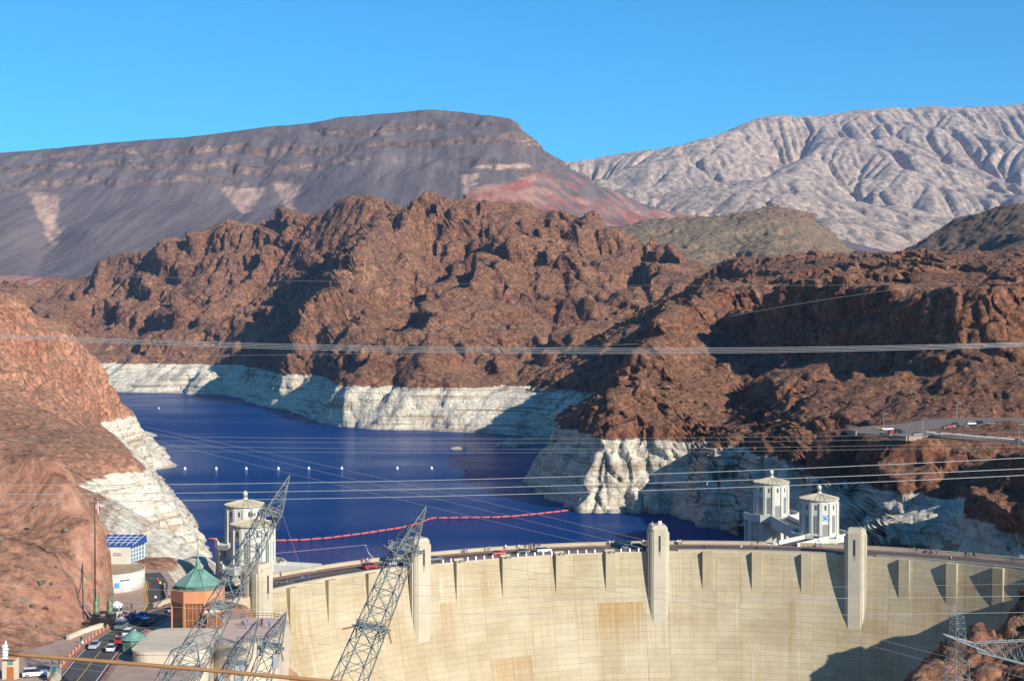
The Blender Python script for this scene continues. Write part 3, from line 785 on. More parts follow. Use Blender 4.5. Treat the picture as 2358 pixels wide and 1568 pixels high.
# ---- far table mountain
def build_mesa():
    C = []
    crest = pl((-700, 372, 5700), (-300, 366, 5600), (0, 354, 5500), (100, 345, 5480), (230, 333, 5450), (350, 323, 5420), (430, 319, 5400), (550, 304, 5350), (620, 294, 5320), (690, 294, 5300), (760, 276, 5280),
               (850, 269, 5260), (930, 263, 5240), (980, 253, 5220), (1030, 259, 5200), (1080, 266, 5150), (1130, 265, 5100), (1185, 272, 5050), (1196, 280, 5050))
    C += densify(crest, 60)
    C += densify(lower(crest, 300, 10), 150) + densify(lower(crest, 1500, -40), 400)
    # foot of the cliff, top of the talus
    foot = pl((-700, 450, 5250), (-300, 440, 5150), (0, 432, 5100), (200, 428, 5100), (300, 418, 5100), (400, 415, 5080), (520, 438, 5020), (600, 432, 5000), (680, 420, 4980), (740, 395, 4970), (820, 352, 4980),
              (900, 345, 4980), (1000, 348, 4930), (1060, 372, 4850), (1090, 388, 4780), (1150, 385, 4760), (1215, 372, 4800), (1245, 352, 4920))
    C += densify(foot, 60)
    # right shoulder running down
    C += densify(pl((1205, 296, 5080), (1225, 325, 5100), (1248, 347, 5120), (1285, 370, 5150), (1320, 392, 5200), (1400, 440, 5300), (1480, 478, 5450), (1560, 500, 5700), (1700, 530, 6000)), 60)
    C += densify(lower(pl((1205, 296, 5080), (1248, 347, 5120), (1320, 392, 5200), (1400, 440, 5300), (1480, 478, 5450), (1560, 500, 5700)), 700, -130), 150)
    C += densify(pl((1280, 420, 4750), (1400, 470, 4700), (1500, 505, 4800), (1650, 520, 5000)), 100)
    # red badlands below the nose
    C += densify(pl((1060, 470, 4350), (1150, 470, 4300), (1250, 480, 4300), (1400, 500, 4300), (1550, 520, 4300)), 80)
    C += densify(pl((1085, 430, 4550), (1130, 425, 4560), (1200, 425, 4560), (1260, 430, 4560)), 60)
    # talus fans
    C += densify(pl((960, 420, 4650), (930, 480, 4300)), 80) + densify(pl((700, 450, 4750), (700, 500, 4350)), 80) + densify(pl((830, 430, 4700), (820, 480, 4350)), 80)
    C += densify(pl((300, 480, 4700), (350, 530, 4350), (330, 560, 4150)), 80) + densify(pl((560, 490, 4650), (520, 520, 4400)), 80) + densify(pl((660, 470, 4800)), 80)
    C += densify(pl((60, 480, 4750), (30, 560, 4300), (0, 620, 3950)), 80) + densify(pl((180, 520, 4450), (240, 560, 4200), (300, 575, 4050)), 60)
    C += densify(pl((110, 480, 4850), (120, 540, 4550), (125, 580, 4330), (90, 625, 4000)), 60)
    C += densify(pl((-400, 640, 3800), (0, 645, 3750), (150, 628, 3850), (400, 600, 3800), (700, 560, 3700), (1000, 540, 3700), (1400, 545, 3700), (1700, 560, 3800)), 120)
    C += densify(pl((-400, 700, 3300), (0, 680, 3300), (400, 680, 3300), (1000, 690, 3300), (1500, 700, 3300)), 200)
    F = Field(C)
    cz = np.array([(p.x, p.z) for p in crest]); 
    def macro(x, y, z):
        rel = z / np.interp(x, cz[:, 0], cz[:, 1])
        m = sstep(0.995, 0.95, rel) * sstep(0.62, 0.75, rel)
        w = fbm(x / 400, y / 400, seed=303, oct=3)
        cl = ridged((x + w * 120) / 260, y / 900, seed=311, oct=3) - 0.4
        return cl * 24 * m + fbm(x / 200, y / 200, oct=3, seed=309) * 10 * sstep(0.99, 0.9, rel) * sstep(0.55, 0.7, rel)
    def post(x, y, z):
        rel = z / np.interp(x, cz[:, 0], cz[:, 1])
        m = sstep(1.0, 0.94, rel) * sstep(0.66, 0.76, rel)
        w = fbm(x / 400, y / 400, seed=303, oct=3)
        w2 = fbm(x / 260, y / 260, seed=305, oct=3)
        return terrace(z, 75.0, w * 1.1 + x / 2600.0, 0.30 * m) + terrace(z, 13.0, w2 * 2.2 + x / 1500.0, 0.42 * m)
    def micro(P, N):
        x, y, z = P.T
        st = sstep(0.9, 0.5, N[:, 2])
        a = fbm(x / 60, y / 60, z / 60, oct=4, seed=341)
        c = ridged(x / 45, y / 45, z / 160, oct=3, seed=344) - 0.4
        h = a * (3 + 7 * st) + c * 10 * st
        return N * h[:, None]
    def tint(P, N):
        q = to_px(P); x, y = q.T
        wob = fbm(P[:, 0] / 60, P[:, 1] / 60, P[:, 2] / 60, oct=3, seed=351)
        X = x + wob * 14; Y = y + wob * 9
        st = sstep(0.92, 0.62, N[:, 2])
        def blob(cx, cy, rx, ry): return sstep(1.15, 0.8, np.hypot((X - cx) / rx, (Y - cy) / ry))
        hole = 0.5 + 0.5 * sstep(-0.25, 0.2, gnoise((x + 0.4 * y) / 9.0, y / 26.0, seed=83))
        def tri(cx, y0, y1, w, lean=0.0):
            q = (Y - y0) / (y1 - y0); return sstep(-0.05, 0.05, q) * sstep(1.05, 0.9, q) * sstep(1.1, 0.8, np.abs(X - cx - lean * q) / (w * (1.12 - np.clip(q, 0, 1)))) * hole
        pale = np.maximum.reduce([tri(100, 446, 565, 33, 24), blob(122, 535, 17, 18) * hole, tri(562, 434, 492, 52, 0), tri(662, 424, 492, 27, 4), blob(1150, 386, 62, 6) * 0.9, tri(1085, 400, 452, 22, -12), blob(1200, 384, 24, 6)]) * 0.9
        band = sstep(0.1, 0.45, gnoise(X / 85, (y + 0.09 * x) / 3.4, seed=77)) * sstep(-0.1, 0.4, gnoise(X / 90, Y / 40, seed=78))
        pale = np.maximum(pale, 0.45 * band * st)
        red = np.maximum.reduce([blob(1190, 455, 110, 36), blob(1330, 480, 150, 26), blob(1240, 425, 50, 26), blob(1480, 505, 150, 22), blob(40, 660, 150, 24)]) * 0.9
        stripe = sstep(-0.1, 0.35, gnoise((X * 0.75 - Y) / 16, (X + Y) / 160, seed=79))
        red = np.where(X > 1230, red * (0.35 + 0.65 * stripe), red)
        red = np.maximum(red, 0.6 * sstep(0.1, 0.4, gnoise((X * 0.72 - Y) / 9, (X + Y) / 200, seed=81)) * blob(1370, 450, 90, 50))
        tal = (1 - st) * 0.9
        tal = np.maximum(tal, blob(920, 410, 150, 60))
        return np.stack([pale, red, np.clip(tal, 0, 1)], 1)
    return terrain('table_mountain_terrain', F, (-2500, 1150), (3200, 6600), 420, 330, macro, micro, M_mesa, 'y', backw=0.35, tint=tint, ero=(8, 0.008, 60.0, 0.01, 280, 260), post=post)

# ---- pale range far to the right
def build_range():
    C = []
    crest = pl((900, 410, 8600), (1150, 395, 8700), (1310, 378, 8800), (1400, 363, 8900), (1480, 355, 9000), (1530, 346, 9100), (1560, 343, 9100), (1600, 325, 9200), (1680, 300, 9300), (1740, 272, 9400), (1800, 263, 9400), (1880, 266, 9400),
               (1950, 253, 9500), (2050, 246, 9500), (2150, 243, 9500), (2250, 247, 9500), (2300, 241, 9500), (2358, 236, 9500), (2600, 225, 9500), (2900, 240, 9500))
    C += densify(crest, 150)
    C += densify(lower(crest, 900, -150), 300)
    def spur(*a): return densify(pl(*a), 120)
    C += spur((1750, 280, 9300), (1690, 350, 8400), (1600, 410, 7600), (1560, 450, 7100))
    C += spur((1830, 380, 8700), (1720, 420, 7700))
    C += spur((1950, 262, 9400), (1880, 340, 8500), (1830, 380, 7900), (1800, 440, 7200))
    C += spur((2060, 255, 9400), (2030, 330, 8500), (1960, 400, 7800), (1900, 460, 7000))
    C += spur((2160, 255, 9400), (2150, 330, 8600), (2090, 400, 7800), (2020, 470, 7000))
    C += spur((2290, 250, 9400), (2240, 340, 8500), (2180, 410, 7800), (2130, 470, 7100))
    C += spur((2358, 300, 9000), (2330, 380, 8200), (2290, 440, 7500), (2240, 490, 6900))
    C += spur((1400, 400, 8300), (1450, 430, 7600), (1500, 460, 7000))
    C += spur((1300, 420, 7600), (1450, 470, 6800), (1600, 490, 6400), (1800, 500, 6200), (2000, 505, 6000), (2200, 510, 6000), (2400, 500, 6000))
    C += spur((1700, 440, 6900), (1760, 470, 6400)) + spur((2000, 505, 5800), (1980, 520, 5400))
    C += spur((1700, 560, 5300), (1900, 570, 5200), (2000, 545, 5300), (2060, 540, 5400), (2150, 555, 5300), (2300, 570, 5200), (2500, 560, 5200))
    C += spur((1700, 650, 4400), (1950, 600, 4500), (2100, 600, 4500), (2400, 640, 4400), (2700, 640, 4400))
    C += [Vector((200, 8500, 300)), Vector((200, 7000, 200)), Vector((200, 5200, 120)), Vector((4800, 5000, 300)), Vector((4800, 7000, 700))]
    F = Field(C)
    ca, sa = math.cos(math.radians(25)), math.sin(math.radians(25))
    def macro(x, y, z):
        return fbm(x / 620, y / 620, oct=3, seed=404, gain=0.35) * 95 * sstep(9700, 9000, y) + fbm(x / 150, y / 150, oct=3, seed=405) * 9
    def micro(P, N):
        x, y, z = P.T
        return N * (fbm(x / 70, y / 70, z / 70, oct=3, seed=441) * 6)[:, None]
    def tint(P, N):
        q = to_px(P); x, y = q.T
        wob = fbm(P[:, 0] / 150, P[:, 1] / 150, oct=3, seed=451)
        r = sstep(540, 575, y + wob * 14) * sstep(-0.2, 0.3, fbm(P[:, 0] / 90, P[:, 1] / 90, oct=3, seed=452)) * 0.8
        z = np.zeros_like(r)
        return np.stack([z, r, z], 1)
    return terrain('pale_range_terrain', F, (300, 4300), (4450, 10300), 330, 330, macro, micro, M_range, 'y', backw=0.3, tint=tint, ero=(26, 0.035, 340.0, 0.015, 320, 320))

# ---- hills between
def build_hills():
    C = []
    crest = pl((1380, 540, 2900), (1480, 512, 2900), (1520, 504, 2880), (1600, 506, 2860), (1660, 510, 2850), (1700, 502, 2840), (1735, 488, 2820), (1765, 472, 2800), (1790, 462, 2800), (1812, 474, 2800), (1850, 494, 2790), (1885, 506, 2780), (1905, 522, 2780), (1920, 552, 2790), (1945, 580, 2800), (1965, 600, 2800), (2030, 640, 2850))
    C += densify(crest, 25) + densify(lower(crest, 250, -70), 80)
    C += densify(pl((1800, 520, 2650), (1780, 560, 2450), (1760, 600, 2300)), 40)
    C += densify(pl((1900, 560, 2650), (1930, 600, 2500)), 40)
    C += densify(pl((1600, 540, 2600), (1640, 590, 2350)), 40) + densify(pl((1700, 560, 2550), (1700, 600, 2350)), 40)
    C += densify(pl((1450, 650, 2150), (1700, 640, 2150), (1900, 640, 2150), (2050, 650, 2200)), 60)
    c2 = pl((2000, 640, 2250), (2060, 615, 2200), (2100, 590, 2150), (2140, 562, 2120), (2170, 535, 2100), (2195, 508, 2080), (2215, 495, 2060), (2260, 487, 2040), (2300, 478, 2020), (2358, 473, 2000), (2600, 455, 1960), (2900, 470, 1900))
    C += densify(c2, 25) + densify(lower(c2, 250, -60), 80)
    C += densify(pl((2150, 600, 1950), (2250, 590, 1850), (2358, 560, 1800), (2600, 540, 1750)), 40)
    C += densify([Vector((150, 1650, 0)), Vector((700, 1650, 20)), Vector((1150, 1650, 30))], 60)
    C += densify(pl((2050, 650, 1800), (2250, 640, 1700), (2600, 620, 1650)), 60)
    F = Field(C)
    ca, sa = math.cos(math.radians(30)), math.sin(math.radians(30))
    def macro(x, y, z):
        return fbm(x / 110, y / 110, oct=4, seed=504) * 7 * sstep(10, 100, z)
    def post(x, y, z):
        k = 0.75 * sstep(-0.05, 0.3, fbm(x / 130, y / 130, seed=509, oct=2))
        return terrace(z, 30.0, fbm(x / 160, y / 160, seed=503, oct=3) * 0.6, k)
    def micro(P, N):
        x, y, z = P.T
        st = sstep(0.9, 0.5, N[:, 2])
        h = fbm(x / 18, y / 18, z / 24, oct=4, seed=541) * (5 + 8 * st) + (ridged(x / 16, y / 16, z / 50, oct=3, seed=544) - 0.4) * (3 + 9 * st)
        return N * h[:, None]
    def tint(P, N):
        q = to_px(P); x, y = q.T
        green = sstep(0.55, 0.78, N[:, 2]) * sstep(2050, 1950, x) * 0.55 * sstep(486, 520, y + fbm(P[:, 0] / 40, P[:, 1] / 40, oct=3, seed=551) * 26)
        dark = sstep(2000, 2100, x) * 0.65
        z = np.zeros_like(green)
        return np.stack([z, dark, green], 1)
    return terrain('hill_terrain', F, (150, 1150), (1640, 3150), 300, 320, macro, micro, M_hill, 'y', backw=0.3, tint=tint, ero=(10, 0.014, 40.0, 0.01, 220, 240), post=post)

# ---- rock at the foot of the right end of the dam
def build_abutment():
    C = []
    # rock below the right end of the dam
    C += densify(pl((2358, 1345, 383), (2340, 1370, 385), (2330, 1400, 383), (2310, 1430, 380)), 4)
    C += densify(pl((2420, 1345, 383), (2480, 1345, 378), (2600, 1340, 370)), 5)
    C += densify(pl((2300, 1440, 376), (2340, 1460, 370), (2400, 1460, 366)), 5)
    C += densify(pl((2230, 1450, 366), (2200, 1475, 360), (2170, 1500, 352), (2130, 1530, 344), (2080, 1568, 336), (2040, 1600, 330)), 5)
    C += densify(pl((2250, 1470, 362), (2230, 1500, 355), (2200, 1540, 346), (2160, 1568, 340)), 5)
    C += densify(pl((2300, 1530, 346), (2400, 1520, 343), (2250, 1580, 334), (2500, 1500, 340)), 6)
    C += densify([Vector((80, 372, -40)), Vector((95, 384, -40)), Vector((110, 390, -38)), Vector((122, 392, -34)), Vector((133, 391, -26))], 5)
    C += densify([Vector((70, 340, -60)), Vector((60, 320, -70)), Vector((60, 300, -75)), Vector((65, 280, -75))], 6)
    C += [Vector((150, 400, -6)), Vector((158, 398, -4)), Vector((165, 392, -3)), Vector((200, 390, -3)), Vector((200, 340, -16)), Vector((190, 300, -32)), Vector((150, 280, -44)), Vector((240, 300, -14))]
    F = Field(C)
    def macro(x, y, z):
        w = fbm(x / 30, y / 30, seed=603, oct=3) * 10
        r = ridged((x + w) / 22, y / 30, seed=611, oct=4) - 0.42
        return r * 6.0
    def micro(P, N):
        x, y, z = P.T
        st = sstep(0.9, 0.5, N[:, 2])
        a = fbm(x / 8, y / 8, z / 12, oct=3, seed=641) * 2.2
        c1, e1, v1 = cells(x / 6, y / 6, z / 9, seed=33)
        c2, e2, v2 = cells(x / 2.2, y / 2.2, z / 2.2, seed=38)
        h = a + (v1 - 0.5) * 2.4 - (1 - sstep(0, 0.25, e1)) * 1.2 * st + (0.55 - c2) * 1.0
        return N * h[:, None]
    return terrain('abutment_terrain', F, (55, 250), (268, 402), 240, 220, macro, micro, M_abut, 'y', backw=0.5, sub=3)

T_mid = build_mid(); T_right = build_right(); T_left = build_left(); build_mesa(); build_range(); build_hills(); T_abut = build_abutment()

# ---- ground sheet reaching the horizon, under everything
tg = NT('desert_ground'); p = tg.pos()
gcol = tg.ramp(tg.noise(tg.scale(p, 0.002), 1, 5, 0.6), [(0.35, (0.16, 0.10, 0.075)), (0.65, (0.26, 0.18, 0.13))])
M_ground = tg.done(gcol, 0.95)
g = mesh_np('ground', [(-40000, -6000, -52), (40000, -6000, -52), (40000, 50000, -52), (-40000, 50000, -52)], [(0, 1, 2, 3)], M_ground); g['kind'] = 'structure'

# ---- lake
tw = NT('lake_water'); p = tw.pos()
n1 = tw.noise(tw.scale(p, (0.10, 0.22, 0.1)), 1.0, 5, 0.65)
n2 = tw.noise(tw.scale(p, (0.6, 1.2, 0.6)), 1.0, 3, 0.6)
calm = tw.rng(tw.noise(tw.scale(p, (0.0035, 0.009, 0.01)), 1.0, 3, 0.5), 0.40, 0.62)
hh = tw.math('ADD', tw.math('MULTIPLY', n1, 1.1), tw.math('MULTIPLY', n2, 0.35))
nb = tw.bump(tw.math('MULTIPLY', hh, tw.rng(calm, 0, 1, 0.5, 1.0)), 2.2, 1.0)
M_water = tw.done((0.001, 0.036, 0.150), tw.rng(calm, 0, 1, 0.10, 0.16), nb, 0.0)
gl_ = tw.node('ShaderNodeBsdfGlossy'); gl_.inputs['Color'].default_value = (0.85, 0.9, 1.0, 1); tw.set(gl_.inputs['Roughness'], tw.rng(calm, 0, 1, 0.10, 0.18)); tw.set(gl_.inputs['Normal'], nb)
fr = tw.node('ShaderNodeFresnel'); fr.inputs['IOR'].default_value = 1.333; tw.set(fr.inputs['Normal'], nb)
mx = tw.node('ShaderNodeMixShader'); tw.set(mx.inputs[0], tw.math('MULTIPLY', fr.outputs[0], tw.rng(calm, 0, 1, 0.75, 0.34)))
tw.l.new(tw.bsdf.outputs[0], mx.inputs[1]); tw.l.new(gl_.outputs[0], mx.inputs[2]); tw.l.new(mx.outputs[0], tw.n['Material Output'].inputs['Surface'])
w = mesh_np('lake_water', [(-1500, 405, WATER_Z), (900, 405, WATER_Z), (900, 3000, WATER_Z), (-1500, 3000, WATER_Z)], [(0, 1, 2, 3)], M_water); w['kind'] = 'structure'
# ----------------------------------------------------------------- mesh builder for made things
class MB:
    def __init__(self): self.v = []; self.f = []; self.sm = []
    def quad(self, *pts, smooth=False):
        i = len(self.v); self.v += [tuple(p) for p in pts]; self.f.append(tuple(range(i, i + len(pts)))); self.sm.append(smooth); return self
    def hull(self, bot, top, cap=(True, True), smooth=False):
        """two loops (same count, counter-clockwise seen from above) joined by side faces"""
        n = len(bot); i = len(self.v); self.v += [tuple(p) for p in bot] + [tuple(p) for p in top]
        for k in range(n):
            self.f.append((i + k, i + (k + 1) % n, i + n + (k + 1) % n, i + n + k)); self.sm.append(smooth)
        if cap[0]: self.f.append(tuple(i + k for k in reversed(range(n)))); self.sm.append(False)
        if cap[1]: self.f.append(tuple(i + n + k for k in range(n))); self.sm.append(False)
        return self
    def box(self, c, s, rz=0.0, M=None, taper=1.0):
        hx, hy, hz = s[0] / 2, s[1] / 2, s[2] / 2
        R = Matrix.Rotation(rz, 3, 'Z'); c = Vector(c)
        L = [(-hx, -hy), (hx, -hy), (hx, hy), (-hx, hy)]
        b = [c + R @ Vector((x, y, -hz)) for x, y in L]; t = [c + R @ Vector((x * taper, y * taper, hz)) for x, y in L]
        if M: b = [M @ p for p in b]; t = [M @ p for p in t]
        return self.hull(b, t)
    def prism(self, poly, z0, z1, c=(0, 0), scale=1.0, smooth=False):
        """poly: plan loop (ccw); scale: size of the top against the bottom about c"""
        return self.hull([(x, y, z0) for x, y in poly], [(c[0] + (x - c[0]) * scale, c[1] + (y - c[1]) * scale, z1) for x, y in poly], smooth=smooth)
    def lathe(self, prof, n=16, c=(0, 0, 0), a0=0.0, smooth=False, cap=True):
        """prof: (radius, z) from bottom to top"""
        rings = []
        for r, z in prof:
            i = len(self.v)
            self.v += [(c[0] + r * math.cos(a0 + 2 * math.pi * k / n), c[1] + r * math.sin(a0 + 2 * math.pi * k / n), c[2] + z) for k in range(n)]
            rings.append(i)
        for a, b in zip(rings[:-1], rings[1:]):
            for k in range(n):
                self.f.append((a + k, a + (k + 1) % n, b + (k + 1) % n, b + k)); self.sm.append(smooth)
        if cap:
            self.f.append(tuple(rings[0] + k for k in reversed(range(n)))); self.sm.append(False)
            self.f.append(tuple(rings[-1] + k for k in range(n))); self.sm.append(False)
        return self
    def rod(self, a, b, r, n=4, r2=None, smooth=False):
        a, b = Vector(a), Vector(b); d = b - a
        if d.length < 1e-6: return self
        d.normalize(); u = d.orthogonal().normalized(); w = d.cross(u); r2 = r if r2 is None else r2
        ang = [2 * math.pi * (k + 0.5) / n for k in range(n)]
        return self.hull([a + (u * math.cos(t) + w * math.sin(t)) * r for t in ang], [b + (u * math.cos(t) + w * math.sin(t)) * r2 for t in ang], smooth=smooth)
    def tube(self, pts, r, n=6, smooth=True):
        pts = [Vector(p) for p in pts]; rings = []
        for i, p in enumerate(pts):
            d = (pts[min(i + 1, len(pts) - 1)] - pts[max(i - 1, 0)]).normalized()
            u = d.cross(Vector((0, 0, 1)));
            if u.length < 1e-4: u = d.orthogonal()
            u.normalize(); w = d.cross(u); rr = r[i] if isinstance(r, (list, tuple)) else r
            j = len(self.v)
            self.v += [tuple(p + (u * math.cos(2 * math.pi * k / n) + w * math.sin(2 * math.pi * k / n)) * rr) for k in range(n)]
            rings.append(j)
        for a, b in zip(rings[:-1], rings[1:]):
            for k in range(n):
                self.f.append((a + k, b + k, b + (k + 1) % n, a + (k + 1) % n)); self.sm.append(smooth)
        self.f.append(tuple(rings[0] + k for k in range(n))); self.sm.append(False)
        self.f.append(tuple(rings[-1] + k for k in reversed(range(n)))); self.sm.append(False)
        return self
    def mesh(self, name, mats):
        me = bpy.data.meshes.new(name)
        me.from_pydata(self.v, [], self.f)
        me.polygons.foreach_set('use_smooth', self.sm)
        for m in (mats if isinstance(mats, (list, tuple)) else [mats]): me.materials.append(m)
        me.update()
        return me
    def build(self, name, mat, parent=None, loc=None, rz=0.0, world=False):
        o = bpy.data.objects.new(name, self.mesh(name, mat))
        COL.objects.link(o)
        if loc is not None: o.location = loc
        o.rotation_euler = (0, 0, rz)
        if parent is not None:
            o.parent = parent
            if world: o.matrix_parent_inverse = parent.matrix_world.inverted() if parent.type != 'EMPTY' else Matrix.LocRotScale(parent.location, parent.rotation_euler, None).inverted()
        return o

def inst(me, name, parent, loc=(0, 0, 0), rz=0.0, M=None):
    o = bpy.data.objects.new(name, me)
    COL.objects.link(o)
    if parent is not None: o.parent = parent
    if M is not None: o.matrix_basis = M
    else: o.location = loc; o.rotation_euler = (0, 0, rz)
    return o

def copy_tree(o, parent=None):
    c = o.copy(); COL.objects.link(c)
    if parent is not None: c.parent = parent
    for ch in o.children: copy_tree(ch, c)
    return c

ORD = ['first', 'second', 'third', 'fourth', 'fifth', 'sixth', 'seventh', 'eighth', 'ninth', 'tenth', 'eleventh', 'twelfth'] + [w + 'teenth' for w in ('thir', 'four', 'fif', 'six', 'seven', 'eigh', 'nine')] + ['twentieth'] + ['twenty-' + w for w in ('first', 'second', 'third', 'fourth', 'fifth', 'sixth', 'seventh', 'eighth', 'ninth')] + ['thirtieth', 'thirty-first', 'thirty-second', 'thirty-third', 'thirty-fourth']
# ----------------------------------------------------------------- plain materials
def flat(name, col, rough=0.7, spec=0.3, metal=0.0, var=0.12, scale=1.5, bump=0.0, coat=0.0):
    t = NT(name); p = t.pos()
    n = t.noise(t.scale(p, scale), 1.0, 4, 0.6)
    c = t.mix(1.0, col, t.ramp(n, [(0.3, (1 - var,) * 3), (0.7, (1 + var,) * 3)]), 'MULTIPLY') if var else col
    nr = t.bump(n, bump) if bump else None
    m = t.done(c, rough, nr, spec, metal)
    if coat: t.bsdf.inputs['Coat Weight'].default_value = coat; t.bsdf.inputs['Coat Roughness'].default_value = 0.08
    return m

def concrete(name, col, stain=0.5, lift=True, streakcol=(0.34, 0.22, 0.11)):
    t = NT(name); p = t.pos()
    xyz = t.sep(p)
    n1 = t.noise(t.scale(p, 0.12), 1.0, 5, 0.6)
    c = t.mix(1.0, col, t.ramp(n1, [(0.3, (0.86, 0.85, 0.83)), (0.55, (1.0, 1.0, 1.0)), (0.75, (1.06, 1.05, 1.03))]), 'MULTIPLY')
    st = t.noise(t.scale(p, (0.9, 0.9, 0.05)), 1.0, 4, 0.65)
    mk = t.noise(t.scale(p, (0.07, 0.07, 0.05)), 1.0, 3, 0.6)
    f = t.math('MULTIPLY', t.rng(st, 0.52, 0.72), t.rng(mk, 0.45, 0.65, 0.05, stain))
    c = t.mix(f, c, streakcol)
    fn = t.noise(t.scale(p, 3.0), 1.0, 4, 0.7)
    c = t.mix(1.0, c, t.ramp(fn, [(0.3, (0.92, 0.92, 0.92)), (0.7, (1.04, 1.04, 1.04))]), 'MULTIPLY')
    return t.done(c, 0.85, t.bump(fn, 0.03), 0.25)

# ----------------------------------------------------------------- the dam
DC = Vector((53.43, 299.38, 0)); R_WALL = 135.4
def dam_pt(deg, r, z): a = math.radians(deg); return Vector((DC.x + r * math.sin(a), DC.y + r * math.cos(a), z))
def batter(h): return 0.08 * h + 0.004 * h * h
ANG = {0: -60.31, 1: -55.05, 2: -49.04, 3: -43.04, 4: -36.23, 5: -30.45, 6: -24.13, 7: -16.94, 8: -10.37, 9: -4.19, 10: 2.09, 11: 8.31, 12: 14.47, 13: 20.48, 14: 26.44, 15: 32.16, 16: 37.72, 17: 43.3}
TOWERS = (0, 4, 9, 13)
A_L, A_R = -70.0, 52.0

def dam_face_mat():
    t = NT('dam_concrete'); p = t.pos(); xyz = t.sep(p)
    dx, dy = t.math('SUBTRACT', xyz[0], DC.x), t.math('SUBTRACT', xyz[1], DC.y)
    arc = t.math('MULTIPLY', t.math('ARCTAN2', dx, dy), 135.0)          # metres along the curve
    z = xyz[2]
    uv = t.comb(arc, 0.0, z)
    rnd = t.node('ShaderNodeObjectInfo').outputs['Random']
    isl = t.node('ShaderNodeNewGeometry').outputs['Random Per Island']
    r = t.math('FRACT', t.math('ADD', rnd, isl))
    base = t.ramp(t.noise(t.scale(uv, (0.05, 1, 0.06)), 1.0, 5, 0.62), [(0.3, (0.355, 0.28, 0.168)), (0.5, (0.435, 0.365, 0.24)), (0.72, (0.50, 0.435, 0.31))])
    base = t.mix(1.0, base, t.ramp(r, [(0.0, (0.93, 0.92, 0.90)), (0.5, (1, 1, 1)), (1.0, (1.05, 1.05, 1.04))]), 'MULTIPLY')
    # run-off streaks
    s1 = t.noise(t.scale(uv, (1.1, 1, 0.035)), 1.0, 4, 0.7)
    m1 = t.noise(t.scale(uv, (0.06, 1, 0.075)), 1.0, 4, 0.6)
    f1 = t.math('MULTIPLY', t.rng(s1, 0.47, 0.66), t.rng(m1, 0.42, 0.62, 0.0, 0.8))
    base = t.mix(f1, base, (0.36, 0.235, 0.11))
    s2 = t.noise(t.scale(uv, (0.5, 1, 0.02)), 1.0, 3, 0.6)
    base = t.mix(t.rng(s2, 0.60, 0.75, 0, 0.45), base, (0.42, 0.37, 0.27))
    s3 = t.noise(t.vadd(t.scale(uv, (0.75, 1, 0.02)), (31.0, 0.0, 7.0)), 1.0, 3, 0.6)
    base = t.mix(t.rng(s3, 0.64, 0.74, 0, 0.6), base, (0.74, 0.70, 0.60))
    # rusty patch below a lift line
    def patch(a0, a1, z0, z1, k, col):
        nonlocal base
        ax = t.math('MULTIPLY', t.rng(arc, a0, a0 + 0.3), t.rng(arc, a1 - 0.3, a1, 1, 0))
        wob = t.noise(t.scale(uv, (0.9, 1, 0.015)), 1.0, 3, 0.7)
        zz = t.math('ADD', z, t.rng(wob, 0.25, 0.75, -7, 7))
        az = t.math('MULTIPLY', t.rng(z, z1, z1 + 0.15, 1, 0), t.rng(zz, z0, z1, 0, 1))
        base = t.mix(t.math('MULTIPLY', t.math('MULTIPLY', ax, az), t.math('MULTIPLY', t.rng(wob, 0.35, 0.6, 0.35, 1), k)), base, col)
    k = math.radians(1) * 135
    patch(-12.2 * k, -6.2 * k, -29, -14.6, 0.95, (0.36, 0.21, 0.075))
    patch(-33.5 * k, -31.5 * k, -26, -11.0, 0.6, (0.37, 0.24, 0.12))
    patch(-41.5 * k, -38.5 * k, -30, -12.0, 0.55, (0.37, 0.24, 0.12))
    patch(-27.5 * k, -21.5 * k, -42, -28.0, 0.8, (0.36, 0.22, 0.10))
    patch(12.3 * k, 13.2 * k, -40, -14.0, 0.7, (0.33, 0.24, 0.12))
    patch(27.5 * k, 31.0 * k, -20, -9.0, 0.55, (0.35, 0.24, 0.13))
    patch(33.5 * k, 35.0 * k, -14, -6.0, 0.7, (0.36, 0.20, 0.09))
    patch(-48.5 * k, -46.5 * k, -34, -13.0, 0.5, (0.37, 0.24, 0.12))
    patch(22.5 * k, 24.5 * k, -34, -20.0, 0.6, (0.34, 0.24, 0.13))
    fn = t.noise(t.scale(p, 2.2), 1.0, 5, 0.7)
    base = t.mix(1.0, base, t.ramp(fn, [(0.3, (0.90, 0.90, 0.89)), (0.7, (1.05, 1.05, 1.05))]), 'MULTIPLY')
    return t.done(base, 0.88, t.bump(fn, 0.05), 0.2)

M_dam = dam_face_mat()
M_joint = flat('dam_joint', (0.34, 0.28, 0.185), 0.95, var=0.2)
M_conc = concrete('concrete_light', (0.50, 0.44, 0.33), 0.35)
M_conct = concrete('concrete_tower', (0.56, 0.54, 0.47), 0.30, streakcol=(0.42, 0.36, 0.27))
M_para = concrete('concrete_parapet', (0.44, 0.375, 0.26), 0.3)
M_asph = flat('asphalt', (0.075, 0.068, 0.065), 0.9, var=0.25, scale=0.4, bump=0.01)
M_walk = flat('red_sidewalk', (0.27, 0.135, 0.105), 0.9, var=0.2, scale=0.5)
M_yellow = flat('yellow_paint', (0.55, 0.38, 0.05), 0.8, var=0.2)
M_white = flat('white_paint', (0.78, 0.78, 0.76), 0.6, var=0.06)
M_dark = flat('dark_opening', (0.02, 0.02, 0.022), 0.6, var=0.0)
M_glass = flat('tower_glass', (0.055, 0.085, 0.095), 0.12, spec=0.8, var=0.2)
M_steel = flat('galvanised_steel', (0.20, 0.225, 0.225), 0.55, spec=0.4, metal=0.2, var=0.2, scale=0.8)
M_rust = flat('rusty_steel', (0.28, 0.16, 0.085), 0.8, var=0.3, scale=0.6)
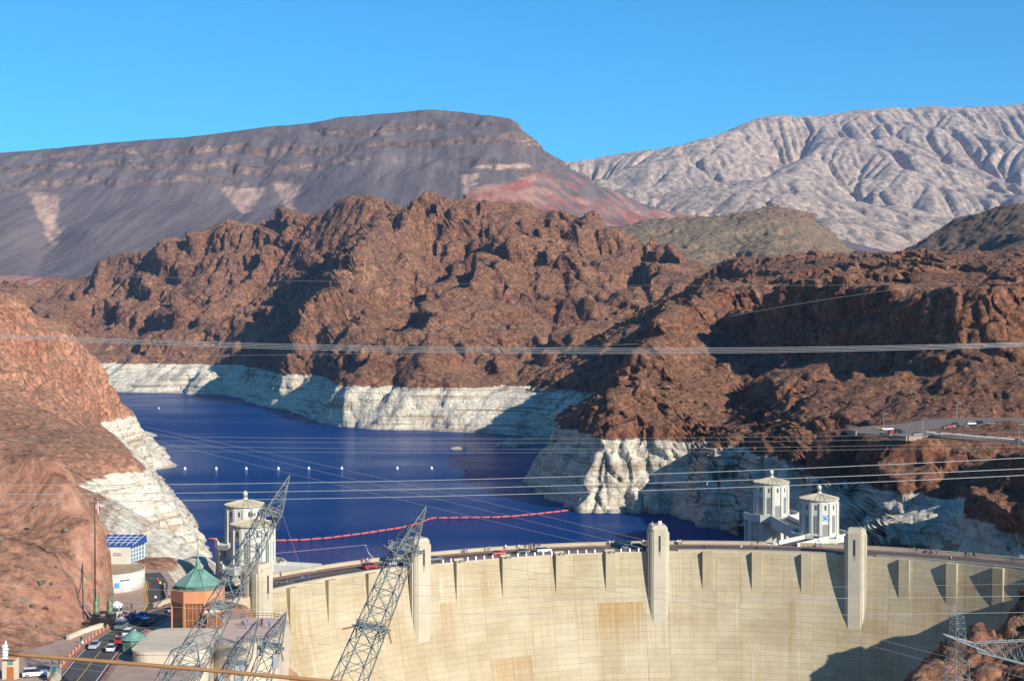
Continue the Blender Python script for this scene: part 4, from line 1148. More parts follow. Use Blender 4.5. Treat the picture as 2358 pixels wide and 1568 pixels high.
M_roofc = flat('tower_roof', (0.50, 0.43, 0.30), 0.85, var=0.12, scale=0.5)

def arc_slab(mb, a0, a1, r0, r1, z0, z1, n):
    """curved block between two radii (and two levels) along the dam"""
    for i in range(n):
        b, c = a0 + (a1 - a0) * i / n, a0 + (a1 - a0) * (i + 1) / n
        lo = [dam_pt(b, r0, z0), dam_pt(c, r0, z0), dam_pt(c, r1, z0), dam_pt(b, r1, z0)]
        hi = [dam_pt(b, r0, z1), dam_pt(c, r0, z1), dam_pt(c, r1, z1), dam_pt(b, r1, z1)]
        j = len(mb.v); mb.v += [tuple(p) for p in lo + hi]
        mb.f += [(j, j + 1, j + 5, j + 4), (j + 2, j + 3, j + 7, j + 6), (j + 4, j + 5, j + 6, j + 7), (j + 3, j + 2, j + 1, j)]
        mb.sm += [False] * 4
        if i == 0: mb.f.append((j + 3, j, j + 4, j + 7)); mb.sm.append(False)
        if i == n - 1: mb.f.append((j + 1, j + 2, j + 6, j + 5)); mb.sm.append(False)
    return mb

dam = empty('dam', (DC.x, DC.y, -160))
tag(dam, 'great curved pale concrete arch dam between the two canyon walls', 'dam')
def dpart(mb, name, mat, parent=None): 
    p = parent or dam
    o = mb.build(name, mat, p)
    base = dam.location if parent is None else Vector((0, 0, 0))
    o.matrix_parent_inverse = Matrix.Translation(-dam.location) if parent is None else Matrix.Identity(4)
    return o

# body behind the face panels
mb = MB(); N = 72
prof = []
for i in range(0, 31):
    h = i * 5.0; prof.append((R_WALL + 0.14 - batter(h) if h < 110 else R_WALL + 0.14 - batter(110) - (h - 110) * 0.96, -h - 0.25))
ring0 = len(mb.v)
for i in range(N + 1):
    a = A_L + (A_R - A_L) * i / N
    mb.v += [tuple(dam_pt(a, r, z)) for r, z in prof] + [tuple(dam_pt(a, 149.0, -160)), tuple(dam_pt(a, 149.0, -0.25))]
K = len(prof) + 2
for i in range(N):
    for k in range(K):
        a, b = ring0 + i * K + k, ring0 + i * K + (k + 1) % K
        mb.f.append((a, b, b + K, a + K)); mb.sm.append(False)
mb.f.append(tuple(ring0 + k for k in range(K))); mb.sm.append(False)
mb.f.append(tuple(ring0 + N * K + k for k in reversed(range(K)))); mb.sm.append(False)
dpart(mb, 'dam_body', M_joint)

# face panels: concrete lifts between vertical joints
LIFT, PW = 1.62, 3.05
ncol = int((A_R - A_L) / PW)
rng = random.Random(5)
rest = MB(); made = 0
row_mesh = {}
def panel_geo(mb, a0, a1, row, off):
    n = 3; h0, h1 = row * LIFT + 0.29, (row + 1) * LIFT + 0.25
    rows = [(h0, h0 + 0.04, 0.0), ]
    rr0, rr1 = R_WALL - batter(h0) + 0.02 - off, R_WALL - batter(h1) + 0.02 - off
    j = len(mb.v)
    for i in range(n + 1):
        a = a0 + (a1 - a0) * i / n
        mb.v += [tuple(dam_pt(a, rr0, -h0)), tuple(dam_pt(a, rr1, -h1)), tuple(dam_pt(a, rr0 + 0.2 + off, -h0)), tuple(dam_pt(a, rr1 + 0.2 + off, -h1))]
    for i in range(n):
        q = j + 4 * i
        mb.f += [(q, q + 1, q + 5, q + 4), (q + 2, q, q + 4, q + 6), (q + 1, q + 3, q + 7, q + 5)]; mb.sm += [False] * 3
    mb.f += [(j, j + 2, j + 3, j + 1), (j + 4 * n, j + 4 * n + 1, j + 4 * n + 3, j + 4 * n + 2)]; mb.sm += [False] * 2
g = 0.009
parts_spec = []
for row in range(34):
    for c in range(ncol):
        a0 = A_L + c * PW; a1 = a0 + PW
        ctr = dam_pt((a0 + a1) / 2, R_WALL - batter(row * LIFT), -row * LIFT)
        off = rng.uniform(-0.012, 0.03)
        q = to_px(np.array([tuple(ctr)]))[0]
        vis = 540 < q[0] < 2340 and q[1] < 1560
        parts_spec.append((row, c, a0, a1, off, vis, ctr.y))
vis_list = sorted([s for s in parts_spec if s[5]], key=lambda s: s[6])
step = max(1, len(vis_list) // 300)
chosen = set((s[0], s[1]) for s in vis_list[:300])
for row, c, a0, a1, off, vis, _ in parts_spec:
    if (row, c) in chosen:
        key = (row, round(off, 2))
        if key not in row_mesh:
            m = MB(); panel_geo(m, -PW / 2 + g, PW / 2 - g, row, key[1])
            m.v = [(x - DC.x, y - DC.y, z) for x, y, z in m.v]
            row_mesh[key] = m.mesh('concrete_panel', M_dam)
        inst(row_mesh[key], 'concrete_panel', dam, (0, 0, 160), -math.radians((a0 + a1) / 2))
    else:
        panel_geo(rest, a0 + g, a1 - g, row, off)
o = dpart(rest, 'concrete_panel_field', M_dam); o['kind'] = 'stuff'

# crest: deck, walks, kerbs, road, parapets
dpart(arc_slab(MB(), A_L, A_R, R_WALL, 149.1, -0.3, 0.0, 90), 'crest_deck', M_conc)
dpart(arc_slab(MB(), A_L, A_R, R_WALL + 0.7, R_WALL + 2.4, 0.004, 0.14, 90), 'downstream_sidewalk', M_walk)
dpart(arc_slab(MB(), A_L, A_R, R_WALL + 2.42, R_WALL + 10.6, 0.004, 0.03, 90), 'roadway', M_asph)
dpart(arc_slab(MB(), A_L, A_R, R_WALL + 10.62, R_WALL + 12.9, 0.004, 0.14, 90), 'upstream_sidewalk', M_walk)
dpart(arc_slab(MB(), A_L, A_R, R_WALL + 6.45, R_WALL + 6.6, 0.034, 0.042, 90), 'centre_line', M_yellow)
up_gaps = [(-67.2, -62.6), (10.4, 14.2)]
def parapet(name, segs, r0, r1, z1):
    for a, b in segs:
        m = MB(); arc_slab(m, a, b, r0, r1, 0.004, z1 - 0.14, max(2, int((b - a) / 1.5)))
        arc_slab(m, a, b, r0 - 0.08, r1 + 0.08, z1 - 0.137, z1, max(2, int((b - a) / 1.5)))
        dpart(m, name, M_para)
parapet('upstream_parapet', [(A_L, -67.2), (-60.2, 9.6), (13.4, A_R)], 148.4, 149.0, 1.15)
parapet('downstream_parapet', [(A_L, -62.8), (-57.9, -38.8), (-1.6, 18.0), (23.0, A_R)], R_WALL + 0.05, R_WALL + 0.5, 0.62)
# open railing with posts between the second and third towers
pm = MB().box((0, 0, 0.5), (0.42, 0.42, 1.0), taper=0.9).box((0, 0, 1.02), (0.5, 0.5, 0.08)).mesh('railing_post', M_white)
for i in range(25):
    a = -32.6 + i * 1.13
    if min(abs(a - ANG[k]) for k in (5, 6, 7, 8, 9)) < 0.9: continue
    q = dam_pt(a, R_WALL + 0.3, 160.0); inst(pm, 'railing_post', dam, (q.x - DC.x, q.y - DC.y, 160.0), -math.radians(a))
dpart(arc_slab(MB(), -33.0, -5.8, R_WALL + 0.22, R_WALL + 0.34, 0.60, 0.68, 24), 'handrail', M_steel)
# vertical ribs
def rib_mesh(w, front_r, depth_z, z1):
    m = MB(); zb = -depth_z; rb = R_WALL - batter(depth_z) + 0.3
    pts = lambda r, z, ww: [(-ww / 2, r - 0.0, z), (ww / 2, r, z)]
    bot = [(-w / 2, front_r, zb), (w / 2, front_r, zb), (w / 2, rb + 1.5, zb), (-w / 2, rb + 1.5, zb)]
    top = [(-w / 2, front_r, z1), (w / 2, front_r, z1), (w / 2, R_WALL + 0.55, z1), (-w / 2, R_WALL + 0.55, z1)]
    m.hull(bot, top); return m
ribm = rib_mesh(3.0, R_WALL - 1.45, 11.6, 0.02).mesh('wall_rib', M_dam)
capm = MB().box((0, R_WALL - 0.55, 0.32), (2.4, 1.3, 0.1)).box((0, R_WALL - 1.45, 0.18), (0.75, 0.35, 0.36))
for sx in (-1.35, 1.35): capm.box((sx, R_WALL - 0.55, 0.22), (0.3, 1.7, 0.4))
capm.box((0, R_WALL + 0.25, 0.5), (3.0, 0.3, 0.95))
capm = capm.mesh('rib_cap', M_para)
lampm = MB().box((0, R_WALL - 1.5, 0.58), (0.62, 0.4, 0.5), taper=0.85).box((0, R_WALL - 1.72, 0.58), (0.5, 0.06, 0.4)).rod((0, R_WALL - 1.45, 0.1), (0, R_WALL - 1.45, 0.4), 0.06).mesh('floodlight', M_steel)
for k, a in ANG.items():
    if k in TOWERS: continue
    rb = inst(ribm, 'wall_rib', dam, (0, 0, 160), -math.radians(a))
    if k in (5, 6, 7, 8):
        inst(capm, 'rib_cap', rb); inst(lampm, 'floodlight', rb)
# elevator towers
def tower_parts(k):
    a = ANG[k]
    rb = 132.3; W = 5.5
    m = MB()
    def blk(w, r0, r1, z0, z1, t=0.0, c=0.45):
        pl_ = [(-w / 2 + c, r0), (w / 2 - c, r0), (w / 2, r0 + c), (w / 2, r1), (-w / 2, r1), (-w / 2, r0 + c)]
        m.hull([(x, y, z0) for x, y in pl_], [(x * (1 - t), y + (0.12 if y < r1 else 0) * (t > 0), z1) for x, y in pl_])
    blk(W, rb, 138.6, -24.0, 6.4, 0.0, 0.5)
    blk(W - 1.5, rb - 0.28, rb + 1.0, -23.0, 7.0, 0.0, 0.2)       # front fin
    for s in (-1, 1):
        m.box((s * (W / 2 + 0.12), rb + 1.6, -8.0), (0.5, 1.4, 28.0)); m.box((s * (W / 2 + 0.05), 136.6, 2.6), (0.4, 1.2, 7.2))
    blk(W - 0.35, rb + 0.2, 138.4, 6.397, 7.6, 0.02, 0.5)
    blk(W - 1.1, rb + 0.5, 138.0, 7.597, 8.1, 0.04, 0.4)
    t = m.build('elevator_tower', M_conc, dam, (0, 0, 160), -math.radians(a))
    w = MB().box((0, rb - 0.29, 2.9), (0.62, 0.10, 4.6)).build('window_slot', M_dark, t)
    s = MB()
    for i in range(9): s.box((0, rb - 0.31, 0.9 + i * 0.5), (0.56, 0.12, 0.07))
    s.build('louvre', M_steel, t)
    MB().quad((-0.5, rb - 0.284, 0.5), (0.5, rb - 0.284, 0.5), (0.0, rb - 0.284, -1.6)).build('slot_apron', M_joint, t)
    return t
for k in TOWERS:
    t = tower_parts(k)
    if k == 9:
        c = MB().box((0.4, 135, 8.35), (0.5, 0.5, 0.5)).rod((0.4, 134.9, 8.5), (0.1, 134.2, 9.1), 0.22, 8).box((0.85, 135.2, 8.7), (0.5, 0.3, 1.0)).rod((-1.9, 133.6, 8.1), (-1.9, 133.6, 9.3), 0.07, 6)
        c.build('roof_camera', M_white, t)

# ----------------------------------------------------------------- intake towers
def clock_mat():
    t = NT('clock_face')
    co = t.node('ShaderNodeTexCoord').outputs['Object']
    s = t.sep(co)
    r = t.math('SQRT', t.math('ADD', t.math('MULTIPLY', s[0], s[0]), t.math('MULTIPLY', s[2], s[2])))
    ring = t.math('MULTIPLY', t.rng(r, 0.70, 0.72), t.rng(r, 0.78, 0.80, 1, 0))
    c = t.mix(ring, (0.02, 0.16, 0.46), (0.75, 0.78, 0.80))
    return t.done(c, 0.5, None, 0.3)
M_clock = clock_mat()

def intake_tower(name, loc, label, rz, clock=True, deck=9.2):
    t = empty(name, loc, rz); tag(t, label, 'tower', 'round intake towers in the lake')
    R = 6.0; n = 12; a0 = math.pi / n
    ap = R * math.cos(math.pi / n)
    m = MB().lathe([(deck, -46.0), (deck, -9.0), (deck - 0.6, -8.7)], 12, (0, 0, 0), a0); m.build('base_shaft', M_conct, t)
    m = MB()
    for k in range(12):
        a = 2 * math.pi * k / 12 + a0
        m.box(((deck - 1.0) * math.cos(a), (deck - 1.0) * math.sin(a), -5.0), (1.5, 1.3, 7.6), a)
    m.lathe([(R - 0.4, -8.7), (R - 0.4, -1.2)], 12, (0, 0, 0), a0)
    m.build('base_piers', M_conct, t)
    m = MB().lathe([(deck + 0.1, -1.4), (deck + 0.1, -0.02)], 12, (0, 0, 0), a0).build('deck_slab', M_conct, t)
    pr = MB()
    for k in range(12):
        b, c = 2 * math.pi * k / 12 + a0, 2 * math.pi * (k + 1) / 12 + a0
        if k in (8,): continue
        o, i = deck + 0.1, deck - 0.35
        P = lambda rr, an, z: (rr * math.cos(an), rr * math.sin(an), z)
        pr.hull([P(i, b, -0.02), P(o, b, -0.02), P(o, c, -0.02), P(i, c, -0.02)], [P(i, b, 1.1), P(o, b, 1.1), P(o, c, 1.1), P(i, c, 1.1)])
    pr.build('deck_parapet', M_conct, t)
    m = MB().lathe([(R, -0.02), (R, 11.0), (R - 0.25, 11.05), (R - 0.25, 11.5)], n, (0, 0, 0), a0); body = m.build('tower_house', M_conct, t)
    f = MB()
    for k in range(n):
        a = 2 * math.pi * k / n + a0
        f.box(((R - 0.05) * math.cos(a), (R - 0.05) * math.sin(a), 5.3), (0.55, 0.85, 10.8), a)
    f.build('corner_fins', M_conct, t)
    # each side: tall glazed strip, small upper window; the entrance side has a door and a clock
    wm = MB().box((0, 0, 4.0), (1.25, 0.10, 5.6)); wmesh = wm.mesh('window_pane', M_glass)
    bars = MB()
    for i in range(9): bars.box((0, -0.03, 1.5 + i * 0.62), (1.25, 0.10, 0.10))
    for s in (-0.66, 0, 0.66): bars.box((s, -0.03, 4.0), (0.09, 0.12, 5.7))
    bmesh_ = bars.mesh('window_bars', M_conct)
    um = MB().box((0, 0, 9.3), (0.62, 0.10, 1.5)).mesh('upper_window', M_glass)
    door = MB().box((0, 0, 2.0), (1.9, 0.10, 4.0)).mesh('door', flat('door_grey', (0.22, 0.21, 0.20), 0.6))
    for k in range(n):
        a = 2 * math.pi * (k + 0.5) / n + a0
        if math.sin(a) > 0.75: continue
        M = Matrix.Translation(((ap + 0.0) * math.cos(a), (ap + 0.0) * math.sin(a), 0)) @ Matrix.Rotation(a + math.pi / 2, 4, 'Z')
        front = abs(a - 3 * math.pi / 2) < 0.1
        inst(um, 'upper_window', t, M=M)
        if front:
            inst(door, 'door', t, M=M)
            if clock:
                c = MB().box((0, 0, 0), (1.7, 0.14, 1.7)).build('clock', M_clock, t)
                c.matrix_basis = M @ Matrix.Translation((0, 0, 6.1))
                h = MB().box((0.2, -0.10, 0.02), (0.55, 0.06, 0.12)).box((0.0, -0.10, 0.28), (0.10, 0.06, 0.62))
                for q in range(12):
                    an = q * math.pi / 6; h.box((0.62 * math.sin(an), -0.09, 0.62 * math.cos(an)), (0.09, 0.05, 0.09))
                h.build('clock_hands', M_white, c)
        else:
            w = inst(wmesh, 'window_pane', t, M=M); inst(bmesh_, 'window_bars', w)
    # roof: low cone with standing ribs, lantern on top
    rf = MB().lathe([(R + 0.35, 11.48), (R + 0.35, 11.75), (0.9, 13.1)], 24, (0, 0, 0), a0).build('roof', M_roofc, t)
    rr = MB()
    for k in range(24):
        a = 2 * math.pi * k / 24
        rr.rod(((R + 0.3) * math.cos(a), (R + 0.3) * math.sin(a), 11.82), (0.95 * math.cos(a), 0.95 * math.sin(a), 13.16), 0.10)
    rr.build('roof_ribs', M_roofc, rf)
    ln = MB().lathe([(1.0, 13.0), (1.0, 13.35), (0.72, 13.4), (0.72, 15.0), (0.78, 15.05), (0.70, 15.5), (0.35, 15.85), (0.1, 15.95)], 8, (0, 0, 0), a0, smooth=False).build('lantern', M_conct, t)
    g_ = MB()
    for k in range(8):
        a = 2 * math.pi * (k + 0.5) / 8 + a0; g_.box((0.68 * math.cos(a), 0.68 * math.sin(a), 14.3), (0.1, 0.26, 0.9), a)
    g_.build('lantern_opening', M_dark, ln)
    return t

IT = {}
IT['rn'] = intake_tower('intake_tower', at(1886, 1227, 464).to_2d().to_3d() + Vector((0, 0, 0.6)), 'pale intake tower on the right with a blue clock, the nearer of two', math.radians(8))
IT['rf'] = intake_tower('intake_tower', at(1776, 1192, 510).to_2d().to_3d() + Vector((0, 0, 0.6)), 'pale intake tower on the right with open base, the farther of two', math.radians(12), clock=False, deck=9.6)
IT['ln'] = intake_tower('intake_tower', at(583, 1330, 408).to_2d().to_3d() + Vector((0, 0, 0.4)), 'pale intake tower on the left with a blue clock, nearest the dam', math.radians(-38))
IT['lf'] = intake_tower('intake_tower', at(565, 1280, 450).to_2d().to_3d() + Vector((0, 0, 0.4)), 'pale intake tower on the left half hidden behind its nearer twin', math.radians(-38), clock=False)

def ramp_bridge(name, label, A, B, w, depth, za, zb):
    """walkway with solid parapets from A to B"""
    A, B = Vector(A), Vector(B); d = (B - A).to_2d().normalized(); s = Vector((-d.y, d.x))
    t = empty(name, (A.x, A.y, za)); tag(t, label, 'bridge', 'walkways from the dam to the intake towers')
    def beam(off, wd, z0, z1):
        m = MB(); o0, o1 = s * (off - wd / 2), s * (off + wd / 2)
        bot = [(A.x + o.x - A.x + dd.x, A.y + o.y - A.y + dd.y, 0) for o, dd in ((o0, Vector((0, 0))), (o0, (B - A).to_2d()), (o1, (B - A).to_2d()), (o1, Vector((0, 0))))]
        zz = [0, zb - za, zb - za, 0]
        lo = [(x, y, z0 + zz[i]) for i, (x, y, _) in enumerate(bot)]; hi = [(x, y, z1 + zz[i]) for i, (x, y, _) in enumerate(bot)]
        return m.hull(lo, hi)
    beam(0, w, -depth, 0.0).build('bridge_deck', M_conct, t)
    beam(0, w - 1.2, 0.004, 0.03).build('bridge_paving', M_asph, t)
    for sg in (-1, 1): beam(sg * (w / 2 + 0.2), 0.4, -depth + 0.4, 1.15).build('bridge_parapet', M_conct, t)
    return t
q = dam_pt(12.0, 148.9, 0)
ramp_bridge('intake_bridge', 'short concrete walkway with solid parapets to the right clock tower', (q.x, q.y, 0), (IT['rn'].location.x - 1.6, IT['rn'].location.y - 7.5, 0), 6.5, 2.0, 0.05, 0.6)
ramp_bridge('intake_bridge', 'concrete walkway between the two intake towers on the right', (IT['rn'].location.x - 3.0, IT['rn'].location.y + 8.0, 0), (IT['rf'].location.x + 1.5, IT['rf'].location.y - 8.5, 0), 6.0, 3.0, 0.5, 0.5)
q = dam_pt(-46.0, 148.9, 0)
ramp_bridge('intake_bridge', 'long grey concrete walkway to the left clock tower', (q.x, q.y, 0), (IT['ln'].location.x + 7.0, IT['ln'].location.y - 3.0, 0), 5.5, 3.2, 0.05, 0.4)
ramp_bridge('intake_bridge', 'concrete walkway between the two intake towers on the left', (IT['ln'].location.x - 2.0, IT['ln'].location.y + 8.5, 0), (IT['lf'].location.x + 2.0, IT['lf'].location.y - 8.5, 0), 6.0, 3.0, 0.4, 0.4)
# ----------------------------------------------------------------- Nevada side: plaza, roads, visitor buildings
def sheet(name, poly, z, mat, skirt=0.0, kind='structure'):
    m = MB(); P = [(x, y, z) for x, y in poly]
    m.quad(*P)
    if skirt:
        n = len(P)
        for i in range(n):
            a, b = P[i], P[(i + 1) % n]
            m.quad((a[0], a[1], a[2] - skirt), (b[0], b[1], b[2] - skirt), b, a)
    o = m.build(name, mat)
    if kind: o['kind'] = kind
    return o

def ribbon_pts(c, w, n=8):
    """smooth plan line through control points -> left and right edges"""
    P = [Vector(p) for p in c]; out = []
    for i in range(len(P) - 1):
        p0, p1, p2, p3 = P[max(i - 1, 0)], P[i], P[i + 1], P[min(i + 2, len(P) - 1)]
        for k in range(n):
            t = k / n
            out.append(0.5 * ((2 * p1) + (p2 - p0) * t + (2 * p0 - 5 * p1 + 4 * p2 - p3) * t * t + (3 * p1 - p0 - 3 * p2 + p3) * t ** 3))
    out.append(P[-1]); L, R = [], []
    for i, p in enumerate(out):
        d = (out[min(i + 1, len(out) - 1)] - out[max(i - 1, 0)]); d.z = 0; d.normalize(); s = Vector((-d.y, d.x, 0))
        L.append(p + s * w / 2); R.append(p - s * w / 2)
    return out, L, R

def ribbon(name, c, w, z, mat, thick=0.0, off=0.0, parent=None):
    mid, L, R = ribbon_pts(c, w)
    if off:
        s = [(l - r).normalized() for l, r in zip(L, R)]; L = [l + d * off for l, d in zip(L, s)]; R = [r + d * off for r, d in zip(R, s)]
    m = MB(); up = Vector((0, 0, z))
    for i in range(len(L) - 1):
        m.quad(R[i] + up, R[i + 1] + up, L[i + 1] + up, L[i] + up)
        if thick:
            dn = Vector((0, 0, z - thick))
            m.quad(L[i] + up, L[i + 1] + up, L[i + 1] + dn, L[i] + dn); m.quad(R[i] + dn, R[i + 1] + dn, R[i + 1] + up, R[i] + up)
    if thick:
        dn = Vector((0, 0, z - thick))
        m.quad(L[0] + dn, R[0] + dn, R[0] + up, L[0] + up); m.quad(R[-1] + dn, L[-1] + dn, L[-1] + up, R[-1] + up)
    o = m.build(name, mat, parent)
    if parent is None: o['kind'] = 'structure'
    return o

M_pave = flat('plaza_paving', (0.36, 0.25, 0.19), 0.9, var=0.18, scale=0.25, bump=0.01)
M_kerb = flat('red_kerb', (0.36, 0.12, 0.09), 0.8, var=0.15)
M_tan = concrete('tan_wall', (0.60, 0.50, 0.37), 0.25)
M_pink = flat('terracotta_panel', (0.52, 0.22, 0.105), 0.7, var=0.08, scale=0.4)
M_bronze = flat('bronze_glass', (0.17, 0.068, 0.028), 0.18, spec=0.7, var=0.35, scale=0.5)
M_copper = flat('green_copper', (0.14, 0.27, 0.215), 0.7, var=0.28, scale=0.7)
M_copperd = flat('dark_green_copper', (0.09, 0.155, 0.125), 0.6, var=0.3, scale=0.6)
M_stat = flat('green_bronze', (0.155, 0.20, 0.125), 0.55, spec=0.5, metal=0.3, var=0.25)
M_black = flat('black_stone', (0.018, 0.018, 0.02), 0.25, spec=0.6, var=0.1)
M_gravel = flat('gravel_roof', (0.36, 0.28, 0.17), 0.95, var=0.25, scale=0.8, bump=0.02)
M_blueg = flat('blue_glass_roof', (0.03, 0.07, 0.22), 0.15, spec=0.7, var=0.15)
M_lglass = flat('light_glass', (0.18, 0.26, 0.28), 0.12, spec=0.8, var=0.2)
M_grey = flat('grey_metal', (0.28, 0.30, 0.32), 0.5, spec=0.4, metal=0.3, var=0.15)
M_rail = flat('dark_railing', (0.05, 0.05, 0.05), 0.6, var=0.0)
M_shrub = flat('shrub_leaf', (0.150, 0.138, 0.088), 0.9, var=0.35, scale=0.7)

sheet('plaza_pavement', [(-112, 240), (-64, 240), (-61, 330), (-64, 350), (-78, 351), (-86, 352), (-87, 366), (-89, 384), (-96, 404), (-112, 404), (-112, 372), (-102, 362), (-97, 345), (-96, 330), (-99, 310), (-112, 296)], 0.0, M_pave, 1.5)
ROAD = [(-79.5, 240, 0), (-82.0, 262, 0), (-84.0, 282, 0), (-86.2, 305, 0), (-86.0, 324, 0), (-83.2, 341, 0), (-79.8, 350.3, 0)]
ribbon('road', ROAD, 8.4, 0.03, M_asph)
ribbon('road_line', ROAD, 0.16, 0.036, M_yellow, off=0.0)
ribbon('road_line', ROAD, 0.14, 0.036, M_white, off=3.7); ribbon('road_line', ROAD, 0.14, 0.036, M_white, off=-3.7)
ribbon('kerb', ROAD, 0.5, 0.14, M_kerb, 0.2, off=4.6); ribbon('kerb', ROAD, 0.5, 0.14, M_kerb, 0.2, off=-4.6)
BR = [(-84.4, 342, 0), (-86.5, 356, 0), (-90.2, 369, 0), (-93.2, 382, 0), (-99, 398, 0)]
ribbon('side_road', BR, 5.2, 0.024, M_asph)
ribbon('kerb', BR[0:], 0.35, 0.12, M_yellow, 0.2, off=2.9)
ribbon('kerb', BR[1:], 0.35, 0.12, M_kerb, 0.2, off=2.4)

def tang(cx, cy, a0, a1, r, n): return [(cx + r * math.cos(a0 + (a1 - a0) * i / n), cy + r * math.sin(a0 + (a1 - a0) * i / n)) for i in range(n + 1)]

# --- round low building with the glass house on it
rb = empty('round_building', (-105.5, 377, 0)); tag(rb, 'low round concrete building with a brown gravel roof against the red cliff', 'building')
MB().lathe([(10.0, -1.0), (10.0, 4.4)], 40, smooth=True).build('wall', M_conct, rb)
MB().lathe([(10.06, 4.4), (10.12, 4.75), (9.8, 4.75), (9.8, 4.55)], 40, cap=False).build('roof_edge', M_conct, rb)
MB().lathe([(9.8, 4.3), (9.8, 4.6)], 40).build('gravel_roof', M_gravel, rb)
def on_round(ang, z, w, h, name, mat):
    a = math.radians(ang); return MB().box((10.0 * math.cos(a), 10.0 * math.sin(a), z), (0.16, w, h), a).build(name, mat, rb)
on_round(-42, 1.5, 1.6, 2.4, 'door', M_white); on_round(-58, 2.0, 1.3, 1.3, 'round_sign', flat('blue_sign', (0.06, 0.25, 0.55), 0.5)); on_round(-46, 3.1, 2.6, 0.25, 'door_canopy', M_rail); on_round(-75, 1.6, 0.2, 4.0, 'downpipe', M_grey)
gh = empty('glass_house', (-105.0, 389, 0)); tag(gh, 'small grey building with sloping blue glass roof above the round roof', 'building')
MB().box((-1.5, 0, 4.6), (10.4, 7.4, 9.2)).build('wall', M_conct, gh)
MB().hull([(-7.0, -4.0, 9.22), (4.6, -4.0, 9.22), (6.4, 3.9, 9.22), (-7.0, 3.9, 9.22)], [(-7.0, -3.7, 9.5), (4.5, -3.7, 9.5), (6.2, 3.8, 11.3), (-7.0, 3.8, 11.3)]).build('roof', M_blueg, gh)
s = MB()
for i in range(8): s.rod((-6.5 + i * 1.55, -3.7, 9.56), (-6.3 + i * 1.75, 3.7, 11.34), 0.05)
for i in range(1, 4): s.rod((-7, -3.7 + 1.9 * i, 9.56 + 0.45 * i), (5.2, -3.7 + 1.9 * i, 9.56 + 0.45 * i), 0.05)
s.build('roof_bars', M_white, gh)
gl = MB().hull([(3.71, -3.7, 5.0), (5.6, 3.6, 5.0), (3.71, 3.6, 5.0)], [(3.71, -3.7, 9.2), (5.6, 3.6, 9.2), (3.71, 3.6, 9.2)]).build('glass_front', M_lglass, gh)
s = MB()
for i in range(6):
    t = i / 5; s.rod((3.78 + 1.9 * t, -3.7 + 7.3 * t, 5.0), (3.78 + 1.9 * t, -3.7 + 7.3 * t, 9.2), 0.08)
for z in (5.0, 6.1, 7.2, 8.2, 9.15): s.rod((3.78, -3.72, z), (5.68, 3.6, z), 0.07)
s.build('mullions', M_white, gl)
for i, (w, x) in enumerate(((2.0, 0.3), (2.3, 0.45))):
    MB().box((x, -3.75, 7.4 - i * 0.5), (w, 0.06, 0.28)).build('wall_lettering', M_grey, gh)

# --- visitor centre: rotunda with green copper roof on a tan base, terrace
vc = empty('visitor_centre', (-69.6, 322, -0.0)); tag(vc, 'brown glazed octagonal visitor centre with green copper roof beside the dam', 'building')
n8, a8 = 8, math.radians(22.5 + 4)
MB().lathe([(5.7, -3.0), (5.7, 9.9)], n8, a0=a8).build('glass_wall', M_bronze, vc)
MB().lathe([(6.05, 7.6), (6.05, 10.2), (5.8, 10.2)], n8, a0=a8).build('terracotta_band', M_pink, vc)
for z0, z1 in ((4.9, 5.9), (2.3, 3.2)):
    f = MB()
    for k in (4, 5, 6, 7):
        b, c = a8 + 2 * math.pi * k / 8, a8 + 2 * math.pi * (k + 1) / 8
        P = lambda r, an, z: (r * math.cos(an), r * math.sin(an), z)
        if k in (6, 7): MB().hull([P(5.72, b, z0), P(5.98, b, z0), P(5.98, c, z0), P(5.72, c, z0)], [P(5.72, b, z1), P(5.98, b, z1), P(5.98, c, z1), P(5.72, c, z1)]).build('spandrel_band', M_tan, vc)
for k in range(8):
    a = a8 + 2 * math.pi * k / 8; MB().box((5.75 * math.cos(a), 5.75 * math.sin(a), 3.5), (0.45, 0.45, 8.2), a).build('corner_post', M_pink, vc)
mu = MB()
for k in range(8):
    b, c = a8 + 2 * math.pi * k / 8, a8 + 2 * math.pi * (k + 1) / 8
    pb, pc = Vector((5.74 * math.cos(b), 5.74 * math.sin(b), 0)), Vector((5.74 * math.cos(c), 5.74 * math.sin(c), 0))
    for i in range(1, 5):
        q = pb.lerp(pc, i / 5); mu.rod(q + Vector((0, 0, -2)), q + Vector((0, 0, 7.6)), 0.06)
    for z in (0.6, 1.8, 3.9, 6.6): mu.rod(pb + Vector((0, 0, z)), pc + Vector((0, 0, z)), 0.06)
mu.build('mullions', M_pink, vc)
MB().lathe([(5.0, 10.2), (5.0, 11.0), (5.15, 11.05)], 16, a0=a8).build('roof_drum', M_copperd, vc)
RP = [(5.2, 11.0), (4.6, 11.4), (3.2, 12.4), (1.9, 13.5), (0.8, 14.3)]
rf = MB().lathe(RP, n8, a0=a8).build('roof', M_copper, vc)
s = MB()
for k in range(8):
    a = a8 + 2 * math.pi * k / 8; s.tube([(r * math.cos(a), r * math.sin(a), z + 0.05) for r, z in RP], 0.13, 5)
    for j in range(1, 4):
        b = a + 2 * math.pi / 8 * j / 4; q = math.cos(math.pi / 8) / math.cos(b - a - math.pi / 8)
        s.tube([(r * q * math.cos(b), r * q * math.sin(b), z + 0.03) for r, z in RP], 0.05, 4)
s.build('roof_ribs', M_copper, rf)
MB().lathe([(0.85, 14.2), (0.85, 14.8), (0.55, 14.9), (0.55, 15.7), (0.68, 15.8), (0.35, 16.3), (0.14, 16.8), (0.04, 21.6)], 8).build('finial', M_copper, rf)
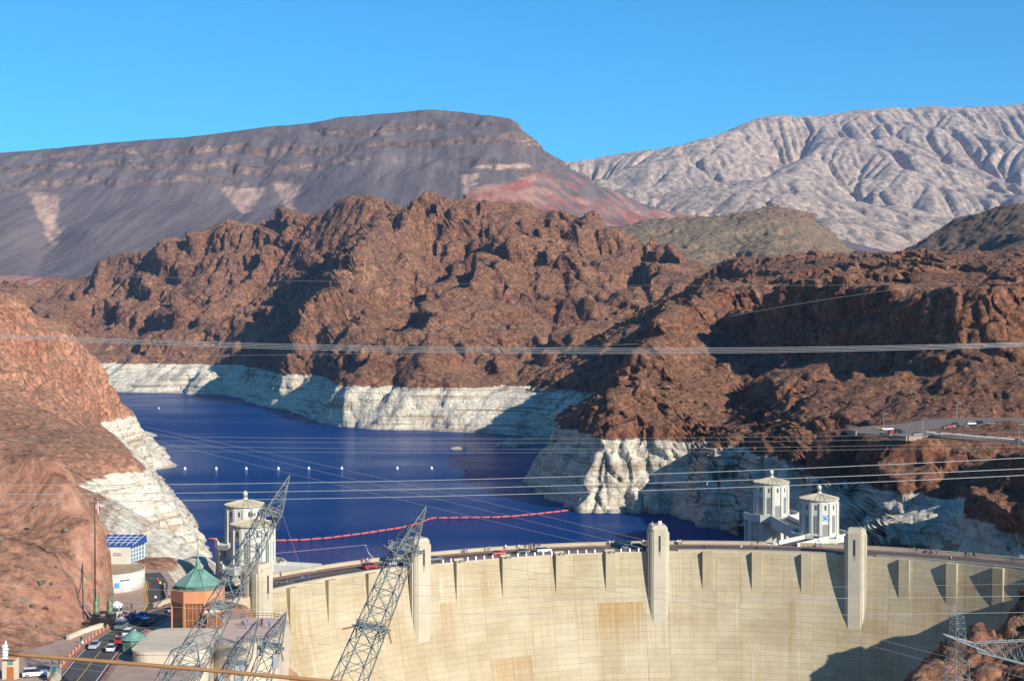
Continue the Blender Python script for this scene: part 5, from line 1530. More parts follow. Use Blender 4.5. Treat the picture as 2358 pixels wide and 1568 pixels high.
# base with rounded corner and the upper terrace
def rounded(x0, x1, y0, y1, r, n=8):
    P = []
    for cx, cy, s in ((x0 + r, y0 + r, math.pi), (x1 - r, y0 + r, 1.5 * math.pi), (x1 - r, y1 - r, 0), (x0 + r, y1 - r, 0.5 * math.pi)):
        for i in range(n + 1):
            a = s + 0.5 * math.pi * i / n; P.append((cx + r * math.cos(a), cy + r * math.sin(a)))
    return P
bs = MB().prism(rounded(-7.6, 7.5, -30, -7.2, 4.0), -38, 2.2, smooth=False).build('base_wall', M_tan, vc)
MB().prism(rounded(-7.8, 7.7, -30.2, -7.0, 4.1), 2.2, 2.7).build('base_coping', M_tan, bs)
MB().prism(rounded(-6.9, 6.8, -29.3, -7.9, 3.6), 2.698, 2.75).build('base_roof', M_tan, bs)
tr = MB().prism(rounded(6.0, 20.5, -22, 4.0, 6.5), -45, 2.6).build('terrace_wall', M_tan, vc)
MB().prism(rounded(6.5, 20.0, -21.5, 3.5, 6.2), 2.597, 2.68).build('terrace_floor', flat('terrace_floor', (0.50, 0.36, 0.29), 0.85, var=0.1), tr)
def fence(pts, h, name, parent, mat, posts=1.6, r=0.05):
    m = MB(); pts = [Vector(p) for p in pts]
    for z in (h, h * 0.55): m.tube([p + Vector((0, 0, z)) for p in pts], r, 4)
    for i, p in enumerate(pts): m.rod(p, p + Vector((0, 0, h)), r)
    return m.build(name, mat, parent)
fence([(x, y, 2.68) for x, y in rounded(6.6, 19.9, -21.3, 3.3, 6.1, 10)][10:38], 1.1, 'terrace_railing', vc, M_rail)
# bay on the front of the rotunda
MB().lathe([(2.4, -3), (2.4, 5.4)], 8, (4.4, -5.0, 0), a8).build('glass_bay', M_bronze, vc)
s = MB()
for k in range(8):
    a = a8 + 2 * math.pi * k / 8; s.rod((4.4 + 2.42 * math.cos(a), -5.0 + 2.42 * math.sin(a), -1), (4.4 + 2.42 * math.cos(a), -5.0 + 2.42 * math.sin(a), 5.4), 0.1)
for z in (1.0, 3.0, 5.3):
    s.tube([(4.4 + 2.44 * math.cos(a8 + 2 * math.pi * k / 8), -5.0 + 2.44 * math.sin(a8 + 2 * math.pi * k / 8), z) for k in range(9)], 0.09, 4)
s.build('bay_frame', M_pink, vc)

# --- small kiosks
def kiosk(name, loc, label, R, h, wall, roofm, n=8):
    t = empty(name, loc); tag(t, label, 'kiosk')
    MB().lathe([(R, -0.2), (R, h)], n).build('kiosk_wall', wall, t)
    MB().lathe([(R * 1.15, h), (R * 1.1, h + 0.2), (0.15, h + R * 0.75)], n * 2).build('kiosk_roof', roofm, t)
    s = MB()
    for k in range(n):
        a = 2 * math.pi * k / n; s.rod((R * 1.01 * math.cos(a), R * 1.01 * math.sin(a), 0), (R * 1.01 * math.cos(a), R * 1.01 * math.sin(a), h), 0.08)
    s.build('kiosk_posts', M_rail if roofm != M_copper else M_copperd, t)
    return t
kiosk('ticket_kiosk', atz(308, 1500, 0), 'round kiosk with ribbed copper roof right of the curving road', 2.4, 2.8, M_copperd, M_copper)
k = kiosk('guard_booth', atz(269, 1416, 0), 'small white guard booth left of the road below the round building', 1.25, 2.4, M_white, M_white)
for a in (-1.9, -1.2, -0.4): MB().box((1.22 * math.cos(a), 1.22 * math.sin(a), 1.5), (0.08, 0.7, 0.9), a).build('booth_window', M_glass, k)
pv_ = empty('portal', atz(22, 1563, 0)); tag(pv_, 'small stone portal with an orange door at the foot of the cliff', 'doorway')
MB().box((0, 0.6, 1.9), (2.8, 1.4, 4.2)).build('portal_wall', M_tan, pv_); MB().box((0, 0.3, 4.15), (3.2, 2.2, 0.35)).build('portal_cornice', M_pink, pv_)
MB().box((0.2, -0.12, 1.2), (1.3, 0.12, 2.4)).build('door', flat('orange_door', (0.42, 0.13, 0.04), 0.6), pv_); MB().box((0.2, -0.12, 3.2), (1.0, 0.12, 0.8)).build('transom', M_copper, pv_)
kb = empty('gate_pier', atz(125, 1566, 0)); tag(kb, 'tan stone pier with small green cap near the bottom left road', 'pier')
MB().box((0, 0, 0.9), (2.2, 2.0, 2.0), taper=0.92).build('pier_block', M_tan, kb); MB().lathe([(1.2, 1.9), (1.0, 2.2), (0.5, 2.6), (0.05, 2.9)], 8).build('pier_cap', M_copper, kb)

# --- twin bronze statues, base and flagpole (plain stand-ins for the sculptures)
mon = empty('monument_base', atz(236, 1440, 0)); tag(mon, 'polished black stone base between the two green statues', 'plinth')
MB().box((0, 0, 0.5), (8.0, 3.2, 1.2)).build('plinth_step', M_black, mon); MB().box((0, 0.1, 1.5), (5.0, 2.2, 1.0)).build('plinth_block', M_black, mon)
for x, lab in ((222, 'tall green bronze winged statue left of the flagpole base'), (253, 'tall green bronze winged statue nearer the guard booth')):
    b = atz(x, 1436, 0)
    t = empty('statue', (b.x, b.y, 0)); tag(t, lab, 'statue', 'pair of green statues')
    MB().box((0, 0, 1.0), (1.7, 1.7, 2.6), taper=0.94).build('pedestal', M_black, t)
    MB().lathe([(0.7, 2.25), (0.75, 3.0), (0.55, 3.6), (0.5, 4.3), (0.62, 4.9), (0.3, 5.2), (0.2, 5.35), (0.27, 5.6), (0.2, 5.95), (0.05, 6.05)], 10, smooth=True).build('figure', M_stat, t)
    for s in (-1, 1):
        MB().hull([(s * 0.5 - 0.18, -0.15, 3.4), (s * 0.5 + 0.18, -0.15, 3.4), (s * 0.5 + 0.18, 0.2, 3.4), (s * 0.5 - 0.18, 0.2, 3.4)], [(s * 0.62 - 0.07, 0.0, 8.4), (s * 0.62 + 0.07, 0.0, 8.4), (s * 0.62 + 0.07, 0.12, 8.4), (s * 0.62 - 0.07, 0.12, 8.4)]).build('wing', M_stat, t)
fp = empty('flagpole', atz(219.5, 1434, 0)); tag(fp, 'very tall dark flagpole with a drooping flag in front of the red cliff', 'flagpole')
MB().lathe([(0.24, 0), (0.22, 8), (0.16, 20), (0.09, 29.3)], 8, smooth=True).build('pole', flat('pole_dark', (0.06, 0.045, 0.04), 0.5, var=0), fp)
MB().lathe([(0.02, 29.3), (0.2, 29.5), (0.02, 29.75)], 8).build('pole_ball', M_yellow, fp)
def flag_mat():
    t = NT('flag_cloth'); co = t.sep(t.node('ShaderNodeTexCoord').outputs['UV'])
    stripes = t.math('GREATER_THAN', t.math('FRACT', t.math('MULTIPLY', co[1], 6.5)), 0.5)
    c = t.mix(stripes, (0.55, 0.03, 0.05), (0.75, 0.74, 0.72))
    can = t.math('MULTIPLY', t.math('LESS_THAN', co[0], 0.42), t.math('GREATER_THAN', co[1], 0.46))
    star = t.vor(t.comb(t.math('MULTIPLY', co[0], 14), t.math('MULTIPLY', co[1], 10), 0.0), 1.0, 'F1', 'Distance', 0.0)
    can_c = t.mix(t.rng(star, 0.14, 0.20, 1, 0), (0.015, 0.03, 0.14), (0.75, 0.75, 0.75))
    return t.done(t.mix(can, c, can_c), 0.85)
me = bpy.data.meshes.new('flag'); V = []; Fq = []; UV = []
nu, nv = 14, 12
for i in range(nu + 1):
    for j in range(nv + 1):
        u, v = i / nu, j / nv
        V.append((0.1 + u * 1.05 + 0.12 * math.sin(v * 3), 0.24 * math.sin(u * 9 + v * 2) * u, 28.9 - (1 - v) * 2.6 - u * 1.5 - u * u * 0.8)); UV.append((u, v))
for i in range(nu):
    for j in range(nv):
        a = i * (nv + 1) + j; Fq.append((a, a + nv + 1, a + nv + 2, a + 1))
me.from_pydata(V, [], Fq); uvl = me.uv_layers.new(name='UVMap')
for lp in me.loops: uvl.data[lp.index].uv = UV[lp.vertex_index]
me.materials.append(flag_mat()); me.polygons.foreach_set('use_smooth', [True] * len(Fq))
fl = bpy.data.objects.new('flag', me); COL.objects.link(fl); fl.parent = fp
md = fl.modifiers.new('thickness', 'SOLIDIFY'); md.thickness = 0.02
# drain pipe down the cut cliff
_co = np.empty(len(T_left.data.vertices) * 3, np.float32); T_left.data.vertices.foreach_get('co', _co); _co = _co.reshape(-1, 3); _px = to_px(_co)
def on_rock(x, y, out=0.7):
    """point of the cliff seen at a photo position, a little proud of the rock"""
    k = np.nonzero((np.abs(_px[:, 0] - x) < 5) & (np.abs(_px[:, 1] - y) < 7) & (_co[:, 1] < 480))[0]
    if len(k) == 0: return at(x, y, 352)
    d = float(np.percentile(_co[k, 1], 2)); return at(x, y, d - out)
_pp = ((183, 1185), (184, 1215), (188, 1235), (189, 1265), (190, 1300), (190, 1335), (191, 1370), (191, 1400), (193, 1420))
_dd = np.polyval(np.polyfit([q[1] for q in _pp], [on_rock(*q, out=1.0).y for q in _pp], 1), [q[1] for q in _pp])
pp = [at(x, y, float(d)) for (x, y), d in zip(_pp, _dd)] + [at(197, 1434, float(_dd[-1]) - 1.5), at(206, 1440, float(_dd[-1]) - 3.0)]
tag(MB().tube(pp, 0.15, 6).build('drain_pipe', M_rail), 'thin dark pipe running down the smooth red cut cliff', 'pipe')
# low planter wall, bollards, wall beside the side road
wallp = [(-96.5, 315.5, 0), (-95.0, 322, 0), (-92.4, 329, 0), (-89.0, 337, 0)]
o = ribbon('planter_wall', wallp, 0.7, 0.95, M_tan, 1.0); o['kind'] = 'thing'; tag(o, 'low tan wall between the plaza crowd and the road', 'wall')
bm_ = MB().lathe([(0.24, 0), (0.24, 0.75), (0.14, 0.9), (0.02, 0.94)], 8).mesh('bollard', M_pink)
mid, L, R = ribbon_pts(ROAD, 10.6)
for i in range(14, 34):
    b = inst(bm_, 'bollard', None, L[i]); tag(b, ORD[i - 14] + ' terracotta bollard from the bottom in the row along the left kerb', 'bollard', 'bollards along the curving road')
cw = [(-85.2, 350.0, 0), (-85.0, 357, 0), (-86.6, 364, 0), (-88.6, 371, 0), (-90.6, 379, 0)]
o = ribbon('curved_wall', cw, 0.4, 0.8, M_tan, 1.0); o['kind'] = 'thing'; tag(o, 'curved low wall with dark railing on the lake side of the side road', 'wall')
mid, L, R = ribbon_pts(cw, 0.4)
fence([p + Vector((0, 0, 0.8)) for p in mid], 0.6, 'railing', o, M_rail)
mid, L, R = ribbon_pts(ROAD, 11.5)
tag(fence([p for p in R[2:22]], 1.2, 'road_fence', None, M_rail), 'dark post fence on the right side of the road at the bottom', 'fence')
# ----------------------------------------------------------------- Arizona side: upper lot
LZ = LOT_Z + 0.9
def lz(x, y, z=LZ): return atz(x, y, z)
lotp = [(1938, 992), (1965, 984), (2020, 979), (2080, 974), (2130, 967), (2180, 962), (2260, 961), (2358, 961), (2520, 960), (2520, 983), (2358, 986), (2240, 989), (2170, 991), (2150, 998), (2120, 1006), (2075, 1008), (2040, 1003), (2025, 1001), (1975, 997)]
sheet('parking_lot', [tuple(lz(*p).to_2d()) for p in reversed(lotp)], LZ, flat('lot_asphalt', (0.17, 0.135, 0.11), 0.9, var=0.15, scale=0.3), 0.9)
LR = [lz(2130, 1000), lz(2165, 1003, LZ - 0.4), lz(2230, 1009, LZ - 1.2), lz(2300, 1015, LZ - 2.0), lz(2358, 1021, LZ - 2.6), lz(2480, 1031, LZ - 3.4)]
ribbon('lower_road', LR, 7.0, 0.5, flat('lower_asphalt', (0.14, 0.115, 0.10), 0.9, var=0.15, scale=0.3), 0.9)
M_guard = flat('guardrail_steel', (0.42, 0.41, 0.38), 0.5, metal=0.3, var=0.1)
mid, L, R = ribbon_pts(LR, 7.4)
o = MB()
for z in (0.95, 1.15): o.tube([p + Vector((0, 0, 0.3 + z)) for p in R], 0.10, 4)
for p in R[::2]: o.rod(p + Vector((0, 0, 0.3)), p + Vector((0, 0, 1.5)), 0.07)
tag(o.build('guardrail', M_guard), 'steel guardrail along the outer edge of the lower road on the right', 'guardrail')
o = MB()
o.tube([p + Vector((0, 0, 0.85)) for p in L], 0.28, 4)
tag(o.build('road_barrier', M_white), 'pale low barrier along the inner edge of the lower road', 'barrier')
M_stone = flat('stone_wall', (0.33, 0.235, 0.165), 0.9, var=0.3, scale=1.2, bump=0.06)
for i, (a, b, lab) in enumerate((((2026, 1001), (2052, 1004), 'tan stone retaining wall under the lot beside the white truck'), ((2054, 1006), (2088, 1010), 'low brown stone wall at the rim of the lot'), ((1942, 992), (1972, 997), 'grey stone wall at the far left end of the lot'), ((2092, 1009), (2122, 1008), 'short stone wall beside the lamp post at the lot rim'))):
    A, B = lz(*a), lz(*b); d = (B - A); c = (A + B) / 2; ang = math.atan2(d.y, d.x)
    w = empty('stone_wall', (c.x, c.y, LZ)); tag(w, lab, 'wall', 'stone walls at the rim of the lot'); w.rotation_euler = (0, 0, ang)
    MB().box((0, 0, -0.1), (d.length, 0.6, 2.0), taper=0.98).build('wall_body', M_stone, w); MB().box((0, 0, 0.96), (d.length + 0.2, 0.9, 0.16)).build('coping', M_stone, w)
isl = [lz(2168, 995), lz(2200, 1000), lz(2280, 1005), lz(2358, 1010), lz(2480, 1016), lz(2480, 990), lz(2358, 988.5), lz(2240, 991), lz(2180, 992)]
def lamp_post(x, y, h, lab):
    p = lz(x, y); t = empty('lamp_post', p); tag(t, lab, 'lamp post', 'lamp posts around the upper lot')
    MB().rod((0, 0, -1), (0, 0, h), 0.11, 6, 0.07).build('pole', M_guard, t)
    MB().tube([(0, 0, h - 0.1), (0.5, 0, h + 0.15), (1.5, 0, h + 0.2)], 0.06, 5).build('arm', M_guard, t)
    MB().box((1.8, 0, h + 0.16), (0.8, 0.32, 0.16)).build('lamp_head', M_guard, t)
lamp_post(2035, 984, 6.0, 'lamp post behind the parked cars at the left of the lot')
lamp_post(2125, 1006, 7.8, 'white lamp post at the rim in the middle of the lot')
lamp_post(2203, 963, 7.2, 'lamp post on the slope side behind the red car')
lamp_post(2346, 1024, 8.0, 'lamp post beside the lower road at the right edge')
# ----------------------------------------------------------------- pylons and lines
def lattice(mb, B, T, wb, wt, n, r, side=None, brace=True):
    """square lattice leg frame from B (width wb) to T (width wt); returns corner function"""
    B, T = Vector(B), Vector(T); d = (T - B).normalized()
    u = Vector((1, 0, 0)); u = (u - d * u.dot(d)).normalized(); v = d.cross(u)
    rot = math.radians(20); u, v = u * math.cos(rot) + v * math.sin(rot), v * math.cos(rot) - u * math.sin(rot)
    def cor(t, k):
        w = (wb + (wt - wb) * t) / 2; s = ((-1, -1), (1, -1), (1, 1), (-1, 1))[k % 4]
        return B.lerp(T, t) + u * w * s[0] + v * w * s[1]
    # panels shorten towards the top
    ts = [0.0]; 
    for i in range(n): ts.append(ts[-1] + max(0.3, wb + (wt - wb) * i / n) ** 0.6)
    ts = [t / ts[-1] for t in ts]
    for a, b in zip(ts[:-1], ts[1:]):
        for k in range(4):
            mb.rod(cor(a, k), cor(b, k), r)
            if brace:
                mb.rod(cor(a, k), cor(b, k + 1), r * 0.55); mb.rod(cor(a, k + 1), cor(b, k), r * 0.55)
                mb.rod(cor(b, k), cor(b, k + 1), r * 0.6)
    return cor, u, v, d

def insulator_mesh(n=14, L=2.2):
    m = MB(); prof = []
    for i in range(n):
        z = -L * i / n; prof += [(0.05, z), (0.16, z - 0.04), (0.16, z - 0.08), (0.05, z - 0.12)]
    m.lathe(list(reversed(prof)), 8); return m
M_ins = flat('brown_porcelain', (0.10, 0.06, 0.045), 0.3, spec=0.5, var=0.1)
INS = insulator_mesh().mesh('insulator_string', M_ins)
def string(parent, loc, rot=(0, 0, 0), s=1.0):
    o = inst(INS, 'insulator_string', parent); o.location = Vector(loc) - parent.location; o.rotation_euler = rot; o.scale = (s, s, s); return o

def pylon(name, label, B, T, wb, wt, n, r, plats, tipl, mat=M_steel, plat_w=5.0, boxes=()):
    t = empty(name, B); tag(t, label, 'pylon', 'lattice pylons beside the dam')
    off = Vector(B)
    m = MB(); cor, u, v, d = lattice(m, Vector((0, 0, 0)), Vector(T) - off, wb, wt, n, r)
    m.build('lattice_mast', mat, t)
    L = (Vector(T) - off).length
    # pointed head
    h = MB(); tip = Vector(T) - off + tipl
    for k in range(4): h.rod(cor(1.0, k), tip, r * 0.9)
    for q in (0.35, 0.68):
        for k in range(4):
            h.rod(cor(1, k).lerp(tip, q), cor(1, k + 1).lerp(tip, q), r * 0.6)
            h.rod(cor(1, k), cor(1, k + 1).lerp(tip, q), r * 0.5)
    h.build('mast_head', mat, t)
    for (tt, w, strings) in plats:
        c = (Vector(T) - off) * tt
        ax = Vector((0.93, 0.30, -0.20)).normalized(); ay = Vector((-0.3, 0.95, 0)).normalized(); up = Vector((0, 0, 1))
        p = MB(); hw, hd = w / 2, 1.0
        P = lambda a, b, z: c + ax * a + ay * b + up * z
        for b in (-hd, hd):
            p.rod(P(-hw, b, 0), P(hw, b, 0), r * 1.2); p.rod(P(-hw * 0.8, b, 1.1), P(hw * 0.8, b, 1.1), r * 0.6); p.rod(P(-hw, b, 0.0), P(0, b * 0.6, -1.8), r * 0.8); p.rod(P(hw, b, 0.0), P(0, b * 0.6, -1.8), r * 0.8)
            for i in range(9):
                a = -hw * 0.8 + i * hw * 0.2; p.rod(P(a, b, 0), P(a, b, 1.1), r * 0.5)
            p.rod(P(-hw, b, 0), P(-hw * 1.15, 0, 0.2), r); p.rod(P(hw, b, 0), P(hw * 1.15, 0, 0.2), r)
        for i in range(21):
            a = -hw + i * hw / 10; p.rod(P(a, -hd, 0), P(a, hd, 0), r * 0.7)
        for i in range(5):
            a = -hw * 0.7 + i * hw * 0.35; q = P(a, 0.2, 0.45); p.box(q, (1.0, 0.7, 0.6), 0.3)
        p.build('work_platform', mat, t)
        for (a, rot) in strings:
            string(t, P(a, 0, -0.1) + off, rot)
    for (tt, dx, dy, sz) in boxes:
        c = (Vector(T) - off) * tt + Vector((dx, dy, 0)); MB().box(c, sz, 0.4).build('equipment_box', M_grey, t)
    return t
RD = math.radians
pylon('lattice_pylon', 'leaning steel lattice pylon rising past the left intake towers', (-64.5, 235, -9), at(632, 1165, 235), 5.6, 2.5, 17, 0.105,
      [(0.97, 3.4, [(1.7, (0, RD(12), 0)), (0.6, (0, 0, 0)), (-0.9, (0, 0, 0))]), (0.66, 2.8, [])], at(667, 1094, 235) - at(632, 1165, 235))
pylon('lattice_pylon', 'leaning steel lattice pylon with three platforms in front of the dam', (-50.5, 260, -47), at(936, 1250, 260), 8.2, 3.3, 20, 0.13,
      [(0.985, 6.6, [(-3.2, (0, RD(80), 0)), (-2.4, (0, 0, 0)), (1.0, (0, RD(-14), 0))]), (0.80, 6.2, [(-3.2, (0, RD(78), 0)), (-2.8, (0, 0, 0)), (1.2, (0, RD(-14), 0)), (2.2, (0, 0, 0)), (3.2, (0, RD(-14), 0))]), (0.63, 6.0, [(-1.0, (0, 0, 0))])], at(981, 1166, 260) - at(936, 1250, 260), plat_w=6.4)
pylon('lattice_pylon', 'short leaning pylon with grey boxes at the edge of the terrace', (-60.0, 252, -40), at(632, 1468, 252), 7.0, 2.6, 13, 0.105,
      [(0.97, 4.0, [(0.8, (0, RD(-14), 0)), (1.6, (0, RD(-14), 0))])], at(660, 1408, 252) - at(632, 1468, 252), boxes=((0.93, 1.6, -0.8, (1.0, 0.6, 2.4)), (0.97, -1.9, -0.6, (0.9, 0.6, 2.6))))
pylon('lattice_pylon', 'short leaning pylon with boxes half hidden by the tan wall at the bottom', (-67.5, 246, -30), at(560, 1500, 246), 6.4, 2.8, 11, 0.105,
      [(0.95, 3.6, [])], at(596, 1424, 246) - at(560, 1500, 246), boxes=((0.9, -1.5, -0.7, (1.0, 0.6, 2.8)), (0.92, 1.2, -0.7, (1.6, 0.6, 2.8))))
pylon('lattice_pylon', 'broad lattice pylon legs in the bottom left corner by the tan wall', (-66.5, 228, -14), at(430, 1520, 228), 6.8, 4.6, 7, 0.085, [], Vector((1.5, 0, 3.2)))
# right hand pylon with its long truss arm
rp = empty('lattice_pylon', at(2207, 1600, 306)); tag(rp, 'steel pylon with a long truss arm in front of the right canyon rock', 'pylon', 'lattice pylons beside the dam')
base = rp.location.copy()
m = MB(); lattice(m, (0, 0, -42), at(2204, 1445, 306) - base, 10.5, 2.2, 15, 0.095); m.build('lattice_mast', M_steel, rp)
m = MB(); lattice(m, at(2204, 1445, 306) - base, at(2203, 1408, 306) - base, 2.2, 2.0, 3, 0.07); m.build('mast_head', M_steel, rp)
m = MB()
for a, b in (((2174, 1461), (2270, 1500)), ((2174, 1461), (2240, 1480)), ((2240, 1480), (2480, 1468)), ((2250, 1500), (2480, 1560)), ((2240, 1480), (2250, 1500))):
    for o_ in (-0.8, 0.8): m.rod(at(*a, 304) - base + Vector((0, o_, 0)), at(*b, 304) - base + Vector((0, o_, 0)), 0.16)
tp, bt = [at(2240 + 24 * i, 1480 - 1.2 * i, 304) - base for i in range(11)], [at(2250 + 23 * i, 1500 + 6 * i, 304) - base for i in range(11)]
for i in range(10):
    for o_ in (-0.8, 0.8):
        ov = Vector((0, o_, 0)); m.rod(tp[i] + ov, bt[i + 1] + ov, 0.07); m.rod(bt[i] + ov, tp[i + 1] + ov, 0.07); m.rod(tp[i] + ov, bt[i] + ov, 0.07)
    m.rod(tp[i] + Vector((0, -0.8, 0)), tp[i + 1] + Vector((0, 0.8, 0)), 0.06)
m.build('truss_arm', M_steel, rp)
m = MB(); m.rod(at(2330, 1470, 304) - base, at(2345, 1420, 304) - base, 0.1); m.rod(at(2380, 1468, 304) - base, at(2345, 1420, 304) - base, 0.1); m.rod(at(2380, 1468, 304) - base, at(2410, 1420, 304) - base, 0.1)
m.build('arm_frame', M_steel, rp)
for x in (2185, 2225, 2245): string(rp, at(x, 1466 + (x - 2174) * 0.3, 304) + Vector((0, 0, -0.1)))

M_wire = flat('aluminium_wire', (0.52, 0.52, 0.50), 0.45, spec=0.6, metal=0.5, var=0.0)
M_wired = flat('dull_wire', (0.30, 0.29, 0.27), 0.6, metal=0.3, var=0.0)
def wire(pts, d, r, label, mat=None, group='power lines over the lake and dam', ext=0.25):
    """smooth sagging line through photo points, hung at distance d (one value or one for each end)"""
    x = np.array([p[0] for p in pts], float); y = np.array([p[1] for p in pts], float)
    c = np.polyfit(x, y, min(2, len(pts) - 1))
    X = np.linspace(x[0] - (x[-1] - x[0]) * ext, x[-1] + (x[-1] - x[0]) * ext, 40)
    Y = np.polyval(c, X)
    d0, d1 = d if isinstance(d, tuple) else (d, d)
    P = [at(a, b, d0 + (d1 - d0) * (a - x[0]) / (x[-1] - x[0])) for a, b in zip(X, Y)]
    o = MB().tube(P, r, 5).build('power_line', mat or M_wire); tag(o, label, 'power line', group); return o
for i, dy in enumerate((0, 4, 8, 12)):
    wire([(0, 770 + dy * 0.6), (1180, 801 + dy), (2358, 789 + dy * 0.7)], 150 + i * 3, 0.022, ('topmost', 'second', 'third', 'lowest')[i] + ' of four close power lines crossing the brown mountain')
wire([(0, 817), (600, 818), (1400, 795)], 190, 0.014, 'thin lone power line just under the four lines at the left', M_wired, ext=0.05)
wire([(420, 640), (1180, 655), (2358, 652)], 420, 0.03, 'thin high power line across the upper mountain', M_wired)
wire([(1680, 728), (1900, 690), (2080, 664)], 600, 0.05, 'faint power line slanting across the dark right cliff', M_wired, ext=0.02)
for i, (a, b, c) in enumerate(((1117, 1101, 1054), (1138, 1121, 1079), (1155, 1138, 1094))):
    wire([(0, a), (1180, b), (2358, c)], 140, 0.03, ('upper', 'middle', 'lower')[i] + ' of three bright power lines crossing the lake above the pylon tips')
for i, (a, b, c) in enumerate(((1002, 1010, 995), (1012, 1020, 1006), (1022, 1034, 1018), (1036, 1042, 1028))):
    wire([(0, a - 4), (1180, b), (2358, c)], 230, 0.02, ('first', 'second', 'third', 'fourth')[i] + ' from top of the faint power lines below the mountain shore', M_wired)
for i, (a, b) in enumerate((((330, 982), (1560, 1262)), ((335, 992), (1480, 1262)), ((340, 1010), (1400, 1262)))):
    wire([a, ((a[0] + b[0]) / 2, (a[1] + b[1]) / 2 - 6 + 4 * i), b], (330, 300), 0.03, ('highest', 'middle', 'lowest')[i] + ' of three thin lines slanting down across the lake to the dam', M_wired, ext=0.0)
for i, (a, b, c, e) in enumerate(((1318, 1337, 1354, 1343), (1345, 1362, 1380, 1371), (1384, 1402, 1417, 1409))):
    wire([(0, a), (590, b), (1600, c), (2358, e)], 200, 0.022, ('upper', 'middle', 'lower')[i] + ' of three power lines crossing the whole dam face', M_wire if i else M_wired)
for i, (a, b) in enumerate((((1085, 1297), (2358, 1560)), ((1100, 1318), (2200, 1540)))):
    wire([a, ((a[0] + b[0]) / 2, (a[1] + b[1]) / 2 - 25), b], (350, 320), 0.03, ('upper', 'lower')[i] + ' thin line slanting down over the middle of the dam face', M_wired, ext=0.0)
for i, (a, b) in enumerate(((1432, 1448), (1452, 1466), (1470, 1486), (1500, 1545), (1512, 1560))):
    wire([(0, a), (330, b - 4), (700, b + 14)], 190, 0.016, ('first', 'second', 'third', 'fourth', 'fifth')[i] + ' thin line from top in the bottom left corner', M_wired, ext=0.1)
wire([(630, 1274), (760, 1262), (845, 1254)], (255, 258), 0.03, 'bright line ending at the insulator of the middle pylon', M_wire, ext=0.0)
wire([(650, 1180), (676, 1260), (695, 1308)], (236, 300), 0.03, 'short line running down from the left pylon tip', M_wire, ext=0.0)
o = MB().tube([at(841, 1255, 258), at(850, 1275, 258), at(866, 1290, 258), at(882, 1293, 258)], 0.05, 5).build('jumper_cable', M_wire); tag(o, 'pale loose jumper cable hanging at the middle pylon', 'cable')
M_brown = flat('brown_cable', (0.30, 0.15, 0.06), 0.6, var=0.1)
cb = empty('thick_cable', at(20, 1505, 60)); tag(cb, 'thick brown cable with white fittings crossing the bottom left corner', 'cable')
MB().tube([at(20 + 37 * i, 1505 + 3.16 * i - 0.02 * i * (20 - i), 60) - cb.location for i in range(23)], 0.085, 8).build('cable', M_brown, cb)
m = MB()
for i in range(5): m.lathe([(0.05, -0.05), (0.14, 0.0), (0.14, 0.03), (0.05, 0.08)], 10, (-0.16 + 0.02 * (i % 2), 0, -0.18 + 0.12 * i))
m.lathe([(0.04, 0.3), (0.06, 0.4), (0.02, 0.55)], 8, (-0.12, 0, 0)); m.box((-0.02, 0, 0.0), (0.25, 0.12, 0.12))
m.build('insulator', M_white, cb)
m = MB().rod((-0.15, 0, 0), (-3.5, 0.4, 0.9), 0.03, 6); m.build('stay_rod', M_steel, cb)
# ----------------------------------------------------------------- vehicles
def obj_color_mat(name, rough=0.35, coat=0.5):
    t = NT(name); c = t.node('ShaderNodeObjectInfo').outputs['Color']
    m = t.done(c, rough, None, 0.5); t.bsdf.inputs['Coat Weight'].default_value = coat; return m
M_paint = obj_color_mat('car_paint'); M_cglass = flat('car_glass', (0.02, 0.025, 0.03), 0.08, spec=0.8, var=0.0)
M_tyre = flat('tyre', (0.02, 0.02, 0.02), 0.9, var=0.0); M_hub = flat('wheel_hub', (0.4, 0.4, 0.41), 0.35, metal=0.6, var=0.0)
M_lampw = flat('headlight', (0.8, 0.8, 0.78), 0.15, var=0.0); M_lampr = flat('tail_light', (0.4, 0.02, 0.02), 0.25, var=0.0)
def loft_x(secs):
    """secs: (x, half width low, half width high, z low, z high): body as joined cross sections"""
    m = MB(); idx = []
    for x, wl_, wh, z0, z1 in secs:
        j = len(m.v); zm = z0 + (z1 - z0) * 0.55
        m.v += [(x, -wl_ * 0.92, z0), (x, -wl_, zm), (x, -wh, z1), (x, wh, z1), (x, wl_, zm), (x, wl_ * 0.92, z0)]; idx.append(j)
    for a, b in zip(idx[:-1], idx[1:]):
        for k in range(6):
            m.f.append((a + k, b + k, b + (k + 1) % 6, a + (k + 1) % 6)); m.sm.append(False)
    m.f.append(tuple(idx[0] + k for k in range(6))); m.sm.append(False); m.f.append(tuple(idx[-1] + k for k in reversed(range(6)))); m.sm.append(False)
    return m
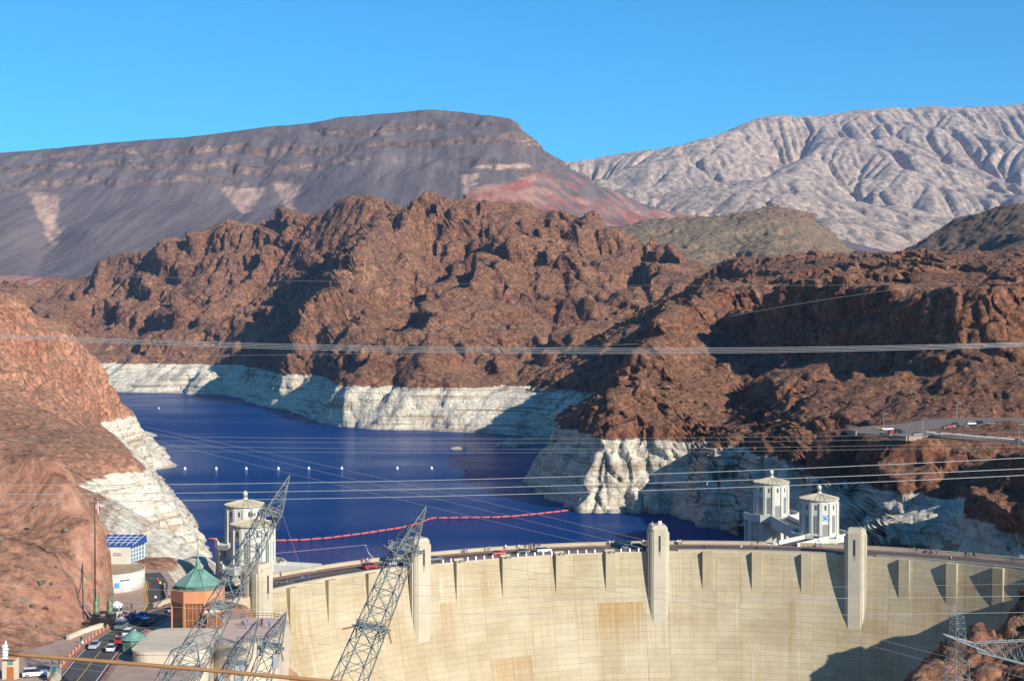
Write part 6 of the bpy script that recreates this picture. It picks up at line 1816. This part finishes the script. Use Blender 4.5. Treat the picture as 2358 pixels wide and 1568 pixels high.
def car_proto(kind):
    if kind == 'sedan':
        body = [(-2.2, 0.72, 0.68, 0.38, 0.78), (-2.05, 0.86, 0.8, 0.26, 0.92), (-1.2, 0.9, 0.84, 0.22, 0.96), (0.9, 0.9, 0.84, 0.22, 0.92), (1.9, 0.86, 0.78, 0.24, 0.80), (2.25, 0.7, 0.62, 0.34, 0.66)]
        glass = [(-1.75, 0.78, 0.7, 0.9, 0.95), (-1.1, 0.8, 0.60, 0.9, 1.40), (0.05, 0.8, 0.60, 0.9, 1.43), (1.05, 0.8, 0.7, 0.88, 0.93)]; roof = (-1.1, 0.05, 0.60, 1.43); wb = 1.35; wr = 0.32
    elif kind == 'suv':
        body = [(-2.3, 0.82, 0.8, 0.42, 1.0), (-2.2, 0.93, 0.88, 0.32, 1.08), (-1.2, 0.95, 0.9, 0.30, 1.10), (0.9, 0.95, 0.9, 0.30, 1.08), (2.05, 0.92, 0.85, 0.32, 0.98), (2.35, 0.78, 0.72, 0.42, 0.82)]
        glass = [(-2.15, 0.86, 0.76, 1.06, 1.25), (-1.95, 0.86, 0.70, 1.06, 1.70), (0.25, 0.86, 0.70, 1.06, 1.74), (1.15, 0.86, 0.78, 1.05, 1.12)]; roof = (-1.95, 0.25, 0.70, 1.74); wb = 1.42; wr = 0.37
    else:  # pickup
        body = [(-2.7, 0.9, 0.9, 0.5, 1.02), (-2.6, 0.96, 0.92, 0.38, 1.05), (-0.8, 0.97, 0.92, 0.36, 1.06), (1.0, 0.97, 0.92, 0.36, 1.12), (2.3, 0.94, 0.88, 0.38, 1.05), (2.65, 0.84, 0.78, 0.46, 0.9)]
        glass = [(-0.75, 0.88, 0.74, 1.04, 1.2), (-0.6, 0.88, 0.72, 1.04, 1.76), (0.6, 0.88, 0.72, 1.06, 1.80), (1.35, 0.88, 0.8, 1.1, 1.16)]; roof = (-0.6, 0.6, 0.72, 1.80); wb = 1.65; wr = 0.40
    P = {'body': loft_x(body).mesh('car_body', M_paint), 'glass': loft_x(glass).mesh('car_windows', M_cglass)}
    x0, x1, w, z = roof
    P['roof'] = MB().box(((x0 + x1) / 2, 0, z + 0.012), (x1 - x0 + 0.1, w * 2, 0.05)).mesh('car_roof', M_paint)
    m = MB()
    for a in (0,): 
        ring = 12
        m.hull([(wr * math.cos(2 * math.pi * k / ring), -0.11, wr * math.sin(2 * math.pi * k / ring)) for k in range(ring)], [(wr * math.cos(2 * math.pi * k / ring), 0.11, wr * math.sin(2 * math.pi * k / ring)) for k in range(ring)])
    P['wheel'] = m.mesh('car_wheel', M_tyre)
    m = MB(); m.hull([(wr * .6 * math.cos(2 * math.pi * k / 10), -0.12, wr * .6 * math.sin(2 * math.pi * k / 10)) for k in range(10)], [(wr * .6 * math.cos(2 * math.pi * k / 10), 0.12, wr * .6 * math.sin(2 * math.pi * k / 10)) for k in range(10)])
    P['hub'] = m.mesh('wheel_hub', M_hub)
    P['head'] = MB().box((0, 0, 0), (0.10, 0.34, 0.16)).mesh('headlight', M_lampw); P['tail'] = MB().box((0, 0, 0), (0.08, 0.26, 0.22)).mesh('tail_light', M_lampr)
    P['wb'], P['wr'], P['front'], P['rear'], P['zb'], P['hw'] = wb, wr, body[-1][0], body[0][0], body[-1][4], body[2][1]
    return P
CARS = {k: car_proto(k) for k in ('sedan', 'suv', 'pickup')}
def car(kind, loc, rz, col, label, group, cat='car'):
    P = CARS[kind]; t = empty('parked_truck' if kind == 'pickup' else 'car', loc, rz); tag(t, label, 'truck' if kind == 'pickup' else cat, group)
    b = inst(P['body'], 'car_body', t); b.color = (*col, 1); g_ = inst(P['glass'], 'car_windows', t); r = inst(P['roof'], 'car_roof', g_); r.color = (*col, 1)
    for sx in (-1, 1):
        for sy in (-1, 1):
            w = inst(P['wheel'], 'wheel', t, (sx * P['wb'], sy * (P['hw'] - 0.12), P['wr'])); inst(P['hub'], 'hub', w)
    for sy in (-1, 1):
        inst(P['head'], 'headlight', t, (P['front'] - 0.08, sy * 0.52, P['zb'] - 0.08)); inst(P['tail'], 'tail_light', t, (P['rear'] + 0.03, sy * 0.6, P['zb']))
    return t
WHT, SIL, BLK, RED, BLU, GRY, YEL, MAR = (0.75, 0.75, 0.74), (0.42, 0.43, 0.45), (0.016, 0.016, 0.018), (0.42, 0.02, 0.018), (0.03, 0.09, 0.34), (0.13, 0.15, 0.17), (0.70, 0.42, 0.02), (0.16, 0.015, 0.02)
CN = {WHT: 'white', SIL: 'silver', BLK: 'black', RED: 'red', BLU: 'blue', GRY: 'dark grey', YEL: 'yellow', MAR: 'dark red'}

def dam_at_px(x, r, z=0.05):
    lo, hi = -75.0, 60.0
    for _ in range(40):
        m = (lo + hi) / 2; q = to_px(np.array([tuple(dam_pt(m, r, z))]))[0][0]
        if q < x: lo = m
        else: hi = m
    return m
grp = 'cars on the road over the dam'
for x, r, kind, col, lab in ((852, 140.5, 'suv', RED, 'red car on the dam left of the middle pylon'), (908, 140.5, 'suv', SIL, 'silver van on the dam behind the middle pylon'), (1002, 140.3, 'sedan', GRY, 'dark grey car on the dam just right of the second tower'),
                             (1148, 140.3, 'sedan', RED, 'red sedan on the dam by the second rib cap'), (1204, 140.3, 'sedan', BLK, 'black car on the dam ahead of the long white car'), (1252, 140.3, 'suv', WHT, 'white car on the dam near the third rib cap'),
                             (1448, 140.3, 'sedan', GRY, 'dark car on the dam, farther of two left of the third tower'), (1472, 140.3, 'suv', BLK, 'black car on the dam beside the third tower')):
    a = dam_at_px(x, r); p = dam_pt(a, r, 0.04); car(kind, p, math.radians(-a), col, lab, grp)
q = IT['rn'].location
car('suv', (q.x - 3.2, q.y - 12.2, 0.55), math.radians(70), WHT, 'white car on the walkway to the right clock tower', 'cars near the towers')
_mid, _L, _R = ribbon_pts(ROAD, 4.2)
def on_road(y, side):
    i = min(range(len(_mid)), key=lambda k: abs(_mid[k].y - y)); P = _L if side < 0 else _R
    d = _mid[min(i + 1, len(_mid) - 1)] - _mid[max(i - 1, 0)]; return P[i] + Vector((0, 0, 0.04)), math.atan2(d.y, d.x) + (math.pi if side < 0 else 0)
for y, sd, kind, col, lab in ((304, 1, 'sedan', WHT, 'white sedan low on the curving road, right lane'), (306.5, -1, 'sedan', SIL, 'silver car on the curving road beside the bollards'), (311.5, 1, 'sedan', RED, 'red sedan following the white car on the curving road'),
                              (320, 1, 'suv', WHT, 'white van on the road in front of the copper kiosk'), (327, -1, 'suv', GRY, 'dark grey van beside the tan planter wall'), (331, 1, 'suv', BLK, 'black van in the shade left of the visitor centre'), (337, -1, 'sedan', BLU, 'dark blue car waiting near the guard booth'), (346, 1, 'sedan', SIL, 'silver car where the road joins the dam')):
    p, rz = on_road(y, sd); car(kind, p, rz, col, lab, 'cars on the curving road')
car('suv', atz(80, 1557, 0.01), 0.3, WHT, 'small white vehicle at the foot of the left cliff', 'cars on the curving road')
grp = 'cars parked in the upper lot'
lot_cars = [(2043, 989, 'pickup', WHT, 'white pickup at the left end of the upper lot'), (2027, 986, 'sedan', YEL, 'yellow vehicle behind the white pickup'), (2054, 995, 'sedan', RED, 'red car in front of the white pickup'), (2071, 995, 'suv', BLK, 'black car right of the red one at the lot rim'), (2112, 1001, 'sedan', GRY, 'dark grey car alone beside the middle lamp post'), (2159, 1000, 'sedan', SIL, 'small silver car at the tip of the kerb island'),
            (2179, 985, 'sedan', MAR, 'dark red car, leftmost in the main parking row'), (2190, 982, 'sedan', RED, 'bright red car in the main parking row'), (2202, 979, 'suv', BLK, 'black van behind the bright red car'), (2211, 987, 'sedan', SIL, 'silver car right of the bright red car'), (2219, 984, 'sedan', YEL, 'yellow car between silver and white ones'), (2229, 986, 'sedan', WHT, 'white car in front of the tall black one'),
            (2236, 976, 'suv', WHT, 'white van in the back row of the lot'), (2252, 975, 'suv', BLK, 'black van right of the white van in the back row'), (2245, 984, 'suv', BLK, 'tall black car at the end of the front row'), (2282, 976, 'sedan', SIL, 'silver car alone in the gap of the back row'), (2298, 975, 'sedan', GRY, 'dark grey car, first of the right hand group'), (2311, 976, 'suv', BLK, 'black van in the right hand group'),
            (2312, 984, 'sedan', GRY, 'dark grey car in front of the right hand black van'), (2328, 982, 'sedan', WHT, 'white car farthest right in the lot')]
for i, (x, y, kind, col, lab) in enumerate(lot_cars):
    p = lz(x, y + 2); p.z += 0.01; car(kind, p, (0.25, 2.9, 0.5, 0.1)[i % 4] + random.uniform(-0.2, 0.2), col, lab, grp)
mid, L, R = ribbon_pts(LR, 3.2); i = min(range(len(mid)), key=lambda k: abs(to_px(np.array([tuple(mid[k])]))[0][0] - 2350)); d = mid[i + 1] - mid[i]
car('sedan', R[i] + Vector((0, 0, 0.51)), math.atan2(d.y, d.x), BLU, 'bright blue car on the lower road at the right edge', grp)

# ----------------------------------------------------------------- people
def person_mat():
    t = NT('person_clothes'); co = t.sep(t.node('ShaderNodeTexCoord').outputs['Object']); oi = t.node('ShaderNodeObjectInfo')
    z, top = co[2], oi.outputs['Color']
    tr = t.ramp(oi.outputs['Random'], [(0.0, (0.02, 0.025, 0.05)), (0.35, (0.05, 0.07, 0.13)), (0.6, (0.18, 0.15, 0.11)), (0.8, (0.02, 0.02, 0.02)), (1.0, (0.3, 0.28, 0.24))], 'CONSTANT')
    skin, hair = (0.42, 0.25, 0.17), (0.045, 0.03, 0.02)
    c = t.mix(t.math('GREATER_THAN', z, 0.08), (0.03, 0.03, 0.03), tr)
    c = t.mix(t.math('GREATER_THAN', z, 0.90), c, top)
    c = t.mix(t.math('GREATER_THAN', z, 1.47), c, skin)
    back = t.math('GREATER_THAN', co[1], 0.02)
    c = t.mix(t.math('GREATER_THAN', t.math('ADD', z, t.math('MULTIPLY', back, 0.09)), 1.66), c, hair)
    hand = t.math('MULTIPLY', t.math('LESS_THAN', z, 0.90), t.math('GREATER_THAN', t.math('ABSOLUTE', co[0]), 0.215))
    return t.done(t.mix(hand, c, skin), 0.85)
M_person = person_mat()
def person_mesh(step=0.0, arm=0.0, bend=0.0):
    V = [(0, 0, 0.93), (0, -bend, 1.15), (0, -bend * 1.6, 1.40), (0, -bend * 2, 1.52), (0, -bend * 2.2, 1.64), (0, -bend * 2.2, 1.72)]; E_ = [(0, 1), (1, 2), (2, 3), (3, 4), (4, 5)]
    R_ = [0.15, 0.15, 0.16, 0.065, 0.10, 0.075]
    for s in (-1, 1):
        j = len(V); st = step * s
        V += [(s * 0.10, 0, 0.86), (s * 0.11, st * 0.5, 0.48), (s * 0.11, st, 0.08), (s * 0.12, st - 0.13, 0.04)]; R_ += [0.105, 0.075, 0.05, 0.045]; E_ += [(0, j), (j, j + 1), (j + 1, j + 2), (j + 2, j + 3)]
        j = len(V); V += [(s * 0.20, -bend * 1.6, 1.38), (s * 0.25, -bend - st * 0.3 + arm * 0.1, 1.10), (s * 0.25, -bend - st * 0.4 - arm * 0.25, 0.86 + arm * 0.15), (s * 0.25, -bend - st * 0.4 - arm * 0.3, 0.76 + arm * 0.15)]
        R_ += [0.065, 0.05, 0.04, 0.035]; E_ += [(2, j), (j, j + 1), (j + 1, j + 2), (j + 2, j + 3)]
    me = bpy.data.meshes.new('person'); me.from_pydata(V, E_, [])
    o = bpy.data.objects.new('person_proto', me); COL.objects.link(o)
    sk = o.modifiers.new('skin', 'SKIN')
    for i, d in enumerate(o.data.skin_vertices[0].data): d.radius = (R_[i], R_[i] * 0.8); d.use_root = (i == 0)
    sb = o.modifiers.new('sub', 'SUBSURF'); sb.levels = 1; sb.render_levels = 1
    dg = bpy.context.evaluated_depsgraph_get(); out = bpy.data.meshes.new_from_object(o.evaluated_get(dg)); bpy.data.objects.remove(o)
    out.name = 'person'; out.materials.clear(); out.materials.append(M_person); return out
PM = [person_mesh(), person_mesh(0.16), person_mesh(0.05, 0.6), person_mesh(0.0, 0.3, 0.05)]
TOPS = {'white': (0.72, 0.72, 0.70), 'blue': (0.05, 0.16, 0.45), 'red': (0.45, 0.03, 0.03), 'black': (0.02, 0.02, 0.025), 'light blue': (0.3, 0.45, 0.6), 'green': (0.05, 0.28, 0.2), 'grey': (0.25, 0.25, 0.26), 'purple': (0.2, 0.06, 0.28), 'tan': (0.4, 0.3, 0.2), 'orange': (0.7, 0.2, 0.03), 'yellow': (0.65, 0.6, 0.05)}
prng = random.Random(31)
def person(loc, top, where, group, sc=1.0, nth=''):
    o = inst(prng.choice(PM), 'person', None, loc, prng.uniform(0, 6.28)); o.color = (*TOPS[top], 1); s = prng.uniform(0.94, 1.04) * sc; o.scale = (s, s, s)
    tag(o, '%stiny person, %s top, %s' % (nth, top, where), 'person', group)
names = ['white', 'blue', 'black', 'red', 'grey', 'light blue', 'tan', 'black', 'white', 'purple', 'green']
def dam_people(xs, r, where):
    for i, x in enumerate(xs):
        a = dam_at_px(x, r); person(dam_pt(a, r + prng.uniform(-0.5, 0.5), 0.14), names[(i * 3 + int(x)) % len(names)], where, 'people walking on the dam', nth=ORD[i] + ' from left: ')
dam_people([1068, 1073, 1122, 1128, 1165, 1195], 147.6, 'on the walk right of the second tower')
dam_people([1212, 1222, 1228, 1236, 1245, 1404, 1409, 1413, 1420], 147.6, 'on the walk left of the third tower')
dam_people([1482, 1486, 1490, 1495, 1561, 1566, 1569], 147.6, 'by the third tower')
dam_people([1618, 1623, 1707, 1742, 1774], 137.0, 'on the near walk past the third tower')
dam_people([1745, 1833, 1836, 1850, 1878, 1889, 1893], 147.4, 'on the walk near the right clock tower')
dam_people([2105, 2111, 2141, 2156, 2223, 2230, 2236, 2241, 2246, 2331, 2336, 2342], 147.4, 'on the walk right of the fourth tower')
dam_people([2187, 2191], 136.9, 'by the last ribs of the dam')
dam_people([640, 661, 674, 696, 701, 712], 137.2, 'on the near walk'); dam_people([650, 836, 846, 851, 930, 936], 147.5, 'on the lake side walk')
crowd = []
for i in range(34):
    x, y = prng.uniform(262, 322), prng.uniform(1418, 1442); crowd.append((x - (y - 1418) * 1.2, y))
for i, (x, y) in enumerate(sorted(crowd)):
    person(atz(x, y, 0.01), prng.choice(names), 'in the crowd by the monument', 'crowd on the plaza', nth=ORD[i] + ' from left: ')
for x, y, c, w in ((293, 1404, 'blue', 'beside the guard booth'), (303, 1404, 'black', 'beside the guard booth'), (337, 1342, 'black', 'on the side road by the round building'), (332, 1343, 'blue', 'on the side road by the round building'), (363, 1342, 'orange', 'at the curved railing'), (365, 1348, 'red', 'at the curved railing'), (369, 1351, 'yellow', 'at the curved railing'), (329, 1326, 'purple', 'at the top of the side road'), (358, 1385, 'white', 'at the end of the curved railing'),
                   (371, 1404, 'yellow', 'beside the silver car near the dam'), (269, 1478, 'yellow', 'in the road behind the red car'), (120, 1530, 'blue', 'at the foot of the left cliff'), (136, 1530, 'black', 'at the foot of the left cliff'), (60, 1556, 'red', 'near the orange door'), (66, 1555, 'black', 'near the orange door'), (187, 1480, 'black', 'beside the bollards under the cliff'), (190, 1490, 'white', 'beside the bollards under the cliff')):
    person(atz(x, y, 0.01), c, w, 'people on the Nevada side')
for x, y, c in ((557, 1440, 'grey'), (562, 1441, 'tan'), (569, 1439, 'blue'), (566, 1447, 'light blue'), (597, 1441, 'red'), (602, 1440, 'blue'), (604, 1438, 'black'), (620, 1446, 'blue'), (594, 1444, 'white')):
    person(atz(x, y, 2.69), c, 'on the terrace above the tan wall', 'people on the terrace', nth=('left group: ' if x < 580 else 'right group: ' if x < 610 else 'alone at the right: '))

# ----------------------------------------------------------------- on the lake: boom, buoys, islets
M_boom = flat('boom_red', (0.50, 0.10, 0.085), 0.7, var=0.2, scale=0.4); M_boomc = flat('boom_coupling', (0.06, 0.05, 0.05), 0.8, var=0)
path = [atz(x, y, WATER_Z + 0.15) for x, y in ((478, 1240.5), (560, 1243), (634, 1245), (700, 1243), (755, 1239), (840, 1228), (922, 1215.5), (960, 1206), (989, 1195), (1000, 1193), (1070, 1192), (1143, 1191), (1190, 1188), (1235, 1183.6), (1285, 1178), (1331, 1172.5))]
boom = empty('floating_boom', path[0]); tag(boom, 'long red floating barrier strung across the lake behind the dam', 'barrier')
dense = densify(path, 0.5); acc = [0.0]
for a, b in zip(dense[:-1], dense[1:]): acc.append(acc[-1] + (b - a).length)
def along(s):
    i = min(max(int(np.searchsorted(acc, s)) - 1, 0), len(dense) - 2); t = (s - acc[i]) / max(1e-6, acc[i + 1] - acc[i]); return dense[i].lerp(dense[i + 1], t)
SEG = 6.0; fm = MB().tube([(-SEG / 2 + 0.4, 0, 0.2), (-SEG / 2 + 0.7, 0, 0.2), (SEG / 2 - 0.7, 0, 0.2), (SEG / 2 - 0.4, 0, 0.2)], [0.3, 0.5, 0.5, 0.3], 8).mesh('float', M_boom)
cm = MB().box((0, 0, 0.25), (0.9, 0.7, 0.8)).mesh('coupling', M_boomc)
s = SEG / 2
while s < acc[-1]:
    a, b = along(s - 2), along(s + 2); d = b - a; p = along(s) - boom.location
    f = inst(fm, 'float', boom, p, math.atan2(d.y, d.x)); inst(cm, 'coupling', f, (SEG / 2, 0, 0)); s += SEG
bu = MB().lathe([(0.25, -0.6), (0.85, -0.2), (1.0, 0.4), (0.8, 1.0), (0.35, 1.35), (0.3, 1.9), (0.05, 2.0)], 12, smooth=True).mesh('buoy', M_white)
for i, x in enumerate((426, 498, 567, 641, 711, 787, 915, 994, 1074)):
    o = inst(bu, 'buoy', None, atz(x, 1080.5 - i * 0.15, WATER_Z)); tag(o, ('first', 'second', 'third', 'fourth', 'fifth', 'sixth', 'seventh', 'eighth', 'ninth')[i] + ' white buoy from the left in the row across the lake', 'buoy', 'row of white buoys')
o = inst(bu, 'buoy', None, atz(366, 941, WATER_Z)); tag(o, 'lone white buoy far off near the left shore', 'buoy')

def islet(name, pts, hgt, mat, seed):
    """low rock ridge along a plan line"""
    n = 60; m = 22; P = [Vector(p) for p in pts]; V = []
    for i in range(n + 1):
        t = i / n * (len(P) - 1); k = min(int(t), len(P) - 2); c = P[k].lerp(P[k + 1], t - k); w = c.z
        for j in range(m + 1):
            q = j / m * 2 - 1; V.append((c.x + 0.3 * q * w, c.y + q * w, WATER_Z - 2 + (hgt + 2) * math.sqrt(max(0, 1 - q * q)) * min(1, 4 * i / n + 0.1, 4 * (n - i) / n + 0.1)))
    V = np.array(V); nn = fbm(V[:, 0] / 9, V[:, 1] / 9, V[:, 2] / 9, oct=4, seed=seed); V[:, 2] += nn * hgt * 0.8; V[:, 1] += fbm(V[:, 0] / 6, V[:, 1] / 6, V[:, 2] / 6, oct=3, seed=seed + 5) * 3
    idx = np.arange((n + 1) * (m + 1)).reshape(n + 1, m + 1); q = np.stack([idx[:-1, :-1], idx[1:, :-1], idx[1:, 1:], idx[:-1, 1:]], -1).reshape(-1, 4)
    o = mesh_np(name, V, q, mat); o['kind'] = 'structure'; return o
a, b = atz(1031, 1034, WATER_Z), atz(1084, 1035, WATER_Z); islet('islet_rock', [(a.x, a.y, 2), ((a.x + b.x) / 2 - 3, a.y, 7), (b.x, b.y, 2)], 1.8, M_mid, 71)
a, b, c = atz(1128, 1031, WATER_Z), atz(1200, 1027, WATER_Z), atz(1290, 1010, WATER_Z); islet('islet_spit', [(a.x, a.y, 3), (b.x, b.y, 14), (c.x + 12, c.y + 10, 26)], 6.5, M_mid, 77)

# ----------------------------------------------------------------- loose stones and desert shrubs (too many to count)
def scatter(name, srcs, n, size, mat, seed, zmin, nzmin, squash=0.7, rough=0.35, cond=None):
    rg = np.random.default_rng(seed)
    base = bmesh.new(); bmesh.ops.create_icosphere(base, subdivisions=1, radius=1.0); bv = np.array([v.co[:] for v in base.verts]); bf = np.array([[v.index for v in f.verts] for f in base.faces]); base.free()
    VV, FF = [], []; k = 0
    for ob, share in srcs:
        me = ob.data; co = np.empty(len(me.vertices) * 3, np.float32); me.vertices.foreach_get('co', co); co = co.reshape(-1, 3)
        no = np.empty(len(me.vertices) * 3, np.float32); me.vertices.foreach_get('normal', no); no = no.reshape(-1, 3)
        px = to_px(co); ok = (co[:, 2] > zmin) & (np.abs(no[:, 2]) > nzmin) & (px[:, 0] > -100) & (px[:, 0] < 2460) & (px[:, 1] < 1600)
        if cond is not None: ok &= cond(co, px)
        ids = np.nonzero(ok)[0]
        # even out: more where a vertex stands for more ground is not needed at this size
        w = 1.0 / np.maximum(co[ids, 1], 200) ; w /= w.sum()
        pick = rg.choice(ids, size=int(n * share), replace=False, p=w)
        for i in pick:
            s = size[0] + (size[1] - size[0]) * rg.random() ** 3; a = rg.random() * 6.28
            sv = bv * (1 + rough * (rg.random((len(bv), 1)) - 0.5) * 2) * np.array([s * (0.7 + 0.6 * rg.random()), s * (0.7 + 0.6 * rg.random()), s * squash])
            c, d = math.cos(a), math.sin(a); sv = np.stack([sv[:, 0] * c - sv[:, 1] * d, sv[:, 0] * d + sv[:, 1] * c, sv[:, 2]], 1)
            VV.append(sv + co[i] + (rg.random(3) - 0.5) * np.array([1.6, 1.6, 0.2])); FF.append(bf + k); k += len(bv)
    o = mesh_np(name, np.concatenate(VV), np.concatenate(FF), mat, False); o['kind'] = 'stuff'; return o
def off_lot(co, px): return ~((px[:, 0] > 1930) & (px[:, 1] > 955) & (px[:, 1] < 1030))
scatter('loose_boulders', [(T_right, 1.0)], 3600, (0.5, 2.6), M_right, 3, -1.0, 0.62, 0.75, 0.4, off_lot)
scatter('desert_shrubs', [(T_right, 0.55), (T_left, 0.45)], 1500, (0.35, 1.0), M_shrub, 9, 2.0, 0.6, 0.7, 0.5, off_lot)
# ----------------------------------------------------------------- air
hz = NT('haze_air')
hz.n.remove(hz.bsdf)
pv = hz.node('ShaderNodeVolumePrincipled')
pv.inputs['Color'].default_value = (0.42, 0.62, 1.0, 1)
pv.inputs['Density'].default_value = 2.5e-5
pv.inputs['Anisotropy'].default_value = 0.0
hz.l.new(pv.outputs[0], hz.n['Material Output'].inputs['Volume'])
hb = MB().box((500, 5000, 812), (13000, 14000, 1738)).build('haze', hz.m)
hb['kind'] = 'stuff'
